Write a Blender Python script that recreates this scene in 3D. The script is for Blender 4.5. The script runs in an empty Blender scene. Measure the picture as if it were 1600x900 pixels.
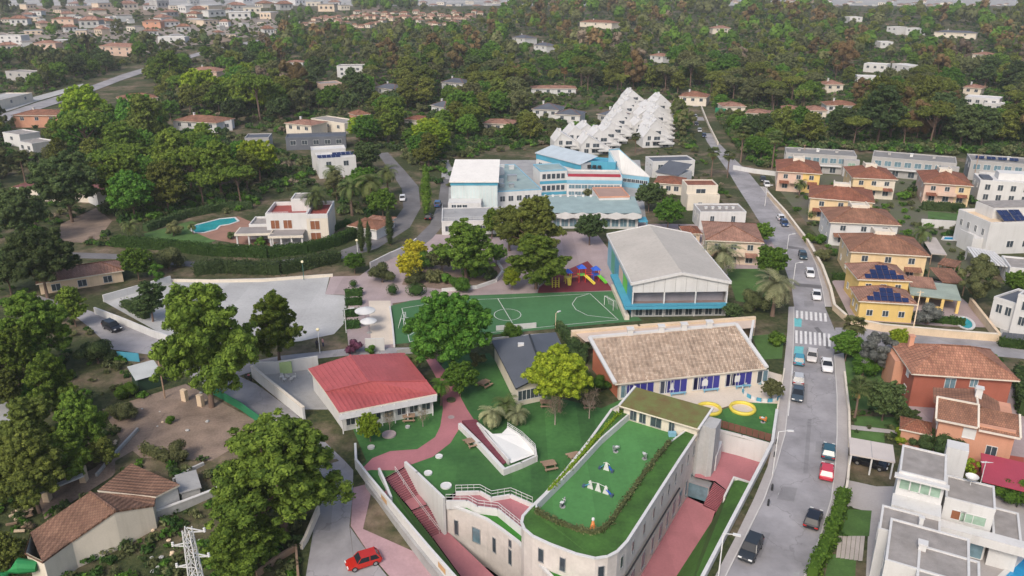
import bpy, math, random
import numpy as np
from mathutils import Vector, Matrix
from mathutils.geometry import tessellate_polygon, delaunay_2d_cdt
SC = bpy.context.scene
COL = SC.collection
RNG = random.Random(7)
PI = math.pi
# ------------------------------------------------------------------ camera
FPX = 1230.0                       # focal length in pixels of a 1600 px wide frame
PITCH = math.radians(21.3)
CAMZ = 60.0
cam_data = bpy.data.cameras.new('camera')
cam_data.sensor_width = 36.0
cam_data.lens = 36.0 * FPX / 1600.0
cam_data.clip_start = 0.5
cam_data.clip_end = 20000.0
cam = bpy.data.objects.new('camera', cam_data)
cam.location = (0, 0, CAMZ)
cam.rotation_euler = (PI / 2 - PITCH, 0, 0)
COL.objects.link(cam)
SC.camera = cam
# ------------------------------------------------------------------ sky, sun, exposure
SUN_EL, SUN_AZ = math.radians(44), math.radians(205)     # azimuth clockwise from +Y (the view direction)
world = bpy.data.worlds.new('World')
SC.world = world
world.use_nodes = True
wn = world.node_tree
bg = wn.nodes['Background']
skyt = wn.nodes.new('ShaderNodeTexSky')
skyt.sky_type = 'NISHITA'
skyt.sun_disc = False
skyt.sun_elevation = SUN_EL
skyt.sun_rotation = SUN_AZ
skyt.air_density = 1.0
skyt.dust_density = 4.0
skyt.ozone_density = 1.0
wn.links.new(skyt.outputs[0], bg.inputs[0])
bg.inputs[1].default_value = 0.15
sun_data = bpy.data.lights.new('sun', 'SUN')
sun_data.energy = 1.5
sun_data.angle = math.radians(14)
sun_data.color = (1.0, 0.93, 0.83)
sun = bpy.data.objects.new('sun', sun_data)
sd = Vector((math.sin(SUN_AZ) * math.cos(SUN_EL), math.cos(SUN_AZ) * math.cos(SUN_EL), math.sin(SUN_EL)))
sun.rotation_euler = (-sd).to_track_quat('-Z', 'Y').to_euler()
sun.location = (0, -50, 200)
COL.objects.link(sun)
SC.view_settings.view_transform = 'Standard'
SC.view_settings.look = 'None'
SC.view_settings.gamma = 1.0
SC.view_settings.exposure = 0.38
SC.view_settings.use_curve_mapping = False
# ------------------------------------------------------------------ terrain function and pixel -> place
def sstep(a, b, x):
 t = min(1.0, max(0.0, (x - a) / (b - a)))
 return t * t * (3 - 2 * t)
def zg(x, y):
 """height of the ground"""
 z = 0.0
 if y < 90 and x < -20.6 + (88.5 - y) * 0.68 + 0.6:
  z -= 3.0 * min(1.25, (90 - y) / 26.0)
 if y > 330:
  z += 26.0 * sstep(330, 1050, y) - 20.0 * sstep(1150, 1900, y)
 return z
CP, SP = math.cos(PITCH), math.sin(PITCH)
def ray(px, py):
 a, b = (px - 800.0) / FPX, -(py - 450.0) / FPX
 return Vector((a, CP + b * SP, -SP + b * CP))
def P(px, py, z=0.0):
 """the point of height z seen at photo pixel (px, py)"""
 d = ray(px, py)
 t = (z - CAMZ) / d.z
 return Vector((d.x * t, d.y * t, z))
def G(px, py, h=0.0):
 """the point h above the ground seen at photo pixel (px, py)"""
 d = ray(px, py)
 z = 0.0
 if d.z > -0.002:
  d = Vector((d.x, d.y, -0.002))
 for _ in range(14):
  t = min((z + h - CAMZ) / d.z, 4000)
  z = 0.5 * z + 0.5 * zg(d.x * t, d.y * t)
 t = min((z + h - CAMZ) / d.z, 4000)
 return Vector((d.x * t, d.y * t, z + h))
def px_per_m(p):
 """photo pixels per metre at world point p"""
 return FPX / (p.y * CP - (p.z - CAMZ) * SP)
# ------------------------------------------------------------------ materials
MATS = {}
def _mat(name):
 m = bpy.data.materials.new(name)
 m.use_nodes = True
 nt = m.node_tree
 return m, nt, nt.nodes['Principled BSDF']
def mat(name, col, rough=0.8, var=0.18, scale=0.35, fine=6.0, bump=0.0, metal=0.0, spec=0.4, hue2=None, stain=0.0):
 """plain paint or mineral surface with broad and fine mottling"""
 if name in MATS:
  return MATS[name]
 m, nt, b = _mat(name)
 N, L = nt.nodes, nt.links
 geo = N.new('ShaderNodeNewGeometry')
 n1 = N.new('ShaderNodeTexNoise'); n1.inputs['Scale'].default_value = scale; n1.inputs['Detail'].default_value = 5
 n2 = N.new('ShaderNodeTexNoise'); n2.inputs['Scale'].default_value = fine; n2.inputs['Detail'].default_value = 3
 L.new(geo.outputs['Position'], n1.inputs['Vector']); L.new(geo.outputs['Position'], n2.inputs['Vector'])
 ad = N.new('ShaderNodeMath'); ad.operation = 'MULTIPLY_ADD'
 L.new(n2.outputs[0], ad.inputs[0]); ad.inputs[1].default_value = 0.5
 L.new(n1.outputs[0], ad.inputs[2])
 mr = N.new('ShaderNodeMapRange')
 mr.inputs['From Min'].default_value = 0.5; mr.inputs['From Max'].default_value = 1.0
 L.new(ad.outputs[0], mr.inputs['Value'])
 mx = N.new('ShaderNodeMix'); mx.data_type = 'RGBA'
 c2 = hue2 if hue2 else tuple(min(1, c * (1 + var)) for c in col)
 c1 = tuple(c * (1 - var) for c in col)
 mx.inputs[6].default_value = (*c1, 1); mx.inputs[7].default_value = (*c2, 1)
 L.new(mr.outputs[0], mx.inputs[0])
 out = mx.outputs[2]
 if stain > 0:
  mp = N.new('ShaderNodeMapping'); mp.inputs['Scale'].default_value = (1.3, 1.3, 0.12)
  L.new(geo.outputs['Position'], mp.inputs['Vector'])
  n3 = N.new('ShaderNodeTexNoise'); n3.inputs['Scale'].default_value = 1.1; n3.inputs['Detail'].default_value = 5
  L.new(mp.outputs[0], n3.inputs['Vector'])
  r3 = N.new('ShaderNodeMapRange'); r3.inputs['From Min'].default_value = 0.52; r3.inputs['From Max'].default_value = 0.75
  r3.inputs['To Max'].default_value = stain
  L.new(n3.outputs[0], r3.inputs['Value'])
  m3 = N.new('ShaderNodeMix'); m3.data_type = 'RGBA'
  m3.inputs[7].default_value = (col[0] * .5, col[1] * .47, col[2] * .42, 1)
  L.new(r3.outputs[0], m3.inputs[0]); L.new(out, m3.inputs[6])
  out = m3.outputs[2]
 L.new(out, b.inputs['Base Color'])
 b.inputs['Roughness'].default_value = rough
 b.inputs['Metallic'].default_value = metal
 b.inputs['Specular IOR Level'].default_value = spec
 if bump > 0:
  bp = N.new('ShaderNodeBump'); bp.inputs['Strength'].default_value = bump; bp.inputs['Distance'].default_value = 0.1
  L.new(n2.outputs[0], bp.inputs['Height']); L.new(bp.outputs[0], b.inputs['Normal'])
 MATS[name] = m
 return m
def worn(m, angle, width, amt):
 """turf laid in rolls: each strip a slightly different tone, with trodden patches"""
 nt = m.node_tree; N, L = nt.nodes, nt.links; b = N['Principled BSDF']
 src = b.inputs['Base Color'].links[0].from_socket
 geo = N.new('ShaderNodeNewGeometry')
 mp = N.new('ShaderNodeMapping'); mp.inputs['Rotation'].default_value = (0, 0, angle); mp.inputs['Scale'].default_value = (1 / width, 0, 0)
 L.new(geo.outputs['Position'], mp.inputs['Vector'])
 wn_ = N.new('ShaderNodeTexWhiteNoise'); wn_.noise_dimensions = '1D'
 sx = N.new('ShaderNodeSeparateXYZ'); L.new(mp.outputs[0], sx.inputs[0])
 fl = N.new('ShaderNodeMath'); fl.operation = 'FLOOR'; L.new(sx.outputs[0], fl.inputs[0]); L.new(fl.outputs[0], wn_.inputs['W'])
 n = N.new('ShaderNodeTexNoise'); n.inputs['Scale'].default_value = .22; n.inputs['Detail'].default_value = 7; n.inputs['Roughness'].default_value = .7
 L.new(geo.outputs['Position'], n.inputs['Vector'])
 ad = N.new('ShaderNodeMath'); ad.operation = 'MULTIPLY_ADD'; ad.inputs[1].default_value = 1.6; L.new(n.outputs[0], ad.inputs[0]); L.new(wn_.outputs[0], ad.inputs[2])
 mr = N.new('ShaderNodeMapRange'); mr.inputs['From Min'].default_value = .4; mr.inputs['From Max'].default_value = 2.2; mr.inputs['To Min'].default_value = 1 - amt; mr.inputs['To Max'].default_value = 1 + amt
 L.new(ad.outputs[0], mr.inputs['Value'])
 hs = N.new('ShaderNodeHueSaturation'); L.new(src, hs.inputs['Color']); L.new(mr.outputs[0], hs.inputs['Value']); L.new(hs.outputs[0], b.inputs['Base Color'])
 return m
def tile_mat(name, ca, cb, period=0.3, dark=0.45):
 """clay roof tiles: rows that follow the slope, each tile with its own tone"""
 if name in MATS:
  return MATS[name]
 m, nt, b = _mat(name)
 N, L = nt.nodes, nt.links
 tc = N.new('ShaderNodeTexCoord')
 sp = N.new('ShaderNodeSeparateXYZ'); L.new(tc.outputs['Object'], sp.inputs[0])
 sn = N.new('ShaderNodeSeparateXYZ'); L.new(tc.outputs['Normal'], sn.inputs[0])
 ax = N.new('ShaderNodeMath'); ax.operation = 'ABSOLUTE'; L.new(sn.outputs[0], ax.inputs[0])
 ay = N.new('ShaderNodeMath'); ay.operation = 'ABSOLUTE'; L.new(sn.outputs[1], ay.inputs[0])
 gt = N.new('ShaderNodeMath'); gt.operation = 'GREATER_THAN'; L.new(ax.outputs[0], gt.inputs[0]); L.new(ay.outputs[0], gt.inputs[1])
 u = N.new('ShaderNodeMix'); L.new(gt.outputs[0], u.inputs[0]); L.new(sp.outputs[0], u.inputs[2]); L.new(sp.outputs[1], u.inputs[3])
 v = N.new('ShaderNodeMix'); L.new(gt.outputs[0], v.inputs[0]); L.new(sp.outputs[1], v.inputs[2]); L.new(sp.outputs[0], v.inputs[3])
 cb_ = N.new('ShaderNodeCombineXYZ'); L.new(u.outputs[0], cb_.inputs[0]); L.new(v.outputs[0], cb_.inputs[1])
 br = N.new('ShaderNodeTexBrick')
 br.offset = 0.5
 br.inputs['Scale'].default_value = 1.0
 br.inputs['Brick Width'].default_value = period
 br.inputs['Row Height'].default_value = period * 1.25
 br.inputs['Mortar Size'].default_value = period * 0.13
 br.inputs['Mortar Smooth'].default_value = 0.6
 br.inputs['Bias'].default_value = 0.0
 br.inputs['Color1'].default_value = (*ca, 1); br.inputs['Color2'].default_value = (*cb, 1)
 br.inputs['Mortar'].default_value = (*[c * dark for c in ca], 1)
 L.new(cb_.outputs[0], br.inputs['Vector'])
 n1 = N.new('ShaderNodeTexNoise'); n1.inputs['Scale'].default_value = 0.5; n1.inputs['Detail'].default_value = 6
 L.new(tc.outputs['Object'], n1.inputs['Vector'])
 mr = N.new('ShaderNodeMapRange'); mr.inputs['From Min'].default_value = 0.3; mr.inputs['From Max'].default_value = 0.7
 mr.inputs['To Min'].default_value = 0.72; mr.inputs['To Max'].default_value = 1.22
 L.new(n1.outputs[0], mr.inputs['Value'])
 mu = N.new('ShaderNodeMix'); mu.data_type = 'RGBA'; mu.blend_type = 'MULTIPLY'; mu.inputs[0].default_value = 1
 cc = N.new('ShaderNodeCombineXYZ')
 for i in range(3): L.new(mr.outputs[0], cc.inputs[i])
 L.new(br.outputs[0], mu.inputs[6]); L.new(cc.outputs[0], mu.inputs[7])
 L.new(mu.outputs[2], b.inputs['Base Color'])
 b.inputs['Roughness'].default_value = 0.85
 b.inputs['Specular IOR Level'].default_value = 0.25
 wv = N.new('ShaderNodeMath'); wv.operation = 'MULTIPLY'; wv.inputs[1].default_value = PI / period
 L.new(u.outputs[0], wv.inputs[0])
 si = N.new('ShaderNodeMath'); si.operation = 'SINE'; L.new(wv.outputs[0], si.inputs[0])
 bp = N.new('ShaderNodeBump'); bp.inputs['Strength'].default_value = 0.5; bp.inputs['Distance'].default_value = 0.08
 L.new(si.outputs[0], bp.inputs['Height']); L.new(bp.outputs[0], b.inputs['Normal'])
 MATS[name] = m
 return m
def leaf_mat(name, ca, cb, trans=0.3, cc=None):
 """foliage: tone from the clump (attribute tint) and from the tree"""
 if name in MATS:
  return MATS[name]
 m, nt, b = _mat(name)
 N, L = nt.nodes, nt.links
 at = N.new('ShaderNodeAttribute'); at.attribute_name = 'tint'
 oi = N.new('ShaderNodeObjectInfo')
 mx = N.new('ShaderNodeMix'); mx.data_type = 'RGBA'
 mx.inputs[6].default_value = (*[c * 1.1 for c in ca], 1); mx.inputs[7].default_value = (*[c * 1.3 for c in cb], 1)
 L.new(at.outputs['Fac'], mx.inputs[0])
 mr = N.new('ShaderNodeMapRange'); mr.inputs['To Min'].default_value = 0.75; mr.inputs['To Max'].default_value = 1.25
 L.new(oi.outputs['Random'], mr.inputs['Value'])
 hs = N.new('ShaderNodeHueSaturation')
 m2 = N.new('ShaderNodeMapRange'); m2.inputs['To Min'].default_value = 0.485; m2.inputs['To Max'].default_value = 0.512
 sc = N.new('ShaderNodeMath'); sc.operation = 'MULTIPLY'; sc.inputs[1].default_value = 7.31
 fr = N.new('ShaderNodeMath'); fr.operation = 'FRACT'
 L.new(oi.outputs['Random'], sc.inputs[0]); L.new(sc.outputs[0], fr.inputs[0]); L.new(fr.outputs[0], m2.inputs['Value'])
 L.new(m2.outputs[0], hs.inputs['Hue']); L.new(mr.outputs[0], hs.inputs['Value'])
 L.new(mx.outputs[2], hs.inputs['Color'])
 L.new(hs.outputs[0], b.inputs['Base Color'])
 b.inputs['Roughness'].default_value = 0.8
 b.inputs['Specular IOR Level'].default_value = 0.1
 tr = N.new('ShaderNodeBsdfTranslucent'); L.new(hs.outputs[0], tr.inputs[0])
 ms = N.new('ShaderNodeMixShader'); ms.inputs[0].default_value = trans
 L.new(b.outputs[0], ms.inputs[1]); L.new(tr.outputs[0], ms.inputs[2])
 L.new(ms.outputs[0], N['Material Output'].inputs[0])
 MATS[name] = m
 return m
def glass_mat(name, col, rough=0.08):
 return mat(name, col, rough=rough, var=0.25, scale=0.9, fine=2.0, spec=0.6)
# ------------------------------------------------------------------ objects
def mat_of(o):
 M = Matrix.LocRotScale(o.location, o.rotation_euler, o.scale)
 return (mat_of(o.parent) @ M) if o.parent else M
def tag(o, label=None, cat=None, group=None, kind=None):
 if label: o['label'] = label
 if cat: o['category'] = cat
 if group: o['group'] = group
 if kind: o['kind'] = kind
 return o
def thing(name, label, cat, loc=(0, 0, 0), rz=0.0, group=None):
 o = bpy.data.objects.new(name, None)
 o.empty_display_size = 0.5
 o.location = loc
 o.rotation_euler = (0, 0, rz)
 COL.objects.link(o)
 return tag(o, label, cat, group)
def link_mesh(name, me, parent=None, loc=None, rz=0.0):
 o = bpy.data.objects.new(name, me)
 COL.objects.link(o)
 if parent: o.parent = parent
 if loc is not None: o.location = loc
 o.rotation_euler = (0, 0, rz)
 return o
class MB:
 def __init__(s):
  s.v, s.f, s.m = [], [], []
 def poly(s, pts, m=0):
  k = len(s.v); s.v += [tuple(p) for p in pts]; s.f.append(tuple(range(k, k + len(pts)))); s.m.append(m)
  return s
 def sheet(s, loops, m=0):
  """triangulated polygon (first loop) with holes (others); upward facing"""
  fl = [p for lp in loops for p in lp]
  k = len(s.v); s.v += [tuple(p) for p in fl]
  for t in tessellate_polygon([[Vector(p) for p in lp] for lp in loops]):
   a, b, c = (Vector(fl[i]) for i in t)
   if (b - a).cross(c - a).z < 0: t = (t[0], t[2], t[1])
   s.f.append(tuple(k + i for i in t)); s.m.append(m)
  return s
 def box(s, x0, x1, y0, y1, z0, z1, m=0):
  c = [(x0, y0, z0), (x1, y0, z0), (x1, y1, z0), (x0, y1, z0), (x0, y0, z1), (x1, y0, z1), (x1, y1, z1), (x0, y1, z1)]
  k = len(s.v); s.v += c
  for q in ((3, 2, 1, 0), (4, 5, 6, 7), (0, 1, 5, 4), (1, 2, 6, 5), (2, 3, 7, 6), (3, 0, 4, 7)):
   s.f.append(tuple(k + i for i in q)); s.m.append(m)
  return s
 def bar(s, a, b, w, h, m=0, up=(0, 0, 1)):
  """box beam from a to b, w wide, h high, centred"""
  a, b = Vector(a), Vector(b)
  d = (b - a).normalized(); u = Vector(up)
  if abs(d.dot(u)) > 0.98: u = Vector((0, 1, 0))
  r = d.cross(u).normalized(); u = r.cross(d).normalized()
  k = len(s.v)
  for p in (a, b):
   for sx, sz in ((-1, -1), (1, -1), (1, 1), (-1, 1)):
    s.v.append(tuple(p + r * (sx * w / 2) + u * (sz * h / 2)))
  for q in ((0, 1, 2, 3), (7, 6, 5, 4), (0, 4, 5, 1), (1, 5, 6, 2), (2, 6, 7, 3), (3, 7, 4, 0)):
   s.f.append(tuple(k + i for i in q)); s.m.append(m)
  return s
 def prism(s, pts, z0, z1, m=0, mtop=None, bottom=False):
  """vertical walls round a 2-D outline with a top"""
  pts = [Vector((p[0], p[1], 0)) for p in pts]
  ar = sum(pts[i].x * pts[(i + 1) % len(pts)].y - pts[(i + 1) % len(pts)].x * pts[i].y for i in range(len(pts)))
  if ar < 0: pts.reverse()
  zt = z1 if callable(z1) else (lambda p: z1)
  n = len(pts)
  for i in range(n):
   a, b = pts[i], pts[(i + 1) % n]
   s.poly([(a.x, a.y, z0), (b.x, b.y, z0), (b.x, b.y, zt(b)), (a.x, a.y, zt(a))], m)
  s.sheet([[(p.x, p.y, zt(p)) for p in pts]], m if mtop is None else mtop)
  return s
 def tube(s, pts, rad, n=8, m=0, cap=True):
  k0 = None
  pts = [Vector(p) for p in pts]
  if not isinstance(rad, (list, tuple)): rad = [rad] * len(pts)
  for i, p in enumerate(pts):
   d = (pts[min(i + 1, len(pts) - 1)] - pts[max(i - 1, 0)]).normalized()
   u = Vector((1, 0, 0)) if abs(d.x) < 0.9 else Vector((0, 1, 0))
   r = d.cross(u).normalized(); u = r.cross(d)
   k = len(s.v)
   for j in range(n):
    a = 2 * PI * j / n
    s.v.append(tuple(p + (r * math.cos(a) + u * math.sin(a)) * rad[i]))
   if k0 is not None:
    for j in range(n):
     s.f.append((k0 + j, k0 + (j + 1) % n, k + (j + 1) % n, k + j)); s.m.append(m)
   k0 = k
  if cap:
   s.f.append(tuple(k0 + j for j in range(n))); s.m.append(m)
  return s
 def lathe(s, prof, n=16, c=(0, 0, 0), m=0):
  k0 = None
  for r, z in prof:
   k = len(s.v)
   for j in range(n):
    a = 2 * PI * j / n
    s.v.append((c[0] + r * math.cos(a), c[1] + r * math.sin(a), c[2] + z))
   if k0 is not None:
    for j in range(n):
     s.f.append((k0 + j, k0 + (j + 1) % n, k + (j + 1) % n, k + j)); s.m.append(m)
   k0 = k
  return s
 def mesh(s, name, mats, inv=None, smooth=False):
  me = bpy.data.meshes.new(name)
  vs = s.v if inv is None else [tuple(inv @ Vector(p)) for p in s.v]
  me.from_pydata(vs, [], s.f)
  if not isinstance(mats, (list, tuple)): mats = [mats]
  for mm in mats: me.materials.append(mm)
  me.polygons.foreach_set('material_index', s.m)
  if smooth: me.polygons.foreach_set('use_smooth', [True] * len(s.f))
  me.update()
  return me
 def build(s, name, mats, parent=None, world=False, smooth=False):
  """world=True: points are world points, brought into the parent's frame"""
  inv = mat_of(parent).inverted() if (parent and world) else None
  return link_mesh(name, s.mesh(name, mats, inv, smooth), parent)
def structure(name, mb, mats, label=None):
 o = mb.build(name, mats)
 o['kind'] = 'structure'
 if label: o['label'] = label
 return o
def gp(pts, off):
 """pixels -> points lying off above the ground"""
 out = []
 for p in pts:
  q = G(p[0], p[1]); out.append(Vector((q.x, q.y, q.z + off)))
 return out
FOOT, SHEETS = [], []
def sheet_px(name, pts, off, m, label=None, z=None):
 mb = MB()
 SHEETS.append([Vector((q.x, q.y)) for q in gp(pts, 0)])
 if z is None and any(abs(zg(q.x, q.y)) > .5 for q in gp(pts, 0)):
  flow_sheet(mb, [Vector((q.x, q.y)) for q in gp(pts, 0)], off)
 else:
  mb.sheet([[P(x, y, z) for x, y in pts] if z is not None else gp(pts, off)])
 return structure(name, mb, m, label)
def flow_sheet(mb, poly, off, step=None):
 """polygon cut fine enough to follow the ground"""
 xs, ys = [p.x for p in poly], [p.y for p in poly]
 step = step or max(2.0, (max(xs) - min(xs)) / 26)
 pts = list(poly); n = len(poly)
 e = [(i, (i + 1) % n) for i in range(n)]
 y = math.floor(min(ys) / step) * step
 rows = [90.0] if min(ys) < 90 < max(ys) else []
 while y < max(ys): rows.append(y); y += step
 for y in rows:
  x = min(xs) + .017
  while x < max(xs):
   if inside((x, y), poly): pts.append(Vector((x, y)))
   x += step
 r = delaunay_2d_cdt(pts, e, [], 0, 1e-4)
 k = len(mb.v)
 mb.v += [(v.x, v.y, zg(v.x, v.y) + max(off, .05)) for v in r[0]]
 for f in r[2]:
  c = (sum(r[0][i].x for i in f) / 3, sum(r[0][i].y for i in f) / 3)
  if inside(c, poly): mb.f.append(tuple(k + i for i in f)); mb.m.append(0)
def inside(p, poly):
 c = False; j = len(poly) - 1
 for i in range(len(poly)):
  a, b = poly[i], poly[j]
  if (a.y > p[1]) != (b.y > p[1]) and p[0] < (b.x - a.x) * (p[1] - a.y) / (b.y - a.y) + a.x: c = not c
  j = i
 return c
def strip_px(name, L_, R_, off, m, sub=6, label=None):
 """road strip between two pixel polylines, subdivided so that it follows the ground"""
 mb = MB()
 def dense(pl):
  w = [G(*p) for p in pl]; out = []
  for i in range(len(w) - 1):
   for k in range(sub): out.append(w[i].lerp(w[i + 1], k / sub))
  out.append(w[-1]); return out
 a, b = dense(L_), dense(R_)
 SHEETS.append([Vector((q.x, q.y)) for q in a + b[::-1]])
 for i in range(len(a) - 1):
  q = [a[i], b[i], b[i + 1], a[i + 1]]
  q = [(p.x, p.y, zg(p.x, p.y) + off) for p in q]
  n = (Vector(q[1]) - Vector(q[0])).cross(Vector(q[2]) - Vector(q[0]))
  mb.poly(q if n.z > 0 else q[::-1])
 return structure(name, mb, m, label)
def wall_line(mb, pts, thick, m=0, z0=None, mtop=None):
 """wall along world points whose z is the top; base at z0 or the ground"""
 for i in range(len(pts) - 1):
  a, b = Vector(pts[i]), Vector(pts[i + 1])
  d = Vector((b.x - a.x, b.y - a.y, 0)).normalized(); r = Vector((-d.y, d.x, 0)) * thick / 2
  za = z0(a) if callable(z0) else (zg(a.x, a.y) - 0.1 if z0 is None else z0)
  zb = z0(b) if callable(z0) else (zg(b.x, b.y) - 0.1 if z0 is None else z0)
  e = d * thick * 0.45
  a2 = a - (e if i else e * 0); b2 = b + e * 0
  A, B, C, D = a2 - r, b2 - r, b2 + r, a2 + r
  bl = [(A.x, A.y, za), (B.x, B.y, zb), (C.x, C.y, zb), (D.x, D.y, za)]
  tl = [(A.x, A.y, a.z), (B.x, B.y, b.z), (C.x, C.y, b.z), (D.x, D.y, a.z)]
  for j in range(4):
   k = (j + 1) % 4
   mb.poly([bl[j], bl[k], tl[k], tl[j]], m)
  mb.poly(tl, m if mtop is None else mtop)
 return mb
# ------------------------------------------------------------------ palette
WHITE = mat('white_plaster', (0.56, 0.555, 0.545), 0.75, 0.06, stain=0.22)
CREAM = mat('cream_plaster', (0.62, 0.56, 0.47), 0.8, 0.08, stain=0.25)
BEIGE = mat('beige_plaster', (0.60, 0.49, 0.38), 0.8, 0.1, stain=0.25)
YELLOW = mat('yellow_plaster', (0.66, 0.47, 0.17), 0.8, 0.08, stain=0.2)
OCHRE = mat('ochre_plaster', (0.64, 0.49, 0.29), 0.8, 0.08, stain=0.2)
SALMON = mat('salmon_plaster', (0.58, 0.42, 0.335), 0.8, 0.08, stain=0.2)
ORANGE = mat('orange_plaster', (0.52, 0.265, 0.175), 0.8, 0.1, stain=0.2)
BRICK = mat('red_brick_render', (0.33, 0.105, 0.07), 0.85, 0.14, stain=0.15)
STONE = mat('pale_pink_stone', (0.56, 0.515, 0.48), 0.85, 0.12, scale=0.6, fine=3, stain=0.2)
SAND = mat('sandstone_wall', (0.60, 0.47, 0.33), 0.9, 0.15, stain=0.2)
CONC = mat('pale_concrete', (0.375, 0.375, 0.37), 0.9, 0.15, scale=0.12, fine=2.5, stain=0.2)
GREYC = mat('grey_concrete', (0.30, 0.30, 0.30), 0.9, 0.15, stain=0.25)
GRAVEL = mat('grey_gravel_roof', (0.27, 0.25, 0.235), 0.95, 0.22, scale=0.8, fine=14, bump=0.4)
SLATE = mat('slate_grey_roof', (0.085, 0.095, 0.115), 0.7, 0.15, scale=0.3)
DARKM = mat('dark_metal', (0.035, 0.037, 0.04), 0.5, 0.1, metal=0.3)
STEEL = mat('galvanised_steel', (0.45, 0.46, 0.47), 0.45, 0.1, metal=0.6)
WOODM = mat('weathered_wood', (0.28, 0.19, 0.13), 0.9, 0.2)
BROWN = mat('brown_timber', (0.13, 0.06, 0.04), 0.85, 0.2)
REDROOF = mat('red_sheet_roof', (0.36, 0.085, 0.088), 0.6, 0.16, scale=0.25, fine=3, stain=.25)
CRIMSON = mat('crimson_canopy', (0.36, 0.05, 0.08), 0.6, 0.1)
TEAL = mat('turquoise_paint', (0.07, 0.30, 0.42), 0.6, 0.1, stain=0.15)
SKYB = mat('light_blue_paint', (0.20, 0.40, 0.52), 0.6, 0.1, stain=0.15)
NAVY = mat('navy_panel', (0.035, 0.035, 0.22), 0.5, 0.15)
YELP = mat('yellow_plastic', (0.62, 0.50, 0.07), 0.45, 0.08)
REDP = mat('red_plastic', (0.55, 0.04, 0.03), 0.45, 0.08)
BLUP = mat('blue_plastic', (0.03, 0.10, 0.50), 0.45, 0.08)
GRNP = mat('green_plastic', (0.15, 0.50, 0.05), 0.45, 0.08)
ORGP = mat('orange_plastic', (0.60, 0.20, 0.05), 0.5, 0.08)
GLASS = glass_mat('dark_window_glass', (0.05, 0.065, 0.08))
GLASSB = glass_mat('blue_window_glass', (0.13, 0.21, 0.25))
GLASSG = glass_mat('green_window_glass', (0.25, 0.36, 0.28))
SHUT = mat('white_shutter', (0.58, 0.58, 0.57), 0.6, 0.05)
SHUTB = mat('brown_shutter', (0.22, 0.085, 0.04), 0.7, 0.15)
T_TERRA = tile_mat('terracotta_tiles', (0.29, 0.115, 0.07), (0.205, 0.085, 0.055))
T_BROWN = tile_mat('brown_tiles', (0.30, 0.15, 0.095), (0.21, 0.11, 0.075))
T_PINK = tile_mat('faded_pink_tiles', (0.36, 0.20, 0.145), (0.27, 0.15, 0.11))
T_ORNG = tile_mat('orange_tiles', (0.30, 0.145, 0.09), (0.21, 0.10, 0.065))
T_ROSE = tile_mat('rosy_tiles', (0.40, 0.20, 0.13), (0.27, 0.125, 0.085), period=.36, dark=.45)
T_CLAY = tile_mat('mottled_clay_tiles', (0.58, 0.445, 0.335), (0.34, 0.24, 0.17), period=0.36, dark=0.3)
LAWN = mat('artificial_turf', (0.034, 0.122, 0.030), 0.9, 0.3, scale=0.14, fine=1.6, hue2=(0.056, 0.165, 0.040))
LAWNB = mat('bright_turf', (0.050, 0.130, 0.020), 0.9, 0.3, scale=0.2, fine=2)
GRASS = mat('meadow_grass', (0.060, 0.125, 0.030), 0.95, 0.3, scale=0.4, fine=4, bump=0.4)
PITCHG = mat('pitch_turf', (0.050, 0.145, 0.055), 0.9, 0.14, scale=0.1, fine=1.2)
RUBBER = mat('maroon_rubber', (0.16, 0.025, 0.035), 0.85, 0.12)
PINKP = mat('pink_print_paving', (0.37, 0.145, 0.16), 0.85, 0.14, scale=0.25, fine=3, stain=0.0)
PINKG = mat('faded_pink_paving', (0.33, 0.265, 0.265), 0.9, 0.14, scale=0.2, fine=2.5)
MAROON = mat('maroon_step', (0.15, 0.038, 0.055), 0.85, 0.15)
PAINTW = mat('white_road_paint', (0.62, 0.61, 0.60), 0.8, 0.15, scale=1.5, fine=9)
PAINTT = mat('teal_road_paint', (0.13, 0.42, 0.44), 0.8, 0.15, scale=1.2, fine=8)
WATER = mat('pool_water', (0.03, 0.30, 0.33), 0.05, 0.15, scale=0.5, fine=2, spec=0.6)
WATERB = mat('bright_pool_water', (0.02, 0.25, 0.48), 0.05, 0.15, scale=0.5, fine=2, spec=0.6)
SEDUM = mat('sedum_roof', (0.19, 0.125, 0.05), 0.95, 0.3, scale=0.7, fine=5, hue2=(0.13, 0.17, 0.05), bump=0.5)
SANDY = mat('sandy_yard', (0.56, 0.49, 0.41), 0.95, 0.12, scale=0.2, fine=3)
SIDEW = mat('pavement_slabs', (0.36, 0.335, 0.325), 0.9, 0.12, scale=0.2, fine=3.5)
KERB = mat('kerb_stone', (0.50, 0.48, 0.46), 0.9, 0.1)
worn(LAWN, .6, 2.0, .28); worn(PITCHG, 1.5, 4.0, .2); worn(LAWNB, .5, 2.0, .25); worn(PINKP, .7, 3.0, .16); worn(PINKG, .2, 3.0, .16); worn(CONC, .1, 5.0, .12)
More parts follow.
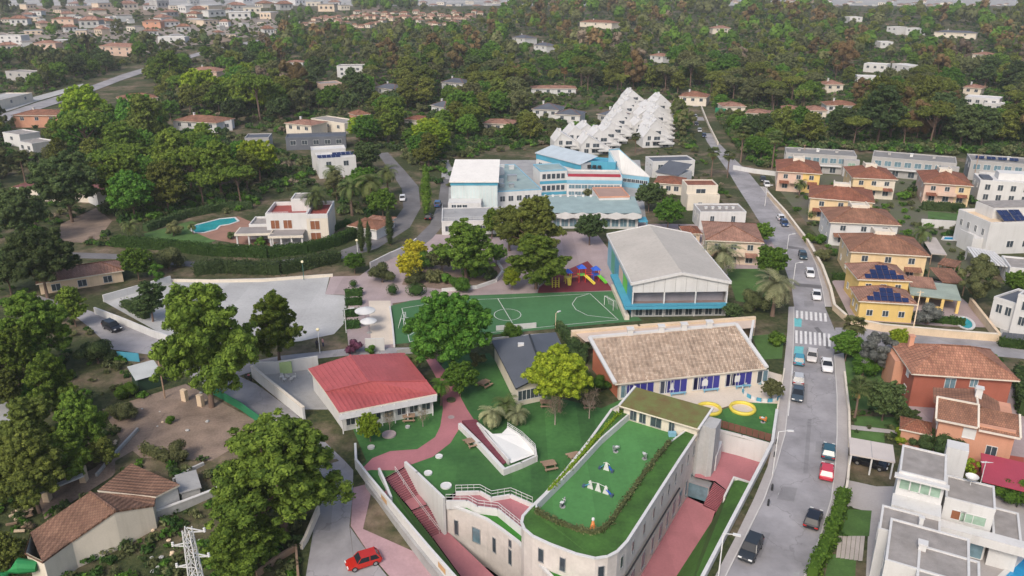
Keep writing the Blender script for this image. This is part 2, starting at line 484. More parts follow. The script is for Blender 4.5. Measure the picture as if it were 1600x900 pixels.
def asphalt(name, col):
 """road surface with worn wheel tracks, cracks and patches"""
 m, nt, b = _mat(name)
 N, L = nt.nodes, nt.links
 geo = N.new('ShaderNodeNewGeometry')
 n1 = N.new('ShaderNodeTexNoise'); n1.inputs['Scale'].default_value = 0.16; n1.inputs['Detail'].default_value = 8; n1.inputs['Roughness'].default_value = 0.65
 L.new(geo.outputs[0], n1.inputs['Vector'])
 cr = N.new('ShaderNodeValToRGB')
 cr.color_ramp.elements[0].position = 0.35; cr.color_ramp.elements[0].color = (*[c * 0.68 for c in col], 1)
 cr.color_ramp.elements[1].position = 0.65; cr.color_ramp.elements[1].color = (*[c * 1.12 for c in col], 1)
 L.new(n1.outputs[0], cr.inputs[0])
 vo = N.new('ShaderNodeTexVoronoi'); vo.feature = 'DISTANCE_TO_EDGE'; vo.inputs['Scale'].default_value = 0.11
 nd = N.new('ShaderNodeTexNoise'); nd.inputs['Scale'].default_value = 0.6; nd.inputs['Detail'].default_value = 4
 L.new(geo.outputs[0], nd.inputs['Vector'])
 av = N.new('ShaderNodeVectorMath'); av.operation = 'MULTIPLY_ADD'; av.inputs[1].default_value = (2.5, 2.5, 2.5)
 L.new(nd.outputs[1], av.inputs[0]); L.new(geo.outputs[0], av.inputs[2]); L.new(av.outputs[0], vo.inputs['Vector'])
 lt = N.new('ShaderNodeMath'); lt.operation = 'LESS_THAN'; lt.inputs[1].default_value = 0.006
 L.new(vo.outputs[0], lt.inputs[0])
 mx = N.new('ShaderNodeMix'); mx.data_type = 'RGBA'
 mf = N.new('ShaderNodeMath'); mf.operation = 'MULTIPLY'; mf.inputs[1].default_value = 0.45
 L.new(lt.outputs[0], mf.inputs[0]); L.new(mf.outputs[0], mx.inputs[0])
 L.new(cr.outputs[0], mx.inputs[6]); mx.inputs[7].default_value = (*[c * 0.5 for c in col], 1)
 L.new(mx.outputs[2], b.inputs['Base Color'])
 b.inputs['Roughness'].default_value = 0.9
 MATS[name] = m
 return m
ASPH = asphalt('worn_asphalt', (0.285, 0.275, 0.285))
ASPHD = asphalt('dark_asphalt', (0.15, 0.145, 0.15))
def ground_mat():
 m, nt, b = _mat('dry_ground')
 N, L = nt.nodes, nt.links
 geo = N.new('ShaderNodeNewGeometry')
 def noise(s, d=6, r=0.6):
  n = N.new('ShaderNodeTexNoise'); n.inputs['Scale'].default_value = s; n.inputs['Detail'].default_value = d; n.inputs['Roughness'].default_value = r
  L.new(geo.outputs[0], n.inputs['Vector']); return n
 def ramp(src, a, bb, ca, cb):
  r = N.new('ShaderNodeValToRGB')
  r.color_ramp.elements[0].position = a; r.color_ramp.elements[0].color = (*ca, 1)
  r.color_ramp.elements[1].position = bb; r.color_ramp.elements[1].color = (*cb, 1)
  L.new(src.outputs[0], r.inputs[0]); return r
 earth = ramp(noise(0.5, 8), 0.3, 0.72, (0.11, 0.078, 0.056), (0.27, 0.205, 0.15))
 scrub = ramp(noise(1.3, 6), 0.3, 0.7, (0.022, 0.036, 0.014), (0.075, 0.085, 0.035))
 fac = ramp(noise(0.07, 7, 0.7), 0.47, 0.66, (0, 0, 0), (1, 1, 1))
 mx = N.new('ShaderNodeMix'); mx.data_type = 'RGBA'
 L.new(fac.outputs[0], mx.inputs[0]); L.new(scrub.outputs[0], mx.inputs[6]); L.new(earth.outputs[0], mx.inputs[7])
 L.new(mx.outputs[2], b.inputs['Base Color'])
 b.inputs['Roughness'].default_value = 0.95
 b.inputs['Specular IOR Level'].default_value = 0.15
 bp = N.new('ShaderNodeBump'); bp.inputs['Strength'].default_value = 0.6; bp.inputs['Distance'].default_value = 0.3
 L.new(noise(2.2, 6).outputs[0], bp.inputs['Height']); L.new(bp.outputs[0], b.inputs['Normal'])
 return m
GROUND = ground_mat()
EARTH = mat('bare_earth', (0.20, 0.145, 0.115), 0.95, 0.3, scale=0.5, fine=4, bump=0.5)
EARTHP = mat('pinkish_dry_earth', (0.215, 0.160, 0.125), 0.95, 0.4, scale=0.3, fine=3.5, bump=0.5)
FIELD = mat('dry_field', (0.22, 0.165, 0.12), 0.95, 0.2, scale=0.02, fine=0.2)
# ------------------------------------------------------------------ levels of the school site
Z_LOW, Z_RW, Z_RP = -4.8, -6.0, -3.0          # left lower walk, right lower walk, right small court
WALL_TOP = [(555, 692, 1.3), (556, 717, 1.3), (575, 741, 1.2), (620, 795, 1.0), (665, 848, 0.8), (711, 900, 0.6), (760, 957, 0.4), (800, 1010, 0.2)]
HOLE_PX = [(600, 748), (633, 728), (694, 781), (712, 768), (750, 767), (768, 777), (798, 772), (834, 787),
     (900, 722), (950, 660), (978, 632), (1060, 655), (1112, 672), (1205, 697)]
def wxy(p): return Vector((p.x, p.y, 0))
hole = [wxy(P(x, y, 0.0)) for x, y in HOLE_PX]
ROADWALL = [(1207, 690), (1196, 712), (1150, 800), (1098, 900), (1066, 960), (1035, 1020)]
hole += [wxy(P(x, y, 0.9)) for x, y in ROADWALL]
hole += [wxy(P(x, y, z)) for x, y, z in WALL_TOP[::-1][:-4]]
def make_ground():
 pts = [(p.x, p.y) for p in hole]
 edges = [(i, (i + 1) % len(hole)) for i in range(len(hole))]
 ys = [30, 42, 50, 57.5, 64, 70, 77, 84, 90, 100, 120, 150, 200, 260, 330] + [330 + 40 * i for i in range(1, 24)] + [1350, 1500, 1700, 1900, 2300, 3200, 5000]
 for y in ys:
  step = 6 if y < 100 else 25 if y < 330 else 60 if y < 1300 else 400 if y < 3000 else 1500
  half = max(150, y * 1.15)
  n = int(half / step)
  for i in range(-n, n + 1):
   x = i * step + (0.013 * i)
   if not inside((x, y), hole): pts.append((x, y))
 r = delaunay_2d_cdt([Vector(p) for p in pts], edges, [], 0, 1e-4)
 vs, fs = r[0], r[2]
 mb = MB()
 mb.v = [(v.x, v.y, zg(v.x, v.y)) for v in vs]
 for f in fs:
  c = (sum(vs[i].x for i in f) / 3, sum(vs[i].y for i in f) / 3)
  if inside(c, hole): continue
  a, b, d = (Vector(mb.v[i]) for i in f)
  f = tuple(f)
  if (b - a).cross(d - a).z < 0: f = f[::-1]
  mb.f.append(f); mb.m.append(0)
 return structure('ground', mb, GROUND, 'dry brown ground with patches of scrub')
make_ground()
# ------------------------------------------------------------------ roads
RL = [(1095, 985), (1118, 940), (1135, 900), (1165, 840), (1195, 780), (1213, 730), (1227, 680), (1234, 620), (1239, 560), (1241, 520), (1241, 480),
   (1237, 450), (1225, 415), (1207, 380), (1190, 352), (1170, 320), (1152, 292), (1139, 270), (1122, 246), (1105, 222), (1092, 195), (1082, 165)]
RR = [(1215, 985), (1238, 940), (1256, 900), (1280, 840), (1298, 780), (1304, 730), (1307, 680), (1307, 620), (1303, 560), (1306, 520), (1289, 480),
   (1284, 450), (1275, 415), (1259, 380), (1237, 352), (1209, 320), (1188, 292), (1170, 270), (1143, 244), (1120, 220), (1104, 195), (1091, 165)]
strip_px('main_street', RL, RR, 0.02, ASPH, label='long grey street running up the right side of the school')
def kerb_strip(name, inner, outer, h=0.12, m=SIDEW):
 """raised pavement with a kerb face on the inner side"""
 mb = MB()
 a, b = [], []
 for pl, o in ((inner, a), (outer, b)):
  w = [G(*p) for p in pl]
  for i in range(len(w) - 1):
   for k in range(4): o.append(w[i].lerp(w[i + 1], k / 4))
  o.append(w[-1])
 for i in range(len(a) - 1):
  A, B, C, D = a[i], a[i + 1], b[i + 1], b[i]
  up = lambda p, z: (p.x, p.y, zg(p.x, p.y) + z)
  d = (Vector((D.x - A.x, D.y - A.y, 0))).normalized() * 0.15
  d2 = (Vector((C.x - B.x, C.y - B.y, 0))).normalized() * 0.15
  q = [up(A + d, h), up(B + d2, h), up(C, h), up(D, h)]
  n = (Vector(q[1]) - Vector(q[0])).cross(Vector(q[2]) - Vector(q[0])).z
  mb.poly(q if n > 0 else q[::-1], 0)
  q = [up(A, h + .01), up(B, h + .01), up(B + d2, h + .01), up(A + d, h + .01)]
  mb.poly(q if n > 0 else q[::-1], 1)
  mb.poly([up(A, -.1), up(B, -.1), up(B, h + .01), up(A, h + .01)], 1)
 return structure(name, mb, [m, KERB])
kerb_strip('pavement', [p for p in RL[:11]], [(1078, 985), (1100, 940), (1118, 900), (1149, 840), (1178, 780), (1199, 730), (1211, 680), (1219, 620), (1226, 560), (1230, 520), (1232, 480)])
kerb_strip('pavement', [(1215, 985), (1238, 940), (1256, 900), (1280, 840), (1298, 780), (1304, 730), (1307, 680), (1307, 620), (1303, 555)],
     [(1234, 985), (1256, 940), (1275, 900), (1300, 840), (1316, 780), (1324, 730), (1327, 680), (1326, 620), (1318, 552)])
kerb_strip('pavement', [(1289, 480), (1284, 450), (1275, 415), (1259, 380), (1237, 352), (1209, 320), (1188, 292)],
     [(1301, 480), (1296, 450), (1285, 415), (1269, 380), (1246, 352), (1218, 320), (1196, 292)])
strip_px('side_street', [(1305, 512), (1345, 512), (1420, 521), (1500, 527), (1570, 532), (1660, 539)],
   [(1305, 550), (1345, 546), (1420, 545), (1500, 552), (1570, 558), (1660, 567)], 0.024, ASPH, label='side street leaving the junction to the right')
LANE_R = [(60, 462), (118, 478), (147, 488), (200, 508), (232, 523), (300, 548), (345, 575), (400, 600), (455, 640), (505, 688), (552, 735), (551, 775), (546, 822), (556, 900), (560, 950)]
LANE_L = [(40, 470), (112, 490), (140, 512), (175, 546), (245, 556), (290, 585), (328, 606), (375, 632), (420, 665), (465, 705), (507, 747), (505, 780), (492, 815), (478, 900), (470, 950)]
strip_px('lane', LANE_L, LANE_R, 0.03, ASPH, sub=10, label='narrow grey lane curving past the white walls on the left')
strip_px('back_lane', [(356, 572), (440, 556), (540, 545), (640, 543), (700, 536)], [(372, 588), (440, 566), (540, 556), (640, 553), (700, 545)], 0.034, ASPH)
PINKF = mat('washed_pink_paving', (0.36, 0.235, 0.25), 0.9, 0.18, scale=0.3, fine=3)
strip_px('pink_forecourt', [(552, 762), (548, 822), (575, 862), (608, 900), (640, 950)], [(572, 757), (609, 800), (655, 858), (690, 900), (732, 950)], 0.036, PINKF, sub=8)
sheet_px('grey_forecourt', [(547, 824), (574, 863), (606, 902), (638, 950), (560, 950), (556, 900)], 0.04, ASPH)
strip_px('villa_lane', [(-40, 392), (60, 392), (180, 397), (300, 409), (420, 409), (520, 396), (570, 378), (612, 350), (630, 325), (628, 295), (610, 268), (590, 240)],
   [(-40, 402), (60, 402), (180, 405), (300, 417), (420, 418), (525, 408), (590, 388), (640, 356), (657, 325), (654, 292), (632, 266), (606, 238)], 0.03, ASPHD)
strip_px('school_lane', [(608, 396), (650, 372), (672, 350), (684, 320), (690, 280)], [(640, 400), (676, 372), (694, 350), (700, 320), (702, 280)], 0.035, ASPHD)
strip_px('far_road', [(-60, 196), (0, 180), (60, 160), (130, 139), (190, 117), (260, 96), (330, 77), (400, 63), (450, 54)],
   [(-60, 212), (0, 195), (60, 172), (130, 149), (190, 126), (260, 102), (330, 82), (400, 67), (450, 57)], 0.25, ASPH, sub=4, label='straight main road crossing the far left')
strip_px('far_road', [(-60, 182), (0, 168), (60, 150), (130, 131)], [(-60, 194), (0, 178), (60, 158), (130, 137)], 0.2, CONC, sub=4)
sheet_px('field', [(30, 3), (250, 1), (400, 4), (560, 2), (570, 14), (420, 12), (300, 22), (150, 26), (20, 22)], 0.3, FIELD, 'bare tan field on the skyline at far left')
mb = MB(); mb.poly([(-4600, 1960, 6.6), (4600, 1960, 6.6), (4600, 4900, 6.6), (-4600, 4900, 6.6)]); structure('far_plain', mb, mat('pale_far_plain', (.34, .33, .31), .95, .3, scale=.004, fine=.03), 'pale cultivated plain beyond the forest')
sheet_px('field', [(560, 2), (590, 2), (596, 22), (566, 22)], 0.35, FIELD)
sheet_px('field', [(-40, 52), (150, 46), (320, 34), (460, 22), (470, 36), (420, 54), (330, 66), (240, 84), (110, 84), (-40, 92)], 0.2, mat('pale_town_ground', (.24, .205, .175), .95, .3, scale=.03, fine=.3))
sheet_px('field', [(280, 60), (345, 52), (372, 62), (320, 72)], 0.3, FIELD)
def zebra(name, pL, pR, n, dy, label):
 """zebra crossing: every stripe a piece"""
 root = thing(name, label, 'crosswalk', G(*pL))
 a0, b0 = G(*pL), G(*pR); a1, b1 = G(pL[0], pL[1] + dy), G(pR[0] + 1, pR[1] + dy)
 for i in range(n):
  t0, t1 = (i + .22) / n, (i + .74) / n
  mb = MB()
  q = [a1.lerp(b1, t0), a1.lerp(b1, t1), a0.lerp(b0, t1), a0.lerp(b0, t0)]
  mb.poly([(p.x, p.y, 0.03) for p in q])
  mb.build('stripe', PAINTW, root, world=True)
zebra('zebra_crossing', (1242, 485), (1293, 490), 7, 13, 'white zebra crossing nearest the yellow solar-panel houses')
zebra('zebra_crossing', (1241, 516), (1299, 522), 8, 20, 'white zebra crossing below the side-street junction')
def quad_paint(name, pts, m, off=0.03, parent=None):
 mb = MB(); mb.sheet([gp(pts, off)])
 o = mb.build(name, m, parent, world=bool(parent))
 if not parent: o['kind'] = 'structure'
 return o
quad_paint('painted_bay', [(1240, 497), (1253, 498), (1252, 511), (1239, 510)], PAINTT)
quad_paint('painted_bay', [(1242, 541), (1256, 542), (1254, 557), (1240, 556)], PAINTT)
strip_px('road_line', [(1239, 556), (1236, 600), (1231, 650)], [(1240.4, 556), (1237.4, 600), (1232.4, 650)], 0.026, PAINTW)
strip_px('road_line', [(1299, 470), (1292, 450)], [(1300, 470), (1293, 450)], 0.14, PAINTW)
for pp in ([(1216, 770), (1222, 770), (1221, 774), (1215, 774)], [(1294, 591), (1299, 591), (1298, 594), (1293, 594)], [(1240, 895), (1250, 893), (1248, 902), (1238, 903)], [(1282, 446), (1290, 446), (1290, 449), (1282, 449)]):
 quad_paint('manhole_cover', pp, GREYC, 0.025)
for pp in ([(1238, 442), (1284, 446), (1285, 451), (1239, 447)], [(1230, 384), (1256, 388), (1259, 392), (1232, 388)]):
 quad_paint('speed_hump', pp, ASPHD, 0.03)
quad_paint('tarmac_patch', [(1272, 512), (1278, 511), (1294, 530), (1297, 545), (1291, 545), (1284, 528)], ASPHD, 0.028)
TARP = asphalt('patched_asphalt', (.235, .228, .236))
for pp in ([(1246, 600), (1262, 600), (1261, 632), (1243, 632)], [(1275, 690), (1290, 690), (1290, 706), (1274, 706)], [(1222, 760), (1246, 763), (1240, 784), (1214, 780)], [(1190, 830), (1204, 833), (1188, 872), (1172, 868)], [(1256, 470), (1270, 470), (1272, 479), (1257, 479)], [(1215, 395), (1228, 394), (1234, 410), (1222, 411)], [(1262, 655), (1268, 655), (1262, 740), (1255, 740)], [(500, 790), (520, 790), (516, 830), (494, 828)]):
 quad_paint('tarmac_patch', pp, TARP, 0.034)
# ------------------------------------------------------------------ yards, lawns and plots (flat ground)
sheet_px('concrete_yard', [(160, 470), (262, 438), (400, 435), (515, 432), (508, 460), (541, 462), (541, 490), (537, 506), (522, 522), (470, 533), (400, 540), (300, 548), (235, 512)], 0.02, CONC, 'wide pale concrete yard below the villa hedge')
sheet_px('pink_court', [(508, 460), (517, 432), (562, 431), (615, 440), (690, 440), (690, 461), (613, 470), (617, 543), (545, 545), (541, 508), (545, 470), (541, 461)], 0.016, PINKG)
sheet_px('beige_terrace', [(576, 470), (610, 470), (616, 538), (580, 540)], 0.028, SANDY)
sheet_px('school_yard', [(562, 431), (605, 400), (680, 366), (800, 372), (870, 362), (930, 362), (990, 440), (990, 456), (840, 460), (690, 463), (613, 474)], 0.012, PINKG, 'lilac paved school yard behind the pitch')
sheet_px('planting_bed', [(628, 445), (640, 418), (690, 402), (760, 400), (782, 418), (778, 438), (745, 448), (690, 452)], 0.05, EARTH, 'brown earth bed under the pines by the pitch')
sheet_px('football_pitch', [(611, 478), (640, 470), (700, 463), (840, 458), (958, 455), (970, 470), (1003, 501), (900, 510), (820, 518), (700, 530), (617, 538)], 0.03, PITCHG, 'green five-a-side pitch with white lines')
sheet_px('rubber_playground', [(842, 450), (862, 432), (918, 408), (946, 438), (958, 454), (840, 458)], 0.036, RUBBER, 'maroon rubber playground beside the pitch')
sheet_px('school_lawn', [(556, 735), (546, 655), (600, 648), (690, 620), (690, 570), (705, 555), (765, 552), (800, 600), (830, 612), (940, 638), (985, 618), (978, 632), (950, 660), (900, 722), (834, 787), (798, 772), (768, 777), (750, 767), (712, 768), (694, 781), (633, 728), (600, 748), (604, 770), (590, 758)], 0.012, LAWN, 'dark green artificial lawn around the school buildings')
PATH_L = [(660, 552), (676, 580), (690, 606), (692, 640), (688, 666), (680, 683), (652, 702), (610, 705), (582, 716), (567, 731), (570, 744), (600, 776)]
PATH_R = [(673, 552), (697, 581), (714, 610), (730, 640), (742, 658), (717, 671), (704, 692), (676, 714), (645, 725), (633, 729), (602, 747), (606, 774)]
strip_px('pink_path', PATH_L, PATH_R, 0.02, PINKP, sub=3, label='pink printed-concrete path winding across the lawn')
sheet_px('sandy_yard', [(952, 610), (1200, 580), (1222, 586), (1218, 632), (1160, 628), (1120, 640), (1085, 640), (985, 612)], 0.02, SANDY, 'pale sandy play yard in front of the navy classrooms')
sheet_px('play_lawn', [(1100, 645), (1130, 640), (1160, 629), (1218, 631), (1211, 690), (1204, 692), (1112, 668)], 0.026, LAWN)
sheet_px('plot', [(395, 575), (480, 572), (540, 640), (470, 640)], 0.02, GREYC)
for nm, pts, m_ in (
 ('garden_lawn', [(1335, 650), (1408, 652), (1408, 672), (1335, 665)], GRASS), ('garden_lawn', [(1330, 672), (1382, 676), (1382, 692), (1330, 686)], GRASS),
 ('garden_path', [(1330, 664), (1430, 676), (1430, 681), (1330, 671)], SIDEW),
 ('driveway', [(1324, 750), (1392, 765), (1384, 802), (1350, 798), (1320, 790)], SIDEW),
 ('garden_lawn', [(1316, 795), (1362, 798), (1358, 838), (1310, 838)], GRASS), ('garden_lawn', [(1296, 866), (1338, 866), (1336, 905), (1288, 905)], GRASS),
 ('plot', [(1420, 600), (1600, 600), (1620, 760), (1420, 700)], PINKG), ('plot', [(1360, 760), (1640, 760), (1660, 960), (1350, 960)], SIDEW),
 ('plot', [(1300, 440), (1330, 420), (1470, 440), (1520, 480), (1555, 512), (1480, 510), (1330, 500)], PINKG),
 ('plot', [(1200, 270), (1500, 280), (1540, 400), (1500, 440), (1320, 420), (1220, 300)], mat('garden_gravel', (.17, .15, .125), .95, .3, scale=.12, fine=2, hue2=(.085, .105, .045))),
 ('plot', [(1560, 505), (1640, 500), (1660, 530), (1565, 527)], GREYC),
 ('plot', [(1060, 350), (1200, 352), (1215, 400), (1180, 430), (1130, 430)], PINKG),
 ('garden_lawn', [(1135, 420), (1190, 420), (1215, 450), (1205, 480), (1150, 470)], GRASS),
 ('garden_lawn', [(1175, 525), (1225, 520), (1222, 560), (1190, 562)], GRASS),
 ('garden_lawn', [(225, 365), (300, 345), (345, 372), (300, 392), (230, 385)], GRASS),
 ('villa_terrace', [(297, 360), (330, 344), (372, 338), (450, 370), (440, 385), (380, 382), (330, 374)], mat('terracotta_paving', (0.27, 0.15, 0.11), 0.9, 0.15)),
 ('rubble_lot', [(160, 640), (290, 600), (330, 620), (420, 668), (330, 720), (220, 715), (190, 690)], EARTHP),
 ('dirt_track', [(60, 780), (150, 730), (205, 672), (240, 640), (258, 645), (225, 690), (175, 745), (70, 812)], EARTHP),
 ('plot', [(-20, 640), (30, 620), (55, 655), (20, 680), (-20, 690)], GREYC),
 ('dirt_slope', [(95, 350), (150, 325), (175, 345), (150, 380), (90, 378)], EARTHP),
 ('garden_lawn', [(1450, 330), (1505, 335), (1505, 345), (1450, 342)], GRASS),
 ('school_court', [(990, 350), (1060, 350), (1060, 380), (1010, 365)], PINKG),
 ('plot', [(690, 250), (1000, 250), (1010, 350), (690, 362)], GREYC),
 ('shrub_bed', [(1305, 560), (1420, 555), (1420, 640), (1330, 640)], GRASS)):
 sheet_px(nm, pts, 0.008 + 0.0007 * len(nm), m_)
 if m_.name.startswith('garden_gravel'): PLOT = SHEETS[-1]
def paint_line(pl, w, parent, name='line', off=0.04, closed=False):
 mb = MB(); w3 = [G(*p) for p in pl]
 if closed: w3.append(w3[0])
 for i in range(len(w3) - 1):
  d = (w3[i + 1] - w3[i]).normalized(); r = Vector((-d.y, d.x, 0)) * w / 2
  q = [w3[i] - r, w3[i + 1] - r, w3[i + 1] + r, w3[i] + r]
  mb.poly([(p.x, p.y, off) for p in q])
 return mb.build(name, PAINTW, parent, world=True)
pl = thing('pitch_markings', 'thin white line markings painted on the football pitch', 'markings', G(800, 490))
paint_line([(628, 482), (700, 470), (800, 466), (922, 459), (966, 500), (900, 506), (800, 516), (700, 528), (640, 534)], 0.1, pl, closed=True)
paint_line([(778, 467), (802, 507)], 0.1, pl)
paint_line([(793 + 21 * math.cos(a * PI / 12), 492 + 9 * math.sin(a * PI / 12)) for a in range(24)], 0.1, pl, closed=True)
paint_line([(921, 459), (901, 465), (894, 475), (900, 484), (918, 493), (962, 498)], 0.1, pl)
paint_line([(630, 495), (650, 500), (655, 514), (640, 524)], 0.1, pl)
# ------------------------------------------------------------------ plants
BARK = mat('pine_bark', (0.15, 0.10, 0.075), 0.95, 0.25, fine=9, bump=0.4)
BARKP = mat('pale_bark', (0.30, 0.25, 0.21), 0.95, 0.2, fine=9)
L_PINE = leaf_mat('pine_needles', (0.058, 0.080, 0.020), (0.172, 0.200, 0.042))
L_PINEB = leaf_mat('fresh_pine_needles', (0.048, 0.092, 0.017), (0.168, 0.240, 0.036))
L_DARK = leaf_mat('dark_leaves', (0.032, 0.058, 0.022), (0.092, 0.132, 0.046))
L_BROAD = leaf_mat('broad_leaves', (0.040, 0.095, 0.016), (0.110, 0.200, 0.028))
L_LIME = leaf_mat('lime_leaves', (0.110, 0.190, 0.016), (0.260, 0.330, 0.030))
L_YELL = leaf_mat('yellow_leaves', (0.210, 0.200, 0.016), (0.430, 0.350, 0.030))
L_RUST = leaf_mat('rusty_leaves', (0.100, 0.078, 0.036), (0.200, 0.140, 0.065))
L_BARE = leaf_mat('bare_twigs', (0.140, 0.110, 0.075), (0.250, 0.205, 0.150))
L_OLIVE = leaf_mat('olive_leaves', (0.060, 0.075, 0.030), (0.150, 0.160, 0.070))
L_GREY = leaf_mat('grey_leaves', (0.095, 0.105, 0.095), (0.200, 0.205, 0.190))
L_PURP = leaf_mat('purple_leaves', (0.070, 0.022, 0.045), (0.150, 0.055, 0.090))
L_VIVID = leaf_mat('vivid_pine_needles', (0.040, 0.115, 0.018), (0.120, 0.230, 0.034))
L_HEDGE = leaf_mat('hedge_leaves', (0.022, 0.055, 0.015), (0.060, 0.115, 0.026))
L_PALM = leaf_mat('palm_fronds', (0.060, 0.095, 0.030), (0.160, 0.190, 0.070))
L_PALMP = leaf_mat('pale_palm_fronds', (0.150, 0.175, 0.090), (0.300, 0.310, 0.170))
L_DRY = leaf_mat('dry_fronds', (0.160, 0.095, 0.040), (0.260, 0.160, 0.070))
def quads_mesh(name, Q, tint, mats, extra=None, midx=None):
 """mesh from an (n,4,3) array of quads with a tone for each; extra = MB appended with material 1"""
 n = len(Q)
 V = Q.reshape(-1, 3)
 nv, nf = len(V), n
 ev = ef = 0
 loops = np.arange(4 * n, dtype=np.int32)
 starts = np.arange(0, 4 * n, 4, dtype=np.int32)
 if extra is not None:
  ev, ef = len(extra.v), len(extra.f)
  V = np.vstack([V, np.array(extra.v, dtype=float).reshape(-1, 3)])
  el, es, k = [], [], 4 * n
  for f in extra.f:
   es.append(k); el += [i + 4 * n for i in f]; k += len(f)
  loops = np.concatenate([loops, np.array(el, dtype=np.int32)])
  starts = np.concatenate([starts, np.array(es, dtype=np.int32)])
 me = bpy.data.meshes.new(name)
 me.vertices.add(len(V)); me.vertices.foreach_set('co', V.astype(np.float32).ravel())
 me.loops.add(len(loops)); me.loops.foreach_set('vertex_index', loops)
 me.polygons.add(nf + ef); me.polygons.foreach_set('loop_start', starts)
 if extra is not None:
  mi = np.zeros(nf + ef, dtype=np.int32); mi[nf:] = np.array(extra.m, dtype=np.int32)
  me.polygons.foreach_set('material_index', mi)
 me.update(calc_edges=True)
 at = me.attributes.new('tint', 'FLOAT', 'FACE')
 t = np.full(nf + ef, 0.25, dtype=np.float32); t[:nf] = tint
 at.data.foreach_set('value', t)
 for m in mats: me.materials.append(m)
 return me
def leaf_quads(rs, lobes, n, size, up=0.35, shell=(0.72, 1.04), nn=.36, tn=.5):
 """leaf-sized faces spread through a set of ellipsoid clumps"""
 lob = np.array(lobes)
 w = lob[:, 3] * lob[:, 4] + lob[:, 3] * lob[:, 5]
 idx = rs.choice(len(lob), n, p=w / w.sum())
 d = rs.normal(size=(n, 3)); d[:, 2] += up * np.abs(rs.normal(size=n))
 d /= np.linalg.norm(d, axis=1)[:, None]
 r = rs.uniform(shell[0], shell[1], n)[:, None]
 c = lob[idx, :3] + d * r * lob[idx, 3:6]
 nrm = d + rs.normal(scale=nn, size=(n, 3)); nrm /= np.linalg.norm(nrm, axis=1)[:, None]
 t = np.cross(nrm, rs.normal(size=(n, 3))); t /= np.linalg.norm(t, axis=1)[:, None]
 b = np.cross(nrm, t)
 s = size * rs.uniform(0.55, 1.35, n)[:, None]
 a = s * rs.uniform(0.35, .75, n)[:, None]
 Q = np.stack([c - t * s - b * a * .3, c + t * s * .2 - b * a, c + t * s + b * a * .3, c - t * s * .2 + b * a], axis=1)
 lt = rs.uniform(0.1, 0.9, len(lob))
 tint = np.clip(lt[idx] * 0.6 + .2 + rs.uniform(-.6, .6, n) * tn, 0, 1)
 return Q, tint
def ico(mb, c, r, m=0):
 t = (1 + 5 ** .5) / 2
 vs = [(-1, t, 0), (1, t, 0), (-1, -t, 0), (1, -t, 0), (0, -1, t), (0, 1, t), (0, -1, -t), (0, 1, -t), (t, 0, -1), (t, 0, 1), (-t, 0, -1), (-t, 0, 1)]
 k = len(mb.v); q = math.sqrt(1 + t * t)
 mb.v += [(c[0] + v[0] / q * r[0], c[1] + v[1] / q * r[1], c[2] + v[2] / q * r[2]) for v in vs]
 for f in ((0, 11, 5), (0, 5, 1), (0, 1, 7), (0, 7, 10), (0, 10, 11), (1, 5, 9), (5, 11, 4), (11, 10, 2), (10, 7, 6), (7, 1, 8), (3, 9, 4), (3, 4, 2), (3, 2, 6), (3, 6, 8), (3, 8, 9), (4, 9, 5), (2, 4, 11), (6, 2, 10), (8, 6, 7), (9, 8, 1)):
  mb.f.append(tuple(k + i for i in f)); mb.m.append(m)
PROTO = {}
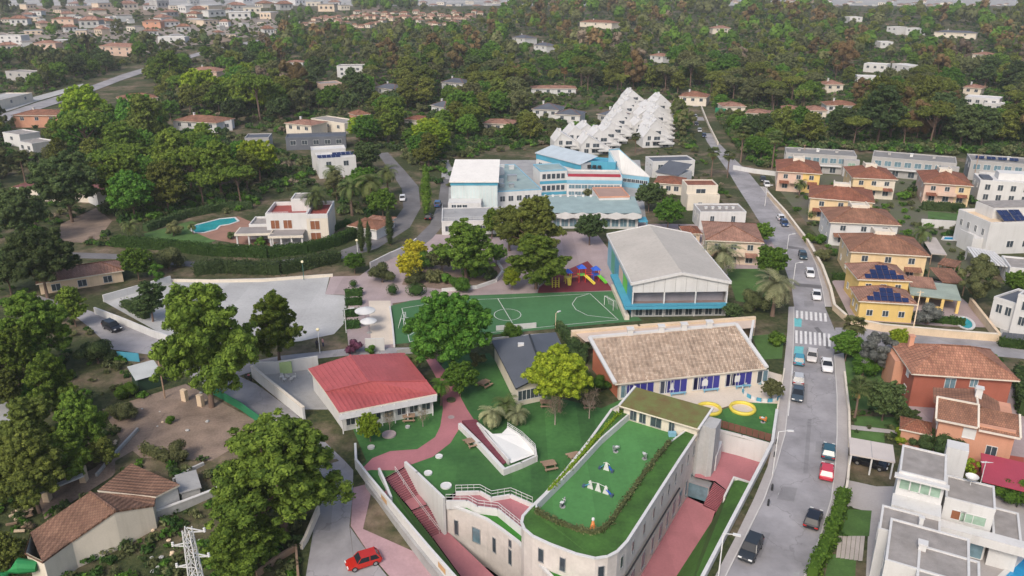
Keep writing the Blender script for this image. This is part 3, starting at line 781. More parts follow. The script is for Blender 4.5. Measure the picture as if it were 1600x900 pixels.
def crown_shape(kind, rs):
 """clumps of a crown about 10 m across; returns lobes, trunk top height, total"""
 L = []
 def bouquet(x, y, z, R, fl=.75, k=1.0):
  """a tuft-covered dome: one dense heart and small tufts over it"""
  L.append((x, y, z, R * .72, R * .72, R * .6 * fl))
  for _ in range(int((9 + 6 * R) * k)):
   d = rs.normal(size=3); d[2] = abs(d[2]) * 1.1 - .35; d /= np.linalg.norm(d)
   q = R * rs.uniform(.7, 1.08); s = rs.uniform(.26, .52) * (R / 1.5) ** .5
   L.append((x + d[0] * q, y + d[1] * q, z + d[2] * q * fl, s, s, s * .8))
 if kind == 'umbrella':            # broad dome of many bouquets carried on a tall stem
  n = 15
  for i in range(n):
   a = i * 2.4 + rs.uniform(-.3, .3); rr = 3.6 * math.sqrt((i + .4) / n) * rs.uniform(.85, 1.1)
   z = 6.3 + 1.9 * math.sqrt(max(0, 1 - (rr / 4.3) ** 2)) + rs.uniform(-.35, .35)
   bouquet(rr * math.cos(a), rr * math.sin(a), z, rs.uniform(1.0, 1.55), .7)
  return L, 6.0
 if kind == 'aleppo':              # irregular pine built of separate bouquets at many heights
  n = 22
  for i in range(n):
   h = (i + rs.uniform(0, 1)) / n; a = i * 2.4 + rs.uniform(-.5, .5)
   R_ = 3.5 * (1 - .72 * h ** 1.7) * (.72 + .28 * min(1, h / .25)) * rs.uniform(.55, 1.12)
   bouquet(R_ * math.cos(a) + .4 * math.sin(h * 5), R_ * math.sin(a), 2.9 + 6.2 * h, rs.uniform(1.1, 1.75) * (1 - .2 * h), .8)
  L.append((0, 0, 5.2, 1.7, 1.7, 2.4))
  return L, 4.5
 if kind == 'round':               # dense broad-leaved crown
  L.append((0, 0, 5.0, 2.7, 2.7, 2.5))
  n = 18
  for i in range(n):
   z = 1 - 1.7 * (i + .5) / n; rr = math.sqrt(1 - min(1, z * z)); a = i * 2.4; q = rs.uniform(.8, 1.08)
   bouquet(3.1 * rr * math.cos(a) * q, 3.1 * rr * math.sin(a) * q, 5.0 + 2.9 * z * q, rs.uniform(1.1, 1.6), .9)
  return L, 3.2
 if kind == 'twig':                # bare sapling
  for i in range(12):
   a = i * 2.4; L.append((1.5 * math.cos(a), 1.5 * math.sin(a), 4.5 + 4.5 * i / 12, 1.9, 1.9, 1.7))
  return L, 4.5
 if kind == 'loose':               # taller loose crown
  n = 30
  for i in range(n):
   a = rs.uniform(0, 2 * PI); h = rs.uniform(0, 1)
   rr = 4.0 * math.sqrt(rs.uniform(.1, 1)) * math.sin(PI * (.18 + .75 * h))
   s = rs.uniform(.75, 1.3)
   L.append((rr * math.cos(a), rr * math.sin(a), 3.0 + 8.5 * h, s, s, s * .95))
  return L, 4.0
 if kind == 'shrub':
  for i in range(14):
   d = rs.normal(size=3); d /= np.linalg.norm(d); q = rs.uniform(.3, 1)
   s = rs.uniform(1.2, 2.0)
   L.append((d[0] * 3.6 * q, d[1] * 3.6 * q, max(1.0, 3.0 + d[2] * 2.4 * q), s, s, s * .85))
  return L, 2.0
 if kind == 'ball':                # clipped
  return [(0, 0, 4.6, 4.9, 4.9, 4.4)], 2.5
 if kind == 'cypress':             # 10 m tall, slim
  for i in range(14):
   h = i / 13; r = .95 * math.sin(PI * (.12 + .86 * h)) ** .8
   L.append((rs.uniform(-.15, .15), rs.uniform(-.15, .15), .8 + 9.0 * h, r + .15, r + .15, .9))
  return L, 1.2
def trunk_mb(kind, lobes, top, rs, m=0, limbs=7):
 mb = MB()
 r0 = .16 if kind == 'cypress' else .24 if kind in ('umbrella', 'aleppo') else .2
 if kind in ('shrub', 'ball'): r0 = .3
 lean = rs.uniform(-.5, .5, 2) if kind in ('umbrella', 'aleppo') else (0, 0)
 pts = [(0, 0, -.3), (lean[0] * .3, lean[1] * .3, top * .4), (lean[0] * .7, lean[1] * .7, top * .8), (lean[0], lean[1], top * 1.08)]
 mb.tube(pts, [r0 * 1.15, r0 * .85, r0 * .7, r0 * .5], 7, m)
 if kind not in ('cypress', 'ball'):
  for i in rs.choice(len(lobes), min(limbs, len(lobes)), replace=False):
   l = lobes[i]
   st = Vector((lean[0] * .7, lean[1] * .7, top * rs.uniform(.6, 1.0)))
   en = Vector(l[:3]); mid = st.lerp(en, .5) + Vector((0, 0, -.25))
   mb.tube([st, mid, en], [r0 * .42, r0 * .3, r0 * .12], 5, m)
 return mb
def proto(kind, leaf, level, seed, bark=None):
 """(crown mesh, trunk mesh) or, at the far level, one joined mesh"""
 key = (kind, leaf.name, level, seed)
 if key in PROTO: return PROTO[key]
 rs = np.random.RandomState(seed * 13 + len(kind))
 lobes, top = crown_shape(kind, rs)
 n, size = {'near': (36000, .125), 'mid': (11000, .2), 'far': (2000, .42)}[level]
 if kind in ('cypress',): n, size = n // 4, size * .6
 if kind in ('shrub',): n, size = n // 2, size * 1.15
 if kind == 'ball': n, size = n // 3, size * .9
 shell = (.97, 1.03) if kind == 'ball' else (.72, 1.06)
 Q, t = leaf_quads(rs, lobes, n, size, shell=shell, nn=.22 if level == 'far' else .36, tn=.25 if level == 'far' else .5)
 if kind == 'twig':
  Q, t = leaf_quads(rs, lobes, 700, .62, shell=(.1, 1.0), nn=2)
  m_ = Q.mean(axis=1, keepdims=True); ax = (Q[:, 2] - Q[:, 0])[:, None, :] * .5; bx = (Q[:, 3] - Q[:, 1])[:, None, :] * .06
  Q = np.concatenate([m_ - ax, m_ - bx, m_ + ax, m_ + bx], axis=1); lobes_in = []
 else: lobes_in = lobes
 inner = MB()
 for l in lobes_in if level != 'far' else [l for l in lobes_in if l[3] > .6]:
  ico(inner, l[:3], (l[3] * .78, l[4] * .78, l[5] * .74), 0)
 tk = trunk_mb(kind, lobes, top, rs)
 bark = bark or BARK
 if level == 'far':
  k = len(inner.v); inner.v += tk.v; inner.f += [tuple(i + k for i in f) for f in tk.f]; inner.m += [1] * len(tk.f)
  r = (quads_mesh(kind + '_tree', Q, t, [leaf, bark], inner), None)
 else:
  r = (quads_mesh('crown', Q, t, [leaf], inner), tk.mesh('trunk', bark, smooth=True))
 PROTO[key] = r
 return r
CW = {'umbrella': 9.3, 'aleppo': 8.7, 'round': 8.5, 'loose': 8.6, 'twig': 6.5, 'shrub': 9.0, 'ball': 9.8, 'cypress': 2.2}      # crown width
CZ = {'umbrella': 7.9, 'aleppo': 6.4, 'round': 5.2, 'loose': 7.2, 'twig': 7.0, 'shrub': 2.9, 'ball': 4.6, 'cypress': 5.2}        # crown middle
NAMES = {'umbrella': 'pine_tree', 'aleppo': 'pine_tree', 'round': 'broadleaf_tree', 'loose': 'broadleaf_tree', 'twig': 'sapling', 'shrub': 'shrub', 'ball': 'clipped_shrub', 'cypress': 'cypress_tree'}
CATS = {'umbrella': 'pine tree', 'aleppo': 'pine tree', 'round': 'tree', 'loose': 'tree', 'twig': 'sapling', 'shrub': 'shrub', 'ball': 'shrub', 'cypress': 'cypress tree'}
TREES = []
def put_tree(kind, leaf, base, s, level, label, group=None, sz=None, seed=None, bark=None):
 seed = RNG.randrange(3 if level == 'near' else 4) if seed is None else seed
 cm, tm = proto(kind, leaf, level, seed, bark)
 rz = RNG.uniform(0, 2 * PI)
 sz = sz or s * RNG.uniform(.94, 1.08)
 TREES.append((base.x, base.y, CW[kind] * s))
 if level == 'far':
  o = link_mesh(NAMES[kind], cm, None, base, rz)
  o.scale = (s, s, sz)
  tag(o, label, CATS[kind], group)
  return o
 o = thing(NAMES[kind], label, CATS[kind], base, rz, group)
 o.scale = (s, s, sz)
 link_mesh('trunk', tm, o)
 link_mesh('crown', cm, o)
 return o
def tree_px(kind, leaf, cx, cy, wpx, label, group=None, level=None, zs=1.0, seed=None, bark=None):
 """tree whose crown middle is seen at (cx, cy) and is wpx wide; zs = height stretch"""
 h = 5.0
 for _ in range(12):
  q = G(cx, cy, h)
  W = wpx / px_per_m(q)
  s = W / CW[kind]
  h = CZ[kind] * s * zs
 q = G(cx, cy, h)
 base = Vector((q.x, q.y, zg(q.x, q.y) - .05))
 if level is None: level = 'near' if wpx > 80 else 'mid' if wpx > 34 else 'far'
 return put_tree(kind, leaf, base, s, level, label, group, s * zs, seed, bark)
def palm_meshes(style, leaf, seed):
 key = ('palm', style, leaf.name, seed)
 if key in PROTO: return PROTO[key]
 rs = np.random.RandomState(seed + 77)
 H = 5.2
 fr = []; tint = []
 nf = 46 if style == 'date' else 34
 for i in range(nf):
  az = rs.uniform(0, 2 * PI); el = rs.uniform(-.5, 1.35) if style == 'date' else rs.uniform(-.7, 1.3)
  Lf = rs.uniform(2.5, 3.1) if style == 'date' else rs.uniform(1.5, 2.0)
  ca, sa = math.cos(az), math.sin(az)
  pts = []
  ang, p = el, np.array([0., 0., H])
  for k in range(9):
   pts.append(p.copy()); st = Lf / 8
   p = p + st * np.array([ca * math.cos(ang), sa * math.cos(ang), math.sin(ang)])
   ang -= .22 if style == 'date' else .12
  side = np.array([-sa, ca, 0])
  tn = rs.uniform(0, .8)
  if style == 'date':
   for k in range(1, 9):
    for j in range(2):
     q0 = pts[k - 1] + (pts[k] - pts[k - 1]) * (.25 + .5 * j)
     ax = (pts[k] - pts[k - 1]) / np.linalg.norm(pts[k] - pts[k - 1])
     ln = .52 * math.sin(PI * (.12 + .8 * k / 9)) + .1
     for sg in (-1, 1):
      e = q0 + sg * side * ln * .85 + ax * ln * .55 + np.array([0, 0, -.16 * ln + .1])
      w = ax * .055
      fr.append([q0 - w, q0 + w, e + w * .4, e - w * .4]); tint.append(min(1, max(0, tn + rs.uniform(-.15, .3))))
   for k in range(1, 9):
    w = side * .04
    fr.append([pts[k - 1] - w, pts[k - 1] + w, pts[k] + w, pts[k] - w]); tint.append(.6)
  else:                                   # fan leaf: stalk and a pleated fan
   hub = pts[4]; ax = (pts[5] - pts[4]) / np.linalg.norm(pts[5] - pts[4])
   w = side * .03
   fr.append([pts[0] - w, pts[0] + w, hub + w, hub - w]); tint.append(.5)
   for j in range(9):
    a = (j - 4) * .36
    dv = ax * math.cos(a) + side * math.sin(a)
    e = hub + dv * .95 * rs.uniform(.85, 1.1) + np.array([0, 0, -.18])
    pw = np.cross(dv, np.array([0, 0, 1.])) * .13
    m_ = hub + dv * .5
    fr.append([hub, m_ + pw, e, m_ - pw]); tint.append(min(1, max(0, tn + rs.uniform(-.1, .3))))
 cm = quads_mesh('crown', np.array(fr), np.array(tint), [leaf])
 tb = MB()
 zs = [-.2, .3, 1.5, 3, 4.4, 5.0, 5.3]
 tb.tube([(0.05 * math.sin(z), 0, z) for z in zs], [.32, .26, .21, .2, .24, .3, .12] if style == 'date' else [.24, .18, .15, .14, .17, .22, .1], 8)
 tm = tb.mesh('trunk', BARK, smooth=True)
 sk = []
 for i in range(26):
  az = rs.uniform(0, 2 * PI); d = np.array([math.cos(az), math.sin(az), 0]); sd_ = np.array([-math.sin(az), math.cos(az), 0]) * .09
  a = np.array([0, 0, H - .15]) + d * .2; b = a + d * rs.uniform(.4, .8) + np.array([0, 0, -rs.uniform(.8, 1.5)])
  sk.append([a - sd_, a + sd_, b + sd_ * .5, b - sd_ * .5])
 dm = quads_mesh('dead_fronds', np.array(sk), rs.uniform(0, 1, 26), [L_DRY])
 PROTO[key] = (tm, cm, dm)
 return PROTO[key]
def palm_px(cx, cy, wpx, label, style='date', leaf=None, hs=1.0, group=None):
 """palm whose heart is seen at (cx, cy), crown wpx wide; hs = height of stem against crown"""
 leaf = leaf or L_PALM
 W0 = 5.6 if style == 'date' else 4.4
 h = 5.0
 for _ in range(12):
  q = G(cx, cy, h); s = wpx / px_per_m(q) / W0; h = 5.2 * s * hs
 o = thing('palm_tree', label, 'palm tree', (q.x, q.y, zg(q.x, q.y)), RNG.uniform(0, 6), group)
 o.scale = (s, s, s)
 tm, cm, dm = palm_meshes(style, leaf, RNG.randrange(3))
 dz = 5.2 * (hs - 1)
 t = link_mesh('trunk', tm, o); t.scale = (1, 1, max(.15, hs))
 c = link_mesh('crown', cm, o); c.location = (0, 0, dz)
 d = link_mesh('dead_fronds', dm, o); d.location = (0, 0, dz)
 TREES.append((q.x, q.y, 3.0))
 return o
def hedge_px(pl, w, h, label, leaf=None, name='hedge', z=None, group=None, dens=26, size=.2, rough=.14, pts=None):
 """clipped hedge along a pixel polyline on the ground"""
 leaf = leaf or L_HEDGE
 rs = np.random.RandomState(int(pl[0][0] * 7 + pl[0][1]) % 9999 if pts is None else int(abs(pts[0].x) * 10) + 3)
 pts = pts or ([G(*p) for p in pl] if z is None else [P(p[0], p[1], z) for p in pl])
 o0 = pts[0].copy()
 Qs, core = [], MB()
 for i in range(len(pts) - 1):
  a, b = pts[i] - o0, pts[i + 1] - o0
  d = b - a; ln = math.hypot(d.x, d.y)
  if ln < .05: continue
  dx = np.array(d) / ln; nx = np.array([-dx[1], dx[0], 0])
  n = int(dens * ln * (w + 2 * h))
  u = rs.uniform(0, ln, n); v = rs.uniform(-h, w + h, n)
  side = np.where(v < 0, -w / 2, np.where(v > w, w / 2, v - w / 2))
  zz = np.where(v < 0, h + v, np.where(v > w, h - (v - w), h))
  nrm = np.where((v < 0)[:, None], -nx, np.where((v > w)[:, None], nx, np.array([0, 0, 1.])))
  c = np.array(a) + u[:, None] * dx + side[:, None] * nx + zz[:, None] * np.array([0, 0, 1.])
  c += rs.normal(scale=rough, size=(n, 3)) + (rough * np.sin(u * 1.7 + zz * 2))[:, None] * nrm
  nn = nrm + rs.normal(scale=.6, size=(n, 3)); nn /= np.linalg.norm(nn, axis=1)[:, None]
  t = np.cross(nn, rs.normal(size=(n, 3))); t /= np.linalg.norm(t, axis=1)[:, None]
  bb = np.cross(nn, t); s = size * rs.uniform(.5, 1.3, n)[:, None]
  Qs.append(np.stack([c - t * s, c - bb * s * .7, c + t * s, c + bb * s * .7], axis=1))
  r = Vector(nx) * w * .44
  A, B, C, D = a - r, b - r, b + r, a + r
  bot = [(p.x, p.y, p.z - .05) for p in (A, B, C, D)]; top = [(p.x, p.y, p.z + h * .93) for p in (A, B, C, D)]
  for j in range(4): core.poly([bot[j], bot[(j + 1) % 4], top[(j + 1) % 4], top[j]])
  core.poly(top)
 Q = np.vstack(Qs)
 ph = np.sin(Q[:, 0, 0] * .9) * np.cos(Q[:, 0, 1] * .8)
 tint = np.clip(.35 + .2 * ph + rs.uniform(-.25, .35, len(Q)), 0, 1)
 o = link_mesh(name, quads_mesh(name, Q, tint, [leaf], core), None, o0)
 return tag(o, label, 'hedge', group)
# ------------------------------------------------------------------ building helpers
def building(name, label, A, B, D, z, cat='house', group=None, zbase=0.0):
 """root Empty at the near-left corner; A, B near wall ends (pixels at height z); D depth in metres or a far-wall pixel at height z"""
 a, b = P(A[0], A[1], z), P(B[0], B[1], z)
 d = b - a; w = math.hypot(d.x, d.y); yaw = math.atan2(d.y, d.x)
 if isinstance(D, (tuple, list)):
  c = P(D[0], D[1], z) - a
  D = abs(-math.sin(yaw) * c.x + math.cos(yaw) * c.y)
 c, s = math.cos(yaw), math.sin(yaw)
 FOOT.append([Vector((a.x + u * c - v * s, a.y + u * s + v * c)) for u, v in ((-1, -1.5), (w + 1, -1.5), (w + 1, D + 1), (-1, D + 1))])
 return thing(name, label, cat, (a.x, a.y, zbase), yaw, group), w, D
def walls(root, x0, x1, y0, y1, z0, z1, m, name='wall', top=True):
 mb = MB(); mb.prism([(x0, y0), (x1, y0), (x1, y1), (x0, y1)], z0, z1)
 return mb.build(name, m, root)
def flat_roof(root, x0, x1, y0, y1, z, m=GRAVEL, par=0.45, th=0.25, pm=WHITE, name='roof'):
 """gravel deck inside a parapet that stands on the wall"""
 mb = MB(); mb.poly([(x0 + th, y0 + th, z + .06), (x1 - th, y0 + th, z + .06), (x1 - th, y1 - th, z + .06), (x0 + th, y1 - th, z + .06)])
 r = mb.build(name, m, root)
 p = MB()
 o = .03
 p.box(x0 - o, x1 + o, y0 - o, y0 + th, z - .1, z + par); p.box(x0 - o, x1 + o, y1 - th, y1 + o, z - .1, z + par)
 p.box(x0 - o, x0 + th, y0 + th, y1 - th, z - .1, z + par); p.box(x1 - th, x1 + o, y0 + th, y1 - th, z - .1, z + par)
 p.build('parapet', pm, r)
 return r
def hip_roof(root, x0, x1, y0, y1, z, rise, m=T_TERRA, o=.5, axis=None, end=1.0, name='roof', cap=T_ORNG):
 """hipped roof (end=1), gable (end=0)"""
 x0 -= o; x1 += o; y0 -= o; y1 += o
 w, d = x1 - x0, y1 - y0
 mb = MB(); t = .22
 if axis is None: axis = 'x' if w >= d else 'y'
 if axis == 'x':
  e = d / 2 * end * min(1, w / d); r0, r1 = (x0 + e, (y0 + y1) / 2), (x1 - e, (y0 + y1) / 2)
 else:
  e = w / 2 * end * min(1, d / w); r0, r1 = ((x0 + x1) / 2, y0 + e), ((x0 + x1) / 2, y1 - e)
 R0, R1 = (*r0, z + rise), (*r1, z + rise)
 a, b, c, dd = (x0, y0, z), (x1, y0, z), (x1, y1, z), (x0, y1, z)
 if axis == 'x':
  mb.poly([a, b, R1, R0]); mb.poly([c, dd, R0, R1]); mb.poly([b, c, R1]); mb.poly([dd, a, R0])
 else:
  mb.poly([a, b, R0]); mb.poly([b, c, R1, R0]); mb.poly([c, dd, R1]); mb.poly([dd, a, R0, R1])
 lo = lambda p: (p[0], p[1], p[2] - t)
 for p, q in ((a, b), (b, c), (c, dd), (dd, a)): mb.poly([lo(p), lo(q), q, p], 1)
 mb.poly([lo(dd), lo(c), lo(b), lo(a)], 1)
 r = mb.build(name, [m, CREAM], root)
 cp = MB()
 up = lambda p, k=.05: (p[0], p[1], p[2] + k)
 cp.bar(up(R0), up(R1), .26, .12)
 if end > .05:
  if axis == 'x': prs = ((a, R0), (dd, R0), (b, R1), (c, R1))
  else: prs = ((a, R0), (b, R0), (c, R1), (dd, R1))
  for p, q in prs: cp.bar(up(p, .02), up(q, .05), .24, .1)
 cp.build('ridge', cap, r)
 return r
WCACHE = {}
def window(root, p0, p1, dist, z, w, h, pane=GLASS, fm=SHUT, name='window', mull=1, sill=False):
 """window on the wall p0->p1 (local points, left to right as seen from outside), centred dist along and z high"""
 d = Vector((p1[0] - p0[0], p1[1] - p0[1])); ln = d.length; d /= ln
 key = (round(w, 2), round(h, 2), fm.name, mull, sill)
 if key not in WCACHE:
  mb = MB(); t = .07
  mb.box(-w / 2 - t, w / 2 + t, -.08, .02, h / 2, h / 2 + t); mb.box(-w / 2 - t, w / 2 + t, -.1 if not sill else -.18, .02, -h / 2 - t, -h / 2)
  mb.box(-w / 2 - t, -w / 2, -.08, .02, -h / 2, h / 2); mb.box(w / 2, w / 2 + t, -.08, .02, -h / 2, h / 2)
  for k in range(mull):
   x = -w / 2 + w * (k + 1) / (mull + 1); mb.box(x - .03, x + .03, -.07, .01, -h / 2, h / 2)
  WCACHE[key] = mb.mesh(name, fm)
 k2 = ('pane', round(w, 2), round(h, 2), pane.name)
 if k2 not in WCACHE:
  mb = MB(); mb.poly([(-w / 2, -.025, -h / 2), (w / 2, -.025, -h / 2), (w / 2, -.025, h / 2), (-w / 2, -.025, h / 2)])
  WCACHE[k2] = mb.mesh('pane', pane)
 o = link_mesh(name, WCACHE[key], root, (p0[0] + d.x * dist, p0[1] + d.y * dist, z), math.atan2(d.y, d.x))
 link_mesh('pane', WCACHE[k2], o)
 return o
def face(f, w, d, x0=0, y0=0):
 return {'F': ((x0, y0), (x0 + w, y0)), 'R': ((x0 + w, y0), (x0 + w, y0 + d)), 'L': ((x0, y0 + d), (x0, y0)), 'B': ((x0 + w, y0 + d), (x0, y0 + d))}[f]
def win_row(root, f, w, d, n, z, ww, wh, pane=GLASS, fm=SHUT, x0=0, y0=0, mull=1, m0=.5, m1=.5, name='window'):
 p0, p1 = face(f, w, d, x0, y0)
 ln = math.hypot(p1[0] - p0[0], p1[1] - p0[1])
 for i in range(n):
  window(root, p0, p1, m0 + (ln - m0 - m1) * (i + .5) / n, z, ww, wh, pane, fm, name, mull)
def chimney(parent, x, y, z, s=.5, h=1.1, m=WHITE):
 mb = MB(); mb.box(x - s / 2, x + s / 2, y - s / 2, y + s / 2, z - .8, z + h); mb.box(x - s * .65, x + s * .65, y - s * .65, y + s * .65, z + h, z + h + .12)
 return mb.build('chimney', m, parent)
def rail(root, pts, h=1.0, gap=1.4, m=STEEL, name='railing', world=False, r=.03):
 mb = MB()
 for i in range(len(pts) - 1):
  a, b = Vector(pts[i]), Vector(pts[i + 1]); n = max(1, int((b - a).length / gap))
  for k in range(n + 1):
   p = a.lerp(b, k / n); mb.bar(p, p + Vector((0, 0, h)), r * 1.4, r * 1.4)
  for q in (h, h * .55): mb.bar(a + Vector((0, 0, q)), b + Vector((0, 0, q)), r * 1.6, r * 1.6)
 return mb.build(name, m, root, world=world)
def loc(root, p):
 return mat_of(root).inverted() @ Vector(p)
# ------------------------------------------------------------------ turf-roofed school block (foreground)
tb = thing('turf_roof_school', 'pale stone school block with a green play roof and rounded corner', 'school building', P(930, 800, 0) + Vector((0, 0, Z_RW)))
ZR, ZP, ZF = 3.0, 3.15, 2.2
RIM = [(956, 640), (920, 690), (885, 734), (852, 772), (826, 797), (817, 807), (815, 817), (819, 827), (832, 838), (860, 851), (900, 866), (930, 873), (950, 870),
    (965, 862), (980, 846), (1000, 815), (1030, 768), (1062, 718), (1090, 676)]
rim = [P(x, y, ZR) for x, y in RIM]
INN = [(984, 634), (940, 684), (900, 727), (862, 764), (838, 788), (838, 797), (846, 805), (862, 813), (898, 827), (922, 833), (938, 831), (950, 822), (975, 787), (1010, 736), (1047, 691), (1068, 670)]
inn = [P(x, y, ZP) for x, y in INN]
_a, _b = P(984, 657, ZF), P(1066, 682, ZF); _d = (_b - _a).normalized(); _n = Vector((-_d.y, _d.x, 0))
inn[0] = Vector((*(_a + _n * .4 - _d * .2).xy, ZP)); inn[-1] = Vector((*(_b + _n * .4 + _d * .4).xy, ZP))
BW = [(984, 657), (1066, 682)]                               # foot of the classroom on the roof
bl, br = P(984, 657, ZF), P(1066, 682, ZF)
back = (br - bl).normalized(); back = Vector((-back.y, back.x, 0))
BD = 4.3
foot = [Vector((p.x, p.y, 0)) for p in rim] + [br + back * BD + (br - bl).normalized() * 3.2, bl + back * BD - (br - bl).normalized() * 1.2]
mb = MB()
for i in range(len(foot)):
 a, b = foot[i], foot[(i + 1) % len(foot)]
 mb.poly([(a.x, a.y, Z_RW - .4), (b.x, b.y, Z_RW - .4), (b.x, b.y, ZR), (a.x, a.y, ZR)])
mb.build('wall', STONE, tb, world=True)
mb = MB()
far = [br + back * 1.6 + (br - bl).normalized() * 3.0, bl + back * 1.6 - (br - bl).normalized() * 1.0]
ringo = [(p.x, p.y, ZR + .02) for p in rim] + [(p.x, p.y, ZR + .02) for p in far]
mb.sheet([ringo, [(p.x, p.y, ZP) for p in inn]])
rg = mb.build('planted_rim', mat('rim_turf', (0.040, 0.105, 0.018), .95, .35, scale=.4, fine=3), tb, world=True)
mb = MB()
for i in range(len(rim) - 1):
 a, b = rim[i], rim[i + 1]
 mb.bar((a.x, a.y, ZR + .04), (b.x, b.y, ZR + .04), .34, .16)
mb.build('coping', WHITE, tb, world=True)
mb = MB(); mb.sheet([[(p.x, p.y, ZF) for p in inn]])
mb.build('roof_turf', worn(mat('play_turf', (0.066, 0.200, 0.056), 0.9, 0.18, scale=0.2, fine=2), .6, 2.0, .16), tb, world=True)
mb = MB()
for i in range(len(inn) - 1):
 a, b = inn[i], inn[i + 1]
 mb.bar((a.x, a.y, (ZF + ZP) / 2 + .02), (b.x, b.y, (ZF + ZP) / 2 + .02), .22, ZP - ZF + .1)
mb.build('inner_parapet', WHITE, tb, world=True)
dv = (br - bl).normalized()
c0, c1 = bl - dv * 1.0, br + dv * 2.0
zt = 4.4
mb = MB(); mb.prism([c0, c1, c1 + back * BD, c0 + back * BD], ZF - .1, zt)
cw = mb.build('upper_classroom', CREAM, tb, world=True)
mb = MB()
o0, o1 = c0 - back * .7 - dv * .4, c1 - back * .7 + dv * .4
o2, o3 = c1 + back * (BD + .3) + dv * .4, c0 + back * (BD + .3) - dv * .4
tp = [(o0.x, o0.y, zt + .12), (o1.x, o1.y, zt + .12), (o2.x, o2.y, zt + .65), (o3.x, o3.y, zt + .65)]
lw = [(p[0], p[1], p[2] - .22) for p in tp]
mb.poly(tp)
for i in range(4): mb.poly([lw[i], lw[(i + 1) % 4], tp[(i + 1) % 4], tp[i]], 1)
mb.poly(lw[::-1], 1)
rf = mb.build('sedum_roof', [SEDUM, CREAM], tb, world=True)
ra, rb_ = rim[0], rim[-1]
for p, q in ((o3, o0), (o2, o1)):
 mb = MB(); mb.bar((p.x, p.y, zt + .72), (q.x, q.y, zt + .2), .3, .2)
 e = ra if q is o0 else rb_
 mb.bar((e.x, e.y, ZR + .06), (q.x, q.y, zt + .2), .34, .2)
 mb.build('edge_coping', WHITE, tb, world=True)
for p, q in ((ra, o0), (rb_, o1)):
 mb = MB()
 q2 = Vector((q.x, q.y, zt + .1)); mb.poly([(p.x, p.y, ZR - .2), (q.x, q.y, ZR - .2), (q2.x, q2.y, q2.z), (p.x, p.y, ZR)])
 mb.build('edge_wall', STONE, tb, world=True)
L0, L1 = loc(tb, c0), loc(tb, c1)
wl = (L1 - L0).length
for t, w_, h_ in ((1.5, .9, 2.0), (2.9, .9, 2.0), (4.9, 1.5, 2.0), (7.2, .7, 2.0)):
 window(tb, L0, L1, t, ZF - Z_RW + 1.25, w_, h_, GLASS, STEEL)
for i in range(13, len(rim) - 1):
 a, b = loc(tb, rim[i]), loc(tb, rim[i + 1]); ln = (b - a).length
 n = max(1, int(ln / 2.3))
 for k in range(n):
  t = ln * (k + .5) / n
  window(tb, a, b, t, 6.9, .55, 1.5, GLASS, STEEL, mull=0)
  window(tb, a, b, t + .5, 2.0, .8 if k % 2 else 1.2, 2.3, GLASSB, STEEL, mull=0)
for i in (8, 9, 11):
 a, b = loc(tb, rim[i]), loc(tb, rim[i + 1]); ln = (b - a).length
 window(tb, a, b, ln * .5, 7.0, .6, 1.7, GLASS, STEEL, mull=0)
mb = MB()
pr = [rim[i] for i in range(13, 18)]
for i in range(len(pr) - 1):
 d = (pr[i + 1] - pr[i]).normalized(); nrm = Vector((d.y, -d.x, 0)) * .35
 a, b = pr[i] + nrm, pr[i + 1] + nrm
 mb.bar((a.x, a.y, -1.2), (b.x, b.y, -1.2), .18, .14)
mb.build('ledge', DARKM, tb, world=True)
def rim_plants(pts, leaf, w, h, label):
 o = hedge_px([], w, h, label, leaf, 'rim_planting', pts=pts, dens=55, size=.13, rough=.12)
 for k_ in ('category', 'label'):
  if k_ in o: del o[k_]
 l = o.location.copy(); o.parent = tb; o.location = loc(tb, l)
rim_plants([Vector((p.x, p.y, ZP)) for p in inn[5:15]], L_OLIVE, .45, .4, '')
rim_plants([Vector((p.x, p.y, ZP)).lerp(Vector((q.x, q.y, ZR)), .5) for p, q in zip([inn[0], inn[1], inn[2], inn[3]], [rim[0], rim[1], rim[2], rim[3]])], L_LIME, .35, .25, '')
lt_ = P(1109, 653, 4.6)
tw = thing('lift_tower', 'tall bare concrete lift tower against the turf-roofed school', 'tower', (lt_.x, lt_.y, Z_RW), math.atan2(rim[-1].y - rim[-2].y, rim[-1].x - rim[-2].x) - PI / 2)
mb = MB()
mb.prism([(-1.3, -2.4), (-.5, -2.6), (.1, -2.3), (.9, -2.6), (1.5, -2.2), (1.5, .4), (-1.3, .4)], 2.6, 10.6)
mb.build('shaft', CONC, tw)
mb = MB(); mb.box(-1.2, 1.4, -2.3, .4, 0, 2.7); mb.build('lift_lobby', GREYC, tw)
mb = MB(); mb.box(-1.5, 1.8, -3.9, -2.7, .0, 2.3); mb.build('glazed_porch', GLASSB, tw)
mb = MB(); mb.box(-1.6, 1.9, -4.0, -2.68, 2.3, 2.45); mb.box(-1.6, -1.45, -4.0, -2.7, 0, 2.3); mb.box(1.75, 1.9, -4.0, -2.7, 0, 2.3); mb.build('porch_frame', STEEL, tw)
WING = [(697, 788), (728, 799), (760, 812), (785, 829), (810, 848), (860, 900), (905, 950), (940, 1000)]
wg = [P(x, y, -.6) for x, y in WING]
lw_ = thing('grass_roof_wing', 'low curving stone wing with a wedge of bright grass on top', 'school building', (wg[0].x, wg[0].y, Z_LOW))
mb = MB()
for i in range(len(wg) - 1):
 a, b = wg[i], wg[i + 1]
 mb.poly([(a.x, a.y, Z_LOW - 3), (b.x, b.y, Z_LOW - 3), (b.x, b.y, -.6), (a.x, a.y, -.6)])
mb.build('wall', STONE, lw_, world=True)
inr = [P(x, y, -.6) for x, y in ((698, 786), (722, 792), (776, 797), (806, 818), (824, 838))]
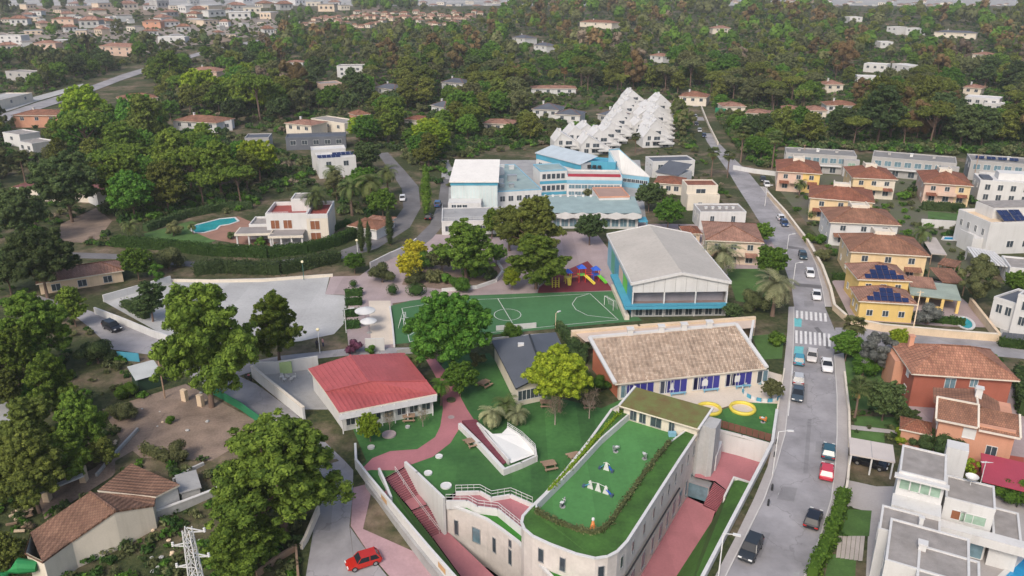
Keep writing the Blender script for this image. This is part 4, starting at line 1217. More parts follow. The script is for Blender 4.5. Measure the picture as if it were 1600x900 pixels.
mb = MB(); mb.sheet([[(p.x, p.y, -.6) for p in wg] + [(foot[10].x, foot[10].y, -.6), (foot[8].x + .3, foot[8].y + .5, -.6)] + [(p.x, p.y, -.6) for p in inr[::-1]]])
mb.build('grass_roof', mat('vivid_turf', (0.035, 0.17, 0.018), 0.9, 0.1, scale=0.3), lw_, world=True)
mb = MB()
for i in range(len(wg) - 1): mb.bar((wg[i].x, wg[i].y, -.5), (wg[i + 1].x, wg[i + 1].y, -.5), .36, .26)
mb.build('coping', WHITE, lw_, world=True)
for i in range(len(wg) - 1):
 a, b = loc(lw_, wg[i]), loc(lw_, wg[i + 1]); ln = (b - a).length
 n = max(1, int(ln / 1.7))
 for k in range(n):
  wide = (i * 3 + k) % 5 == 3
  window(lw_, a, b, ln * (k + .5) / n, 1.25, 1.1 if wide else .5, 2.1, GLASSB if wide else GLASS, STEEL, mull=0)
 if i > 2: window(lw_, a, b, ln * .5, 3.2, .4, 1.0, GLASS, STEEL, mull=0)
UP = [P(x, y, .25) for x, y in ((712, 768), (750, 767), (768, 777), (798, 772), (832, 787))]
LO = [P(x, y, .4) for x, y in ((697, 782), (730, 782), (746, 791), (778, 795), (816, 826))]
mb = MB(); mb.sheet([[(p.x, p.y, -.3) for p in UP] + [(p.x, p.y, -.3) for p in LO[::-1]]])
structure('pink_ramp', mb, PINKP, 'pink ramp zigzagging to the turf roof')
fz = thing('ramp_wall', 'white zigzag parapet with railing along the lawn side of the pink ramp', 'wall', UP[0])
mb = MB(); wall_line(mb, UP, .25, z0=-.5); mb.build('wall', WHITE, fz, world=True)
rail(fz, UP, .95, .7, SHUT, world=True)
fz = thing('ramp_wall', 'white zigzag parapet with railing above the wedge of bright grass', 'wall', LO[0])
mb = MB(); wall_line(mb, LO, .25, z0=-.8); mb.build('wall', WHITE, fz, world=True)
rail(fz, LO, .9, .7, SHUT, world=True)
st = thing('maroon_stairway', 'long maroon outdoor stairway with a mid landing and white centre rail', 'stairs', P(640, 790, -2.4))
SL = [P(602, 747, 0), P(632, 783, -2.4), P(643, 797, -2.4), P(675, 838, Z_LOW)]
SR = [P(633, 729, 0), P(655, 772, -2.4), P(667, 788, -2.4), P(698, 829, Z_LOW)]
for seg, n in ((0, 13), (2, 13)):
 for k in range(n):
  a, b = SL[seg].lerp(SL[seg + 1], k / n), SL[seg].lerp(SL[seg + 1], (k + 1) / n)
  c, d = SR[seg].lerp(SR[seg + 1], k / n), SR[seg].lerp(SR[seg + 1], (k + 1) / n)
  z = a.z - (k + 1) * 0 - (SL[seg].z - SL[seg + 1].z) / n
  mb = MB()
  t = [(b.x, b.y, z), (d.x, d.y, z), (c.x, c.y, z), (a.x, a.y, z)]
  mb.poly(t); mb.poly([(b.x, b.y, z - .3), (d.x, d.y, z - .3), (d.x, d.y, z), (b.x, b.y, z)])
  nb, nd = b.lerp(a, .6), d.lerp(c, .6)
  mb.poly([(b.x, b.y, z + .012), (d.x, d.y, z + .012), (nd.x, nd.y, z + .012), (nb.x, nb.y, z + .012)], 1)
  mb.build('step', [PINKP, MAROON], st, world=True)
mb = MB(); mb.sheet([[SL[1], SL[2], SR[2], SR[1]]]); mb.build('landing', PINKP, st, world=True)
mid = [SL[i].lerp(SR[i], .5) for i in range(4)]
rail(st, mid, .9, 1.5, SHUT, world=True, r=.025)
def low_wall(name, label, pts, th, m=WHITE, z0=None, cap=None):
 r = thing(name, label, 'wall', (pts[0][0], pts[0][1], pts[0][2] - 1 if z0 is None or callable(z0) else z0))
 mb = MB(); wall_line(mb, pts, th, z0=z0); mb.build('wall', m, r, world=True)
 if cap:
  mb = MB()
  for i in range(len(pts) - 1): mb.bar(Vector(pts[i]) + Vector((0, 0, .06)), Vector(pts[i + 1]) + Vector((0, 0, .06)), th + .12, .12)
  mb.build('coping', cap, r, world=True)
 return r
low_wall('retaining_wall', 'tall white retaining wall beside the maroon stairway', [P(633, 721, .7), P(652, 738, .7), P(694, 778, .7)], .35, z0=Z_LOW - .2)
low_wall('stub_wall', 'short white wall at the head of the stairs', [P(592, 731, 1.0), P(602, 753, .7), P(611, 776, .3)], .3, z0=-1.5)
lwk = [P(675, 838, Z_LOW), P(698, 829, Z_LOW), P(770, 898, Z_LOW), P(860, 990, Z_LOW), P(800, 1020, Z_LOW), P(720, 900, Z_LOW)]
mb = MB(); mb.sheet([lwk]); structure('lower_walk', mb, PINKP, 'sunken pink walk below the stone wing')
gs = [P(604, 752, -.1), P(630, 784, -2.2), P(642, 798, -2.3), P(674, 839, -4.6), P(722, 905, -4.75), P(800, 1020, -4.75), P(790, 1005, -3.2), P(706, 897, -2.4), P(662, 846, -1.6), P(618, 792, -.6), P(600, 772, -.1)]
mb = MB(); mb.sheet([gs]); structure('grass_bank', mb, LAWNB, 'narrow grass bank beside the stairway')
wt = [P(x, y, z) for x, y, z in WALL_TOP]
bw = thing('boundary_wall', 'long white boundary wall on a grey plinth along the lane', 'wall', (wt[3].x, wt[3].y, zg(wt[3].x - 1, wt[3].y)))
mb = MB(); wall_line(mb, wt, .3, z0=lambda p: -5.5); mb.build('wall', WHITE, bw, world=True)
mb = MB()
for i in range(2, len(wt) - 1):
 a, b = wt[i], wt[i + 1]; d = Vector((b.x - a.x, b.y - a.y, 0)).normalized(); r = Vector((d.y, -d.x, 0)) * .5
 a2, b2 = a + r, b + r
 ha, hb = zg(a2.x - 1, a2.y), zg(b2.x - 1, b2.y)
 ta, tbb = ha + (a.z - ha) * .5, hb + (b.z - hb) * .5
 mb.poly([(a2.x, a2.y, ha - .3), (b2.x, b2.y, hb - .3), (b2.x, b2.y, tbb), (a2.x, a2.y, ta)])
 mb.poly([(a2.x, a2.y, ta), (b2.x, b2.y, tbb), (b.x, b.y, tbb + .1), (a.x, a.y, ta + .1)])
mb.build('plinth', GREYC, bw, world=True)
for t in (2, 4):
 a, b = wt[t], wt[t + 1]; d = (b - a).normalized(); n = Vector((d.y, -d.x, 0)).normalized() * .17
 c = a.lerp(b, .6) + n
 mb = MB(); e = d * .8
 mb.poly([c - e - Vector((0, 0, 1.1)), c + e - Vector((0, 0, 1.1)), c + e - Vector((0, 0, .35)), c - e - Vector((0, 0, .35))])
 mb.build('wooden_panel', mat('tan_board', (.45, .28, .14), .8, .1), bw, world=True)
rwk = [P(1118, 797, Z_RW), P(1112, 815, Z_RW), P(1057, 900, Z_RW), P(1010, 970, Z_RW), P(900, 1010, Z_RW), P(870, 930, Z_RW), P(960, 860, Z_RW), P(1060, 770, Z_RW)]
mb = MB(); mb.sheet([rwk]); structure('lower_walk', mb, PINKP, 'sunken pink walk along the right of the turf-roofed school')
rpz = [P(1100, 690, Z_RP), P(1118, 684, Z_RP), P(1200, 712, Z_RP), P(1192, 740, Z_RP), P(1178, 756, Z_RP), P(1146, 746, Z_RP), P(1138, 768, Z_RP), P(1118, 752, Z_RP), P(1085, 745, Z_RP)]
mb = MB(); mb.sheet([rpz]); structure('pink_court', mb, PINKP, 'small pink sunken court beside the lift tower')
s2 = thing('maroon_steps', 'flight of maroon steps between lift tower and grass bank', 'stairs', P(1122, 780, -4.5))
A0, A1 = P(1116, 752, Z_RP), P(1139, 768, Z_RP)
B0, B1 = P(1098, 790, Z_RW), P(1120, 800, Z_RW)
for k in range(17):
 a, b, c, d = A0.lerp(B0, k / 17), A1.lerp(B1, k / 17), A1.lerp(B1, (k + 1) / 17), A0.lerp(B0, (k + 1) / 17)
 z = Z_RP + (Z_RW - Z_RP) * (k + 1) / 17
 mb = MB(); mb.poly([(d.x, d.y, z), (c.x, c.y, z), (b.x, b.y, z), (a.x, a.y, z)]); mb.poly([(d.x, d.y, z - .25), (c.x, c.y, z - .25), (c.x, c.y, z), (d.x, d.y, z)], 1)
 mb.build('step', [PINKP, MAROON], s2, world=True)
bk = [P(1147, 748, Z_RP + .1), P(1132, 776, -4.2), P(1119, 800, -5.8), P(1112, 815, Z_RW), P(1057, 900, Z_RW), P(1010, 970, Z_RW)]
bk2 = [P(1176, 757, -1.2), P(1148, 810, -1.2), P(1100, 898, -1.2), P(1062, 965, -1.2)]
mb = MB(); mb.sheet([[tuple(p) for p in bk + bk2[::-1]]])
structure('grass_bank', mb, LAWNB, 'bright grass bank below the street wall')
low_wall('court_wall', 'white retaining wall between pink court and play lawn', [P(1116, 669, .35), P(1160, 680, .35), P(1208, 694, .35)], .3, z0=Z_RP - .2)
low_wall('planter_wall', 'low white planter wall at the top of the grass bank', [P(1132, 775, -2.5), P(1147, 745, Z_RP + .7), P(1178, 755, Z_RP + .7)], .25, z0=-4.8)
low_wall('street_wall', 'white boundary wall between street pavement and school', [P(1214, 640, .95), P(1210, 668, .95)] + [P(x, y, .95) for x, y in ROADWALL], .28, z0=-1.6, cap=WHITE)
low_wall('street_wall', 'low cream wall bounding the sandy play yard from the street', [P(1226, 575, .5), P(1220, 610, .5), P(1215, 638, .5)], .22, m=CREAM)
bf = thing('brown_fence', 'dark brown boarded fence above the pink court', 'fence', P(1118, 665, 0))
f0, f1 = P(1119, 666, .35), P(1204, 690, .35)
for k in range(9):
 a, b = f0.lerp(f1, k / 9 + .004), f0.lerp(f1, (k + 1) / 9 - .004)
 mb = MB(); wall_line(mb, [a + Vector((0, 0, 1.2)), b + Vector((0, 0, 1.2))], .05, z0=.36); mb.build('panel', BROWN, bf, world=True)
low_wall('court_pillar_wall', 'white slab wall beside the lift tower', [P(1126, 689, -.3), P(1117, 712, -.6)], .5, z0=Z_RP - .1)
# ------------------------------------------------------------------ polygon-roof buildings
def poly_building(name, label, roof_faces, eave, rm, wm, cat='school building', zb=0.0, inset=.5, fascia=.25, fm=CREAM, ridge=None):
 """roof_faces: lists of (px,py,z); eave: outline (px,py,z) the walls stand under"""
 e = [P(*p) for p in eave]
 c = sum(e, Vector()) / len(e)
 r = thing(name, label, cat, (c.x, c.y, zb))
 mb = MB()
 for f in roof_faces:
  q = [P(*p) for p in f]
  n = (q[1] - q[0]).cross(q[2] - q[0])
  if n.z < 0: q.reverse()
  mb.sheet([q])
 for i in range(len(e)):
  a, b = e[i], e[(i + 1) % len(e)]
  mb.poly([a - Vector((0, 0, fascia)), b - Vector((0, 0, fascia)), b, a], 1)
 rf = mb.build('roof', [rm, fm], r, world=True)
 mb = MB()
 ins = []
 for p in e:
  d = Vector((c.x - p.x, c.y - p.y, 0)); ins.append(p + d.normalized() * inset * 1.4)
 for i in range(len(e)):
  a, b = ins[i], ins[(i + 1) % len(e)]
  mb.poly([(a.x, a.y, zb - .1), (b.x, b.y, zb - .1), (b.x, b.y, b.z - .05), (a.x, a.y, a.z - .05)])
 mb.build('wall', wm, r, world=True)
 if ridge:
  mb = MB()
  for p, q in ridge: mb.bar(P(*p) + Vector((0, 0, .06)), P(*q) + Vector((0, 0, .06)), .28, .14)
  mb.build('ridge', fm if rm == SLATE else rm, rf, world=True)
 return r, ins
A_, B_, C_, D_, E_, F_, M_, N_ = (481, 576, 3.7), (547, 555, 5.2), (632, 551, 3.9), (667, 595, 4.5), (683, 615, 3.4), (530, 645, 3.4), (577, 596, 5.4), (508, 612, 4.0)
rr, ins = poly_building('red_roof_school', 'school building under a broad faded red sheet roof', [[A_, N_, M_, B_], [B_, M_, D_, C_], [M_, N_, F_, E_, D_]], [A_, N_, F_, E_, D_, C_, B_], REDROOF, WHITE, ridge=[(B_, M_), (M_, D_), (M_, N_)])
for (p, q), (u, v), n in (((A_, B_), (N_, M_), 9), ((B_, C_), (M_, D_), 14), ((N_, D_), (F_, E_), 22)):
 for k in range(1, n):
  a, b = P(*p).lerp(P(*q), k / n), P(*u).lerp(P(*v), k / n)
  if (p, q) == (N_, D_):
   t = k / n; a = P(*N_).lerp(P(*M_), t / .45) if t < .45 else P(*M_).lerp(P(*D_), (t - .45) / .55)
  mb = MB(); mb.bar(a + Vector((0, 0, .03)), b + Vector((0, 0, .03)), .05, .07); mb.build('seam', REDROOF, rr, world=True)
fA, fB = loc(rr, ins[2]), loc(rr, ins[3])
for k in range(7): window(rr, fA, fB, (fB - fA).length * (k + .6) / 7.2, 1.6, 1.2, 1.5, GLASS, SHUT)
a, b = P(*F_), P(*E_)
for k in range(8):
 mb = MB(); p = a.lerp(b, (k + .2) / 7.6); mb.bar((p.x, p.y - .2, 0), (p.x, p.y - .2, 3.2), .14, .14); mb.build('porch_post', WHITE, rr, world=True)
mb = MB(); q = Vector((0, -.9, 0))
mb.poly([a + q - Vector((0, 0, .75)), b + q - Vector((0, 0, .75)), b - Vector((0, 0, .2)), a - Vector((0, 0, .2))]); mb.build('awning', CONC, rr, world=True)
gR0, gR1 = (827, 523, 4.9), (850, 585, 4.9)
gr, ins = poly_building('grey_roof_school', 'single-storey school building with a slate-grey gabled roof', [[(768, 532, 3.4), (806, 607, 3.4), gR1, gR0], [gR0, gR1, (893, 570, 3.4), (868, 519, 3.4)]],
      [(768, 532, 3.4), (806, 607, 3.4), gR1, (893, 570, 3.4), (868, 519, 3.4), gR0], SLATE, CREAM, fm=DARKM, ridge=[(gR0, gR1)])
mb = MB(); p = P(814, 538, 4.55); mb.box(p.x - .5, p.x + .5, p.y - .35, p.y + .35, 4.2, 4.75); mb.build('skylight', SHUT, gr, world=True)
fA, fB = loc(gr, ins[1]), loc(gr, ins[2])
for k in range(3): window(gr, fA, fB, (fB - fA).length * (k + .6) / 3.3, 1.7, 1.3, 1.6)
T0, T1, T2, T3 = (921, 528, 5.2), (1150, 507, 5.2), (1198, 575, 3.1), (961, 600, 3.1)
ct, ins = poly_building('clay_tile_school', 'long classroom range with a mottled clay-tile lean-to roof and navy panels', [[T3, T2, T1, T0]], [T3, T2, T1, T0], T_CLAY, CREAM, inset=.7)
mb = MB(); q0, q1 = P(*T3), P(*T0); dd_ = Vector((-.12, 0, 0)) + (q1 - q0).normalized() * .8; mb.poly([(q1.x + .55, q1.y - 1.2, 0), (q0.x + .6, q0.y + 1.2, 0), (q0.x + .6, q0.y + 1.2, q0.z - .1), (q1.x + .55, q1.y - 1.2, q1.z - .2)]); mb.build('end_wall', mat('terracotta_render', (.42, .14, .075), .85, .12), ct, world=True)
mb = MB()
for p, q in ((T3, T0), (T0, T1), (T1, T2)):
 mb.bar(P(*p) + Vector((0, 0, .12)), P(*q) + Vector((0, 0, .12)), .6, .34)
mb.build('white_verge', WHITE, ct, world=True)
for t in (.27, .48, .635, .81):
 p = P(*T0).lerp(P(*T1), t)
 mb = MB(); mb.box(p.x - .45, p.x + .45, p.y - .45, p.y + .45, 4.5, 6.2); mb.box(p.x - .6, p.x + .6, p.y - .6, p.y + .6, 6.2, 6.35); mb.build('chimney', WHITE, ct, world=True)
fA, fB = loc(ct, ins[0]), loc(ct, ins[1]); ln = (fB - fA).length
for k in range(4):
 t = ln * (.145 + .235 * k)
 for j in range(4):
  window(ct, fA, fB, t - 1.65 + 1.1 * j, 1.4, 1.05, 2.2, NAVY, SHUT, name='panel', mull=0)
 for j in range(2): window(ct, fA, fB, t + 3.6 + .95 * j, 1.4, .8, 2.1, GLASSB if j else GLASS, SHUT, mull=0)
 if k:
  dn = (fB - fA).normalized(); nn = Vector((dn.y, -dn.x, 0)) * .12; c = fA + dn * (t - .3) + nn; c.z = 0; dn.z = 0
  mb = MB(); zc = 1.5
  shp = {1: [(-.5, -.7), (.5, -.7), (.18, -.2), (.18, .3), (0, .7), (-.18, .3), (-.18, -.2)], 2: [(-.5, -.6), (.5, -.6), (.5, .3), (0, .75), (-.5, .3)], 3: [(-.45, -.5), (.45, -.5), (.45, .6), (-.45, .6)]}[k]
  mb.poly([c + dn * x + Vector((0, 0, zc + z)) for x, z in shp]); mb.build('wall_cutout', SHUT, ct)
  mb = MB(); c2 = fA + dn * (t + .6) + nn * 5; c2.z = 0; mb.bar(c2 - dn * 1.3 + Vector((0, 0, .45)), c2 + dn * 1.3 + Vector((0, 0, .45)), .4, .1)
  for s_ in (-1, 1): mb.bar(c2 + dn * s_ * 1.1, c2 + dn * s_ * 1.1 + Vector((0, 0, .45)), .1, .3)
  mb.build('bench', SKYB, ct)
window(ct, fA, fB, 1.3, 1.4, 2.0, 2.1, GLASSB, SHUT, mull=2)
low_wall('concrete_ramp_wall', 'beige concrete wall behind the clay-tiled classrooms', [P(893, 517, 3.6), P(1000, 508, 3.6), P(1180, 495, 3.6)], .8, m=SAND)
mb = MB(); mb.sheet([[P(893, 516, 3.3), P(1181, 494, 3.3), P(1180, 512, 3.0), P(915, 534, 3.0)]])
o = mb.build('covered_gallery', mat('beige_gallery_roof', (.50, .40, .33), .9, .12)); tag(o, 'flat beige gallery roof between gym and clay-tiled classrooms', 'roof')
low_wall('gallery_end_wall', 'white end wall right of the clay-tiled classrooms', [P(1178, 496, 3.3), P(1172, 530, 2.8)], .4)
# ------------------------------------------------------------------ sports hall
ZE, ZA = 7.0, 9.0
gym, gw, gd = building('sports_hall', 'big sports hall with a pale grey gabled roof and turquoise base', (989, 442), (1139, 440), (925, 367), ZE, 'sports hall')
a0 = loc(gym, P(925, 367, ZE)); sh = 0
mb = MB()
mx_ = gw / 2
o = .35
E0, E1, E2, E3 = (-o, -o, ZE), (gw + o, -o, ZE), (gw + o, gd + o, ZE), (-o, gd + o, ZE); R0, R1 = (mx_, -o, ZA), (mx_, gd + o, ZA)
mb.poly([E0, R0, R1, E3], 0); mb.poly([R0, E1, E2, R1], 0)
rf = mb.build('roof', mat('dusty_sheet_roof', (.42, .39, .35), .8, .1, scale=.15, fine=1.5, stain=.25), gym)
mb = MB()
for p, q in ((E0, R0), (R0, E1), (E1, E2), (E0, E3), (E3, R1), (R1, E2)): mb.bar((p[0], p[1], p[2] - .1), (q[0], q[1], q[2] - .1), .2, .55)
mb.build('verge', WHITE, rf)
mb = MB(); mb.poly([(0, 0, 5.0), (gw, 0, 5.0), (gw, 0, ZE), (mx_, 0, ZA), (0, 0, ZE)]); mb.poly([(gw, gd, 0), (0, gd, 0), (0, gd, ZE), (mx_, gd, ZA), (gw, gd, ZE)])
mb.poly([(gw, 0, 0), (gw, gd, 0), (gw, gd, ZE), (gw, 0, ZE)])
mb.build('gable_wall', WHITE, gym)
for i in range(1, 9):
 x = gw * i / 9; mb = MB(); mb.box(x - .04, x + .04, -.05, .02, 5.0, ZE + (ZA - ZE) * (1 - abs(x - mx_) / mx_) - .1); mb.build('panel_joint', CONC, gym)
mb = MB(); mb.poly([(0, gd, 0), (0, 0, 0), (0, 0, ZE), (0, gd, ZE)]); mb.build('side_wall', SKYB, gym)
for i in range(6):
 y = gd * (i + .5) / 6; cols = [TEAL, GRNP, SALMON, TEAL, mat('mural_green', (.10, .36, .25), .7), SKYB]
 mb = MB(); mb.poly([(-.04, y + gd / 13, .6), (-.04, y - gd / 13, .6), (-.04, y - gd / 13, 5.4), (-.04, y + gd / 13, 5.4)]); mb.build('mural_panel', cols[i], gym)
mb = MB(); mb.box(.2, gw - .2, 1.6, 1.7, 2.6, 5.0); mb.build('hall_shade_panel', mat('hall_shade', (.22, .21, .23), .9), gym)  # panel behind the open front, coloured dark for the shade inside the hall
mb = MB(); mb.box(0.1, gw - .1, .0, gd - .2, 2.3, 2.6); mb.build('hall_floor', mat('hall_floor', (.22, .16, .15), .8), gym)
for i in range(4):
 x = .12 + (gw - .24) * i / 3; mb = MB(); mb.box(x - .12, x + .12, -.12, .12, 0, 5.0); mb.build('column', WHITE, gym)
mb = MB(); mb.box(-1.6, gw + .1, -1.6, .2, 2.2, 2.7); mb.build('turquoise_ledge', TEAL, gym)
mb = MB(); mb.box(-1.5, -.05, -1.5, gd * .55, 2.15, 2.65); mb.build('turquoise_ledge', TEAL, gym)
mb = MB(); mb.box(0, gw, 0, .3, 0, 2.2); mb.build('base_wall', CONC, gym)
win_row(gym, 'F', gw, gd, 9, 1.15, 1.3, 1.7, GLASS, SHUT)
mb = MB(); mb.box(-1.5, -.6, -1.5, gd * .5, 0, .9); mb.build('plinth', CREAM, gym)
rail(gym, [(-1.5, -1.5, 2.7), (gw, -1.5, 2.7)], .5, 2.2, TEAL)
# ------------------------------------------------------------------ blue and white main school
bs, w, d = building('blue_school_hall', 'white-roofed school hall with turquoise eaves band and ribbed pale wall', (704, 283), (777, 283), (770, 253), 8.5, 'school building')
walls(bs, 0, w, 0, d, 0, 8.4, mat('pale_ribbed_panels', (.52, .60, .60), .6, .1, stain=.3))
mb = MB(); mb.poly([(-.4, -.5, 8.5), (w + .4, -.5, 8.5), (w + .4, d, 9.3), (-.4, d, 9.3)]); mb.poly([(-.4, -.5, 8.2), (w + .4, -.5, 8.2), (w + .4, -.5, 8.5), (-.4, -.5, 8.5)]); mb.build('roof', mat('white_membrane', (.74, .71, .66), .7, .06, stain=.2), bs)
mb = MB(); mb.box(-.1, w + .1, -.1, .1, 7.3, 8.1); mb.build('turquoise_band', TEAL, bs)
for i in range(14):
 mb = MB(); x = w * (i + .5) / 14; mb.box(x - .05, x + .05, -.08, .03, 1, 7.2); mb.build('rib', SHUT, bs)
mb = MB(); mb.box(-.5, w * .66, -5, -.1, 0, 3.6); mb.build('entrance_block', WHITE, bs)
for i in range(3): window(bs, (-.5, -5), (w * .66, -5), 1.6 + 1.5 * i, 2.7, 1.2, .8, GLASS, SHUT)
t2, w, d = building('grey_terrace_block', 'low school block with a railed grey terrace on top', (690, 347), (790, 345), (700, 326), 3.4, 'school building')
walls(t2, 0, w, 0, d, 0, 3.4, WHITE); flat_roof(t2, 0, w, 0, d, 3.4, GREYC, .25)
rail(t2, [(0.1, 0.1, 3.65), (w, .1, 3.65)], .9, 1.5, SHUT); rail(t2, [(0.1, 0.1, 3.65), (.1, d, 3.65)], .9, 1.5, SHUT)
win_row(t2, 'F', w, d, 7, 1.6, 1.4, 1.4)
t3, w, d = building('teal_roof_block', 'school block with grey-green flat roof crowded with plant units', (776, 300), (846, 296), (845, 255), 4.5, 'school building')
walls(t3, 0, w, 0, d, 0, 4.5, WHITE); flat_roof(t3, 0, w, 0, d, 4.5, mat('grey_green_roof', (.25, .33, .33), .85, .15), .2, pm=SKYB)
mb = MB(); mb.lathe([(0, 2.4), (.9, 2.1), (1.3, 1.4), (1.4, .2), (1.4, 0)], 14, (w * .42, d * .62, 4.6)); mb.build('white_dome', WHITE, t3, smooth=True)
for k, (fx, fy, sx, sy, sz) in enumerate(((.55, .35, 2.6, 1.5, 1.7), (.25, .3, 1.6, 1.0, 1.1), (.12, .7, 1.8, 1.0, 1.2), (.8, .8, 1.5, 1.1, 1.2), (.2, .15, 1.2, 1, .9), (.62, .88, 1.2, .9, .9), (.4, .12, 1.4, .9, 1.0))):
 mb = MB(); mb.box(w * fx - sx / 2, w * fx + sx / 2, d * fy - sy / 2, d * fy + sy / 2, 4.6, 4.6 + sz); mb.box(w * fx - sx / 2 - .1, w * fx + sx / 2 + .1, d * fy - sy / 2 - .1, d * fy + sy / 2 + .1, 4.6 + sz, 4.7 + sz); mb.build('air_unit', SHUT if k % 2 else STEEL, t3)
win_row(t3, 'F', w, d, 5, 2.4, 1.4, 1.5)
t4, w, d = building('blue_band_block', 'two-storey school block with turquoise bands and square windows', (844, 268), (886, 266), 9.0, 7.6, 'school building')
walls(t4, 0, w, 0, d, 0, 7.6, WHITE); flat_roof(t4, 0, w, 0, d, 7.6, mat('grey_green_roof', (.25, .33, .33)), .3, pm=SKYB)
for z in (.8, 4.2):
 mb = MB(); mb.box(-.05, w + .05, -.07, .05, z - .45, z + .45); mb.build('turquoise_band', TEAL, t4)
for z in (2.5, 6.0): win_row(t4, 'F', w, d, 5, z, 1.1, 1.5, GLASS, SHUT, mull=0)
t5, w, d = building('blue_school_wing', 'long pale blue school wing with a maroon strip below a beige roof', (886, 279), (972, 280), 10.0, 5.6, 'school building')
walls(t5, 0, w, 0, d, 0, 5.6, WHITE); mb = MB(); mb.box(-.05, w + .05, -.06, .05, 4.1, 5.2); mb.build('blue_band', SKYB, t5); flat_roof(t5, 0, w, 0, d, 5.6, mat('beige_flat_roof', (.48, .45, .41), .9, .12), .5, pm=WHITE)
mb = MB(); mb.box(.3, w - .3, 2.2, 2.5, 5.7, 6.5); mb.build('maroon_strip', mat('maroon_strip', (.30, .03, .05), .7), t5)
win_row(t5, 'F', w, d, 8, 3.2, 1.7, 1.1, GLASSB, SHUT); win_row(t5, 'F', w, d, 8, 1.2, 1.7, 1.1, GLASSB, SHUT)
t6, w, d = building('slanted_blue_block', 'tall turquoise monopitch block behind the school roofs', (838, 238), (908, 256), 7.0, 7.4, 'school building')
walls(t6, 0, w, 0, d, 0, 7.4, WHITE); mb = MB(); mb.box(-.05, w + .05, -.06, .05, 5.3, 7.3); mb.build('blue_band', TEAL, t6); mb = MB(); mb.poly([(-.3, -.4, 7.3), (w + .3, -.4, 7.3), (w + .3, d, 9.0), (-.3, d, 9.0)]); mb.poly([(-.3, -.4, 7.05), (w + .3, -.4, 7.05), (w + .3, -.4, 7.3), (-.3, -.4, 7.3)]); mb.build('roof', mat('pale_blue_roof', (.40, .46, .50), .7, .1), t6)
win_row(t6, 'F', w, d, 6, 3.6, 1.6, 1.6, GLASS, SHUT)
t7, w, d = building('turquoise_link', 'turquoise link block behind the beige school roof', (905, 252), (962, 256), 6.0, 7.4, 'school building')
walls(t7, 0, w, 0, d, 0, 7.4, TEAL); flat_roof(t7, 0, w, 0, d, 7.4, TEAL, .4, pm=TEAL)
for i in range(3):
 mb = MB(); mb.box(3 + i * 1.6, 4 + i * 1.6, -1.4, -.5, 5.8, 6.7); mb.build('air_unit', DARKM, t7)
W0, W1, W2, W3 = (950, 233, 11.5), (966, 231, 11.5), (1016, 276, 4.2), (972, 271, 4.2)
wd, ins = poly_building('white_wedge_wing', 'white wedge-shaped school wing sloping down to the right', [[W0, W3, W2, W1]], [W0, W3, W2, W1], WHITE, SKYB, inset=.2, fm=WHITE)
a, b = loc(wd, ins[1]), loc(wd, ins[2])
for k in range(6): window(wd, a, b, (b - a).length * (k + .6) / 6.4, 2.2, 1.2, 1.0, GLASS, SHUT)
t8, w, d = building('zigzag_front_block', 'low white school front with a zigzag fascia and grey roof', (847, 330), (998, 331), (995, 309), 4.6, 'school building')
walls(t8, 0, w, 0, d, 0, 4.0, WHITE)
mb = MB(); mb.poly([(-.6, -1.6, 4.6), (w + .6, -1.6, 4.6), (w + .6, d, 5.0), (-.6, d, 5.0)])
n = 6
for k in range(n):
 x0, x1, x2 = -.6 + (w + 1.2) * k / n, -.6 + (w + 1.2) * (k + .5) / n, -.6 + (w + 1.2) * (k + 1) / n
 mb.poly([(x0, -1.6, 3.4), (x1, -1.6, 2.9), (x2, -1.6, 3.4), (x2, -1.6, 4.3), (x1, -1.6, 4.85), (x0, -1.6, 4.3)], 1)
mb.build('roof', [mat('grey_green_roof', (.25, .33, .33)), WHITE], t8)
win_row(t8, 'F', w, d, 11, 1.6, 1.7, 2.0, GLASSB, SHUT)
for k in range(12):
 mb = MB(); x = w * (k + .5) / 12; mb.box(x - .3, x + .3, d - 1, d - .4, 4.9, 5.5); mb.build('roof_vent', SHUT, t8)
mb = MB(); mb.box(w - .1, w + 2.2, -2, 2, 2.4, 2.7); mb.box(w + 1.9, w + 2.1, -1.9, -1.7, 0, 2.4); mb.build('turquoise_canopy', TEAL, t8)
t9, w, d = building('brown_roof_annexe', 'small white school annexe with a brown flat roof', (936, 309), (984, 308), (984, 293), 5.6, 'school building')
walls(t9, 0, w, 0, d, 0, 5.6, WHITE); flat_roof(t9, 0, w, 0, d, 5.6, mat('brown_felt', (.33, .22, .18), .9, .12), .3, pm=ORANGE); win_row(t9, 'F', w, d, 3, 3.6, 1.6, 1.0, GLASS, SHUT)
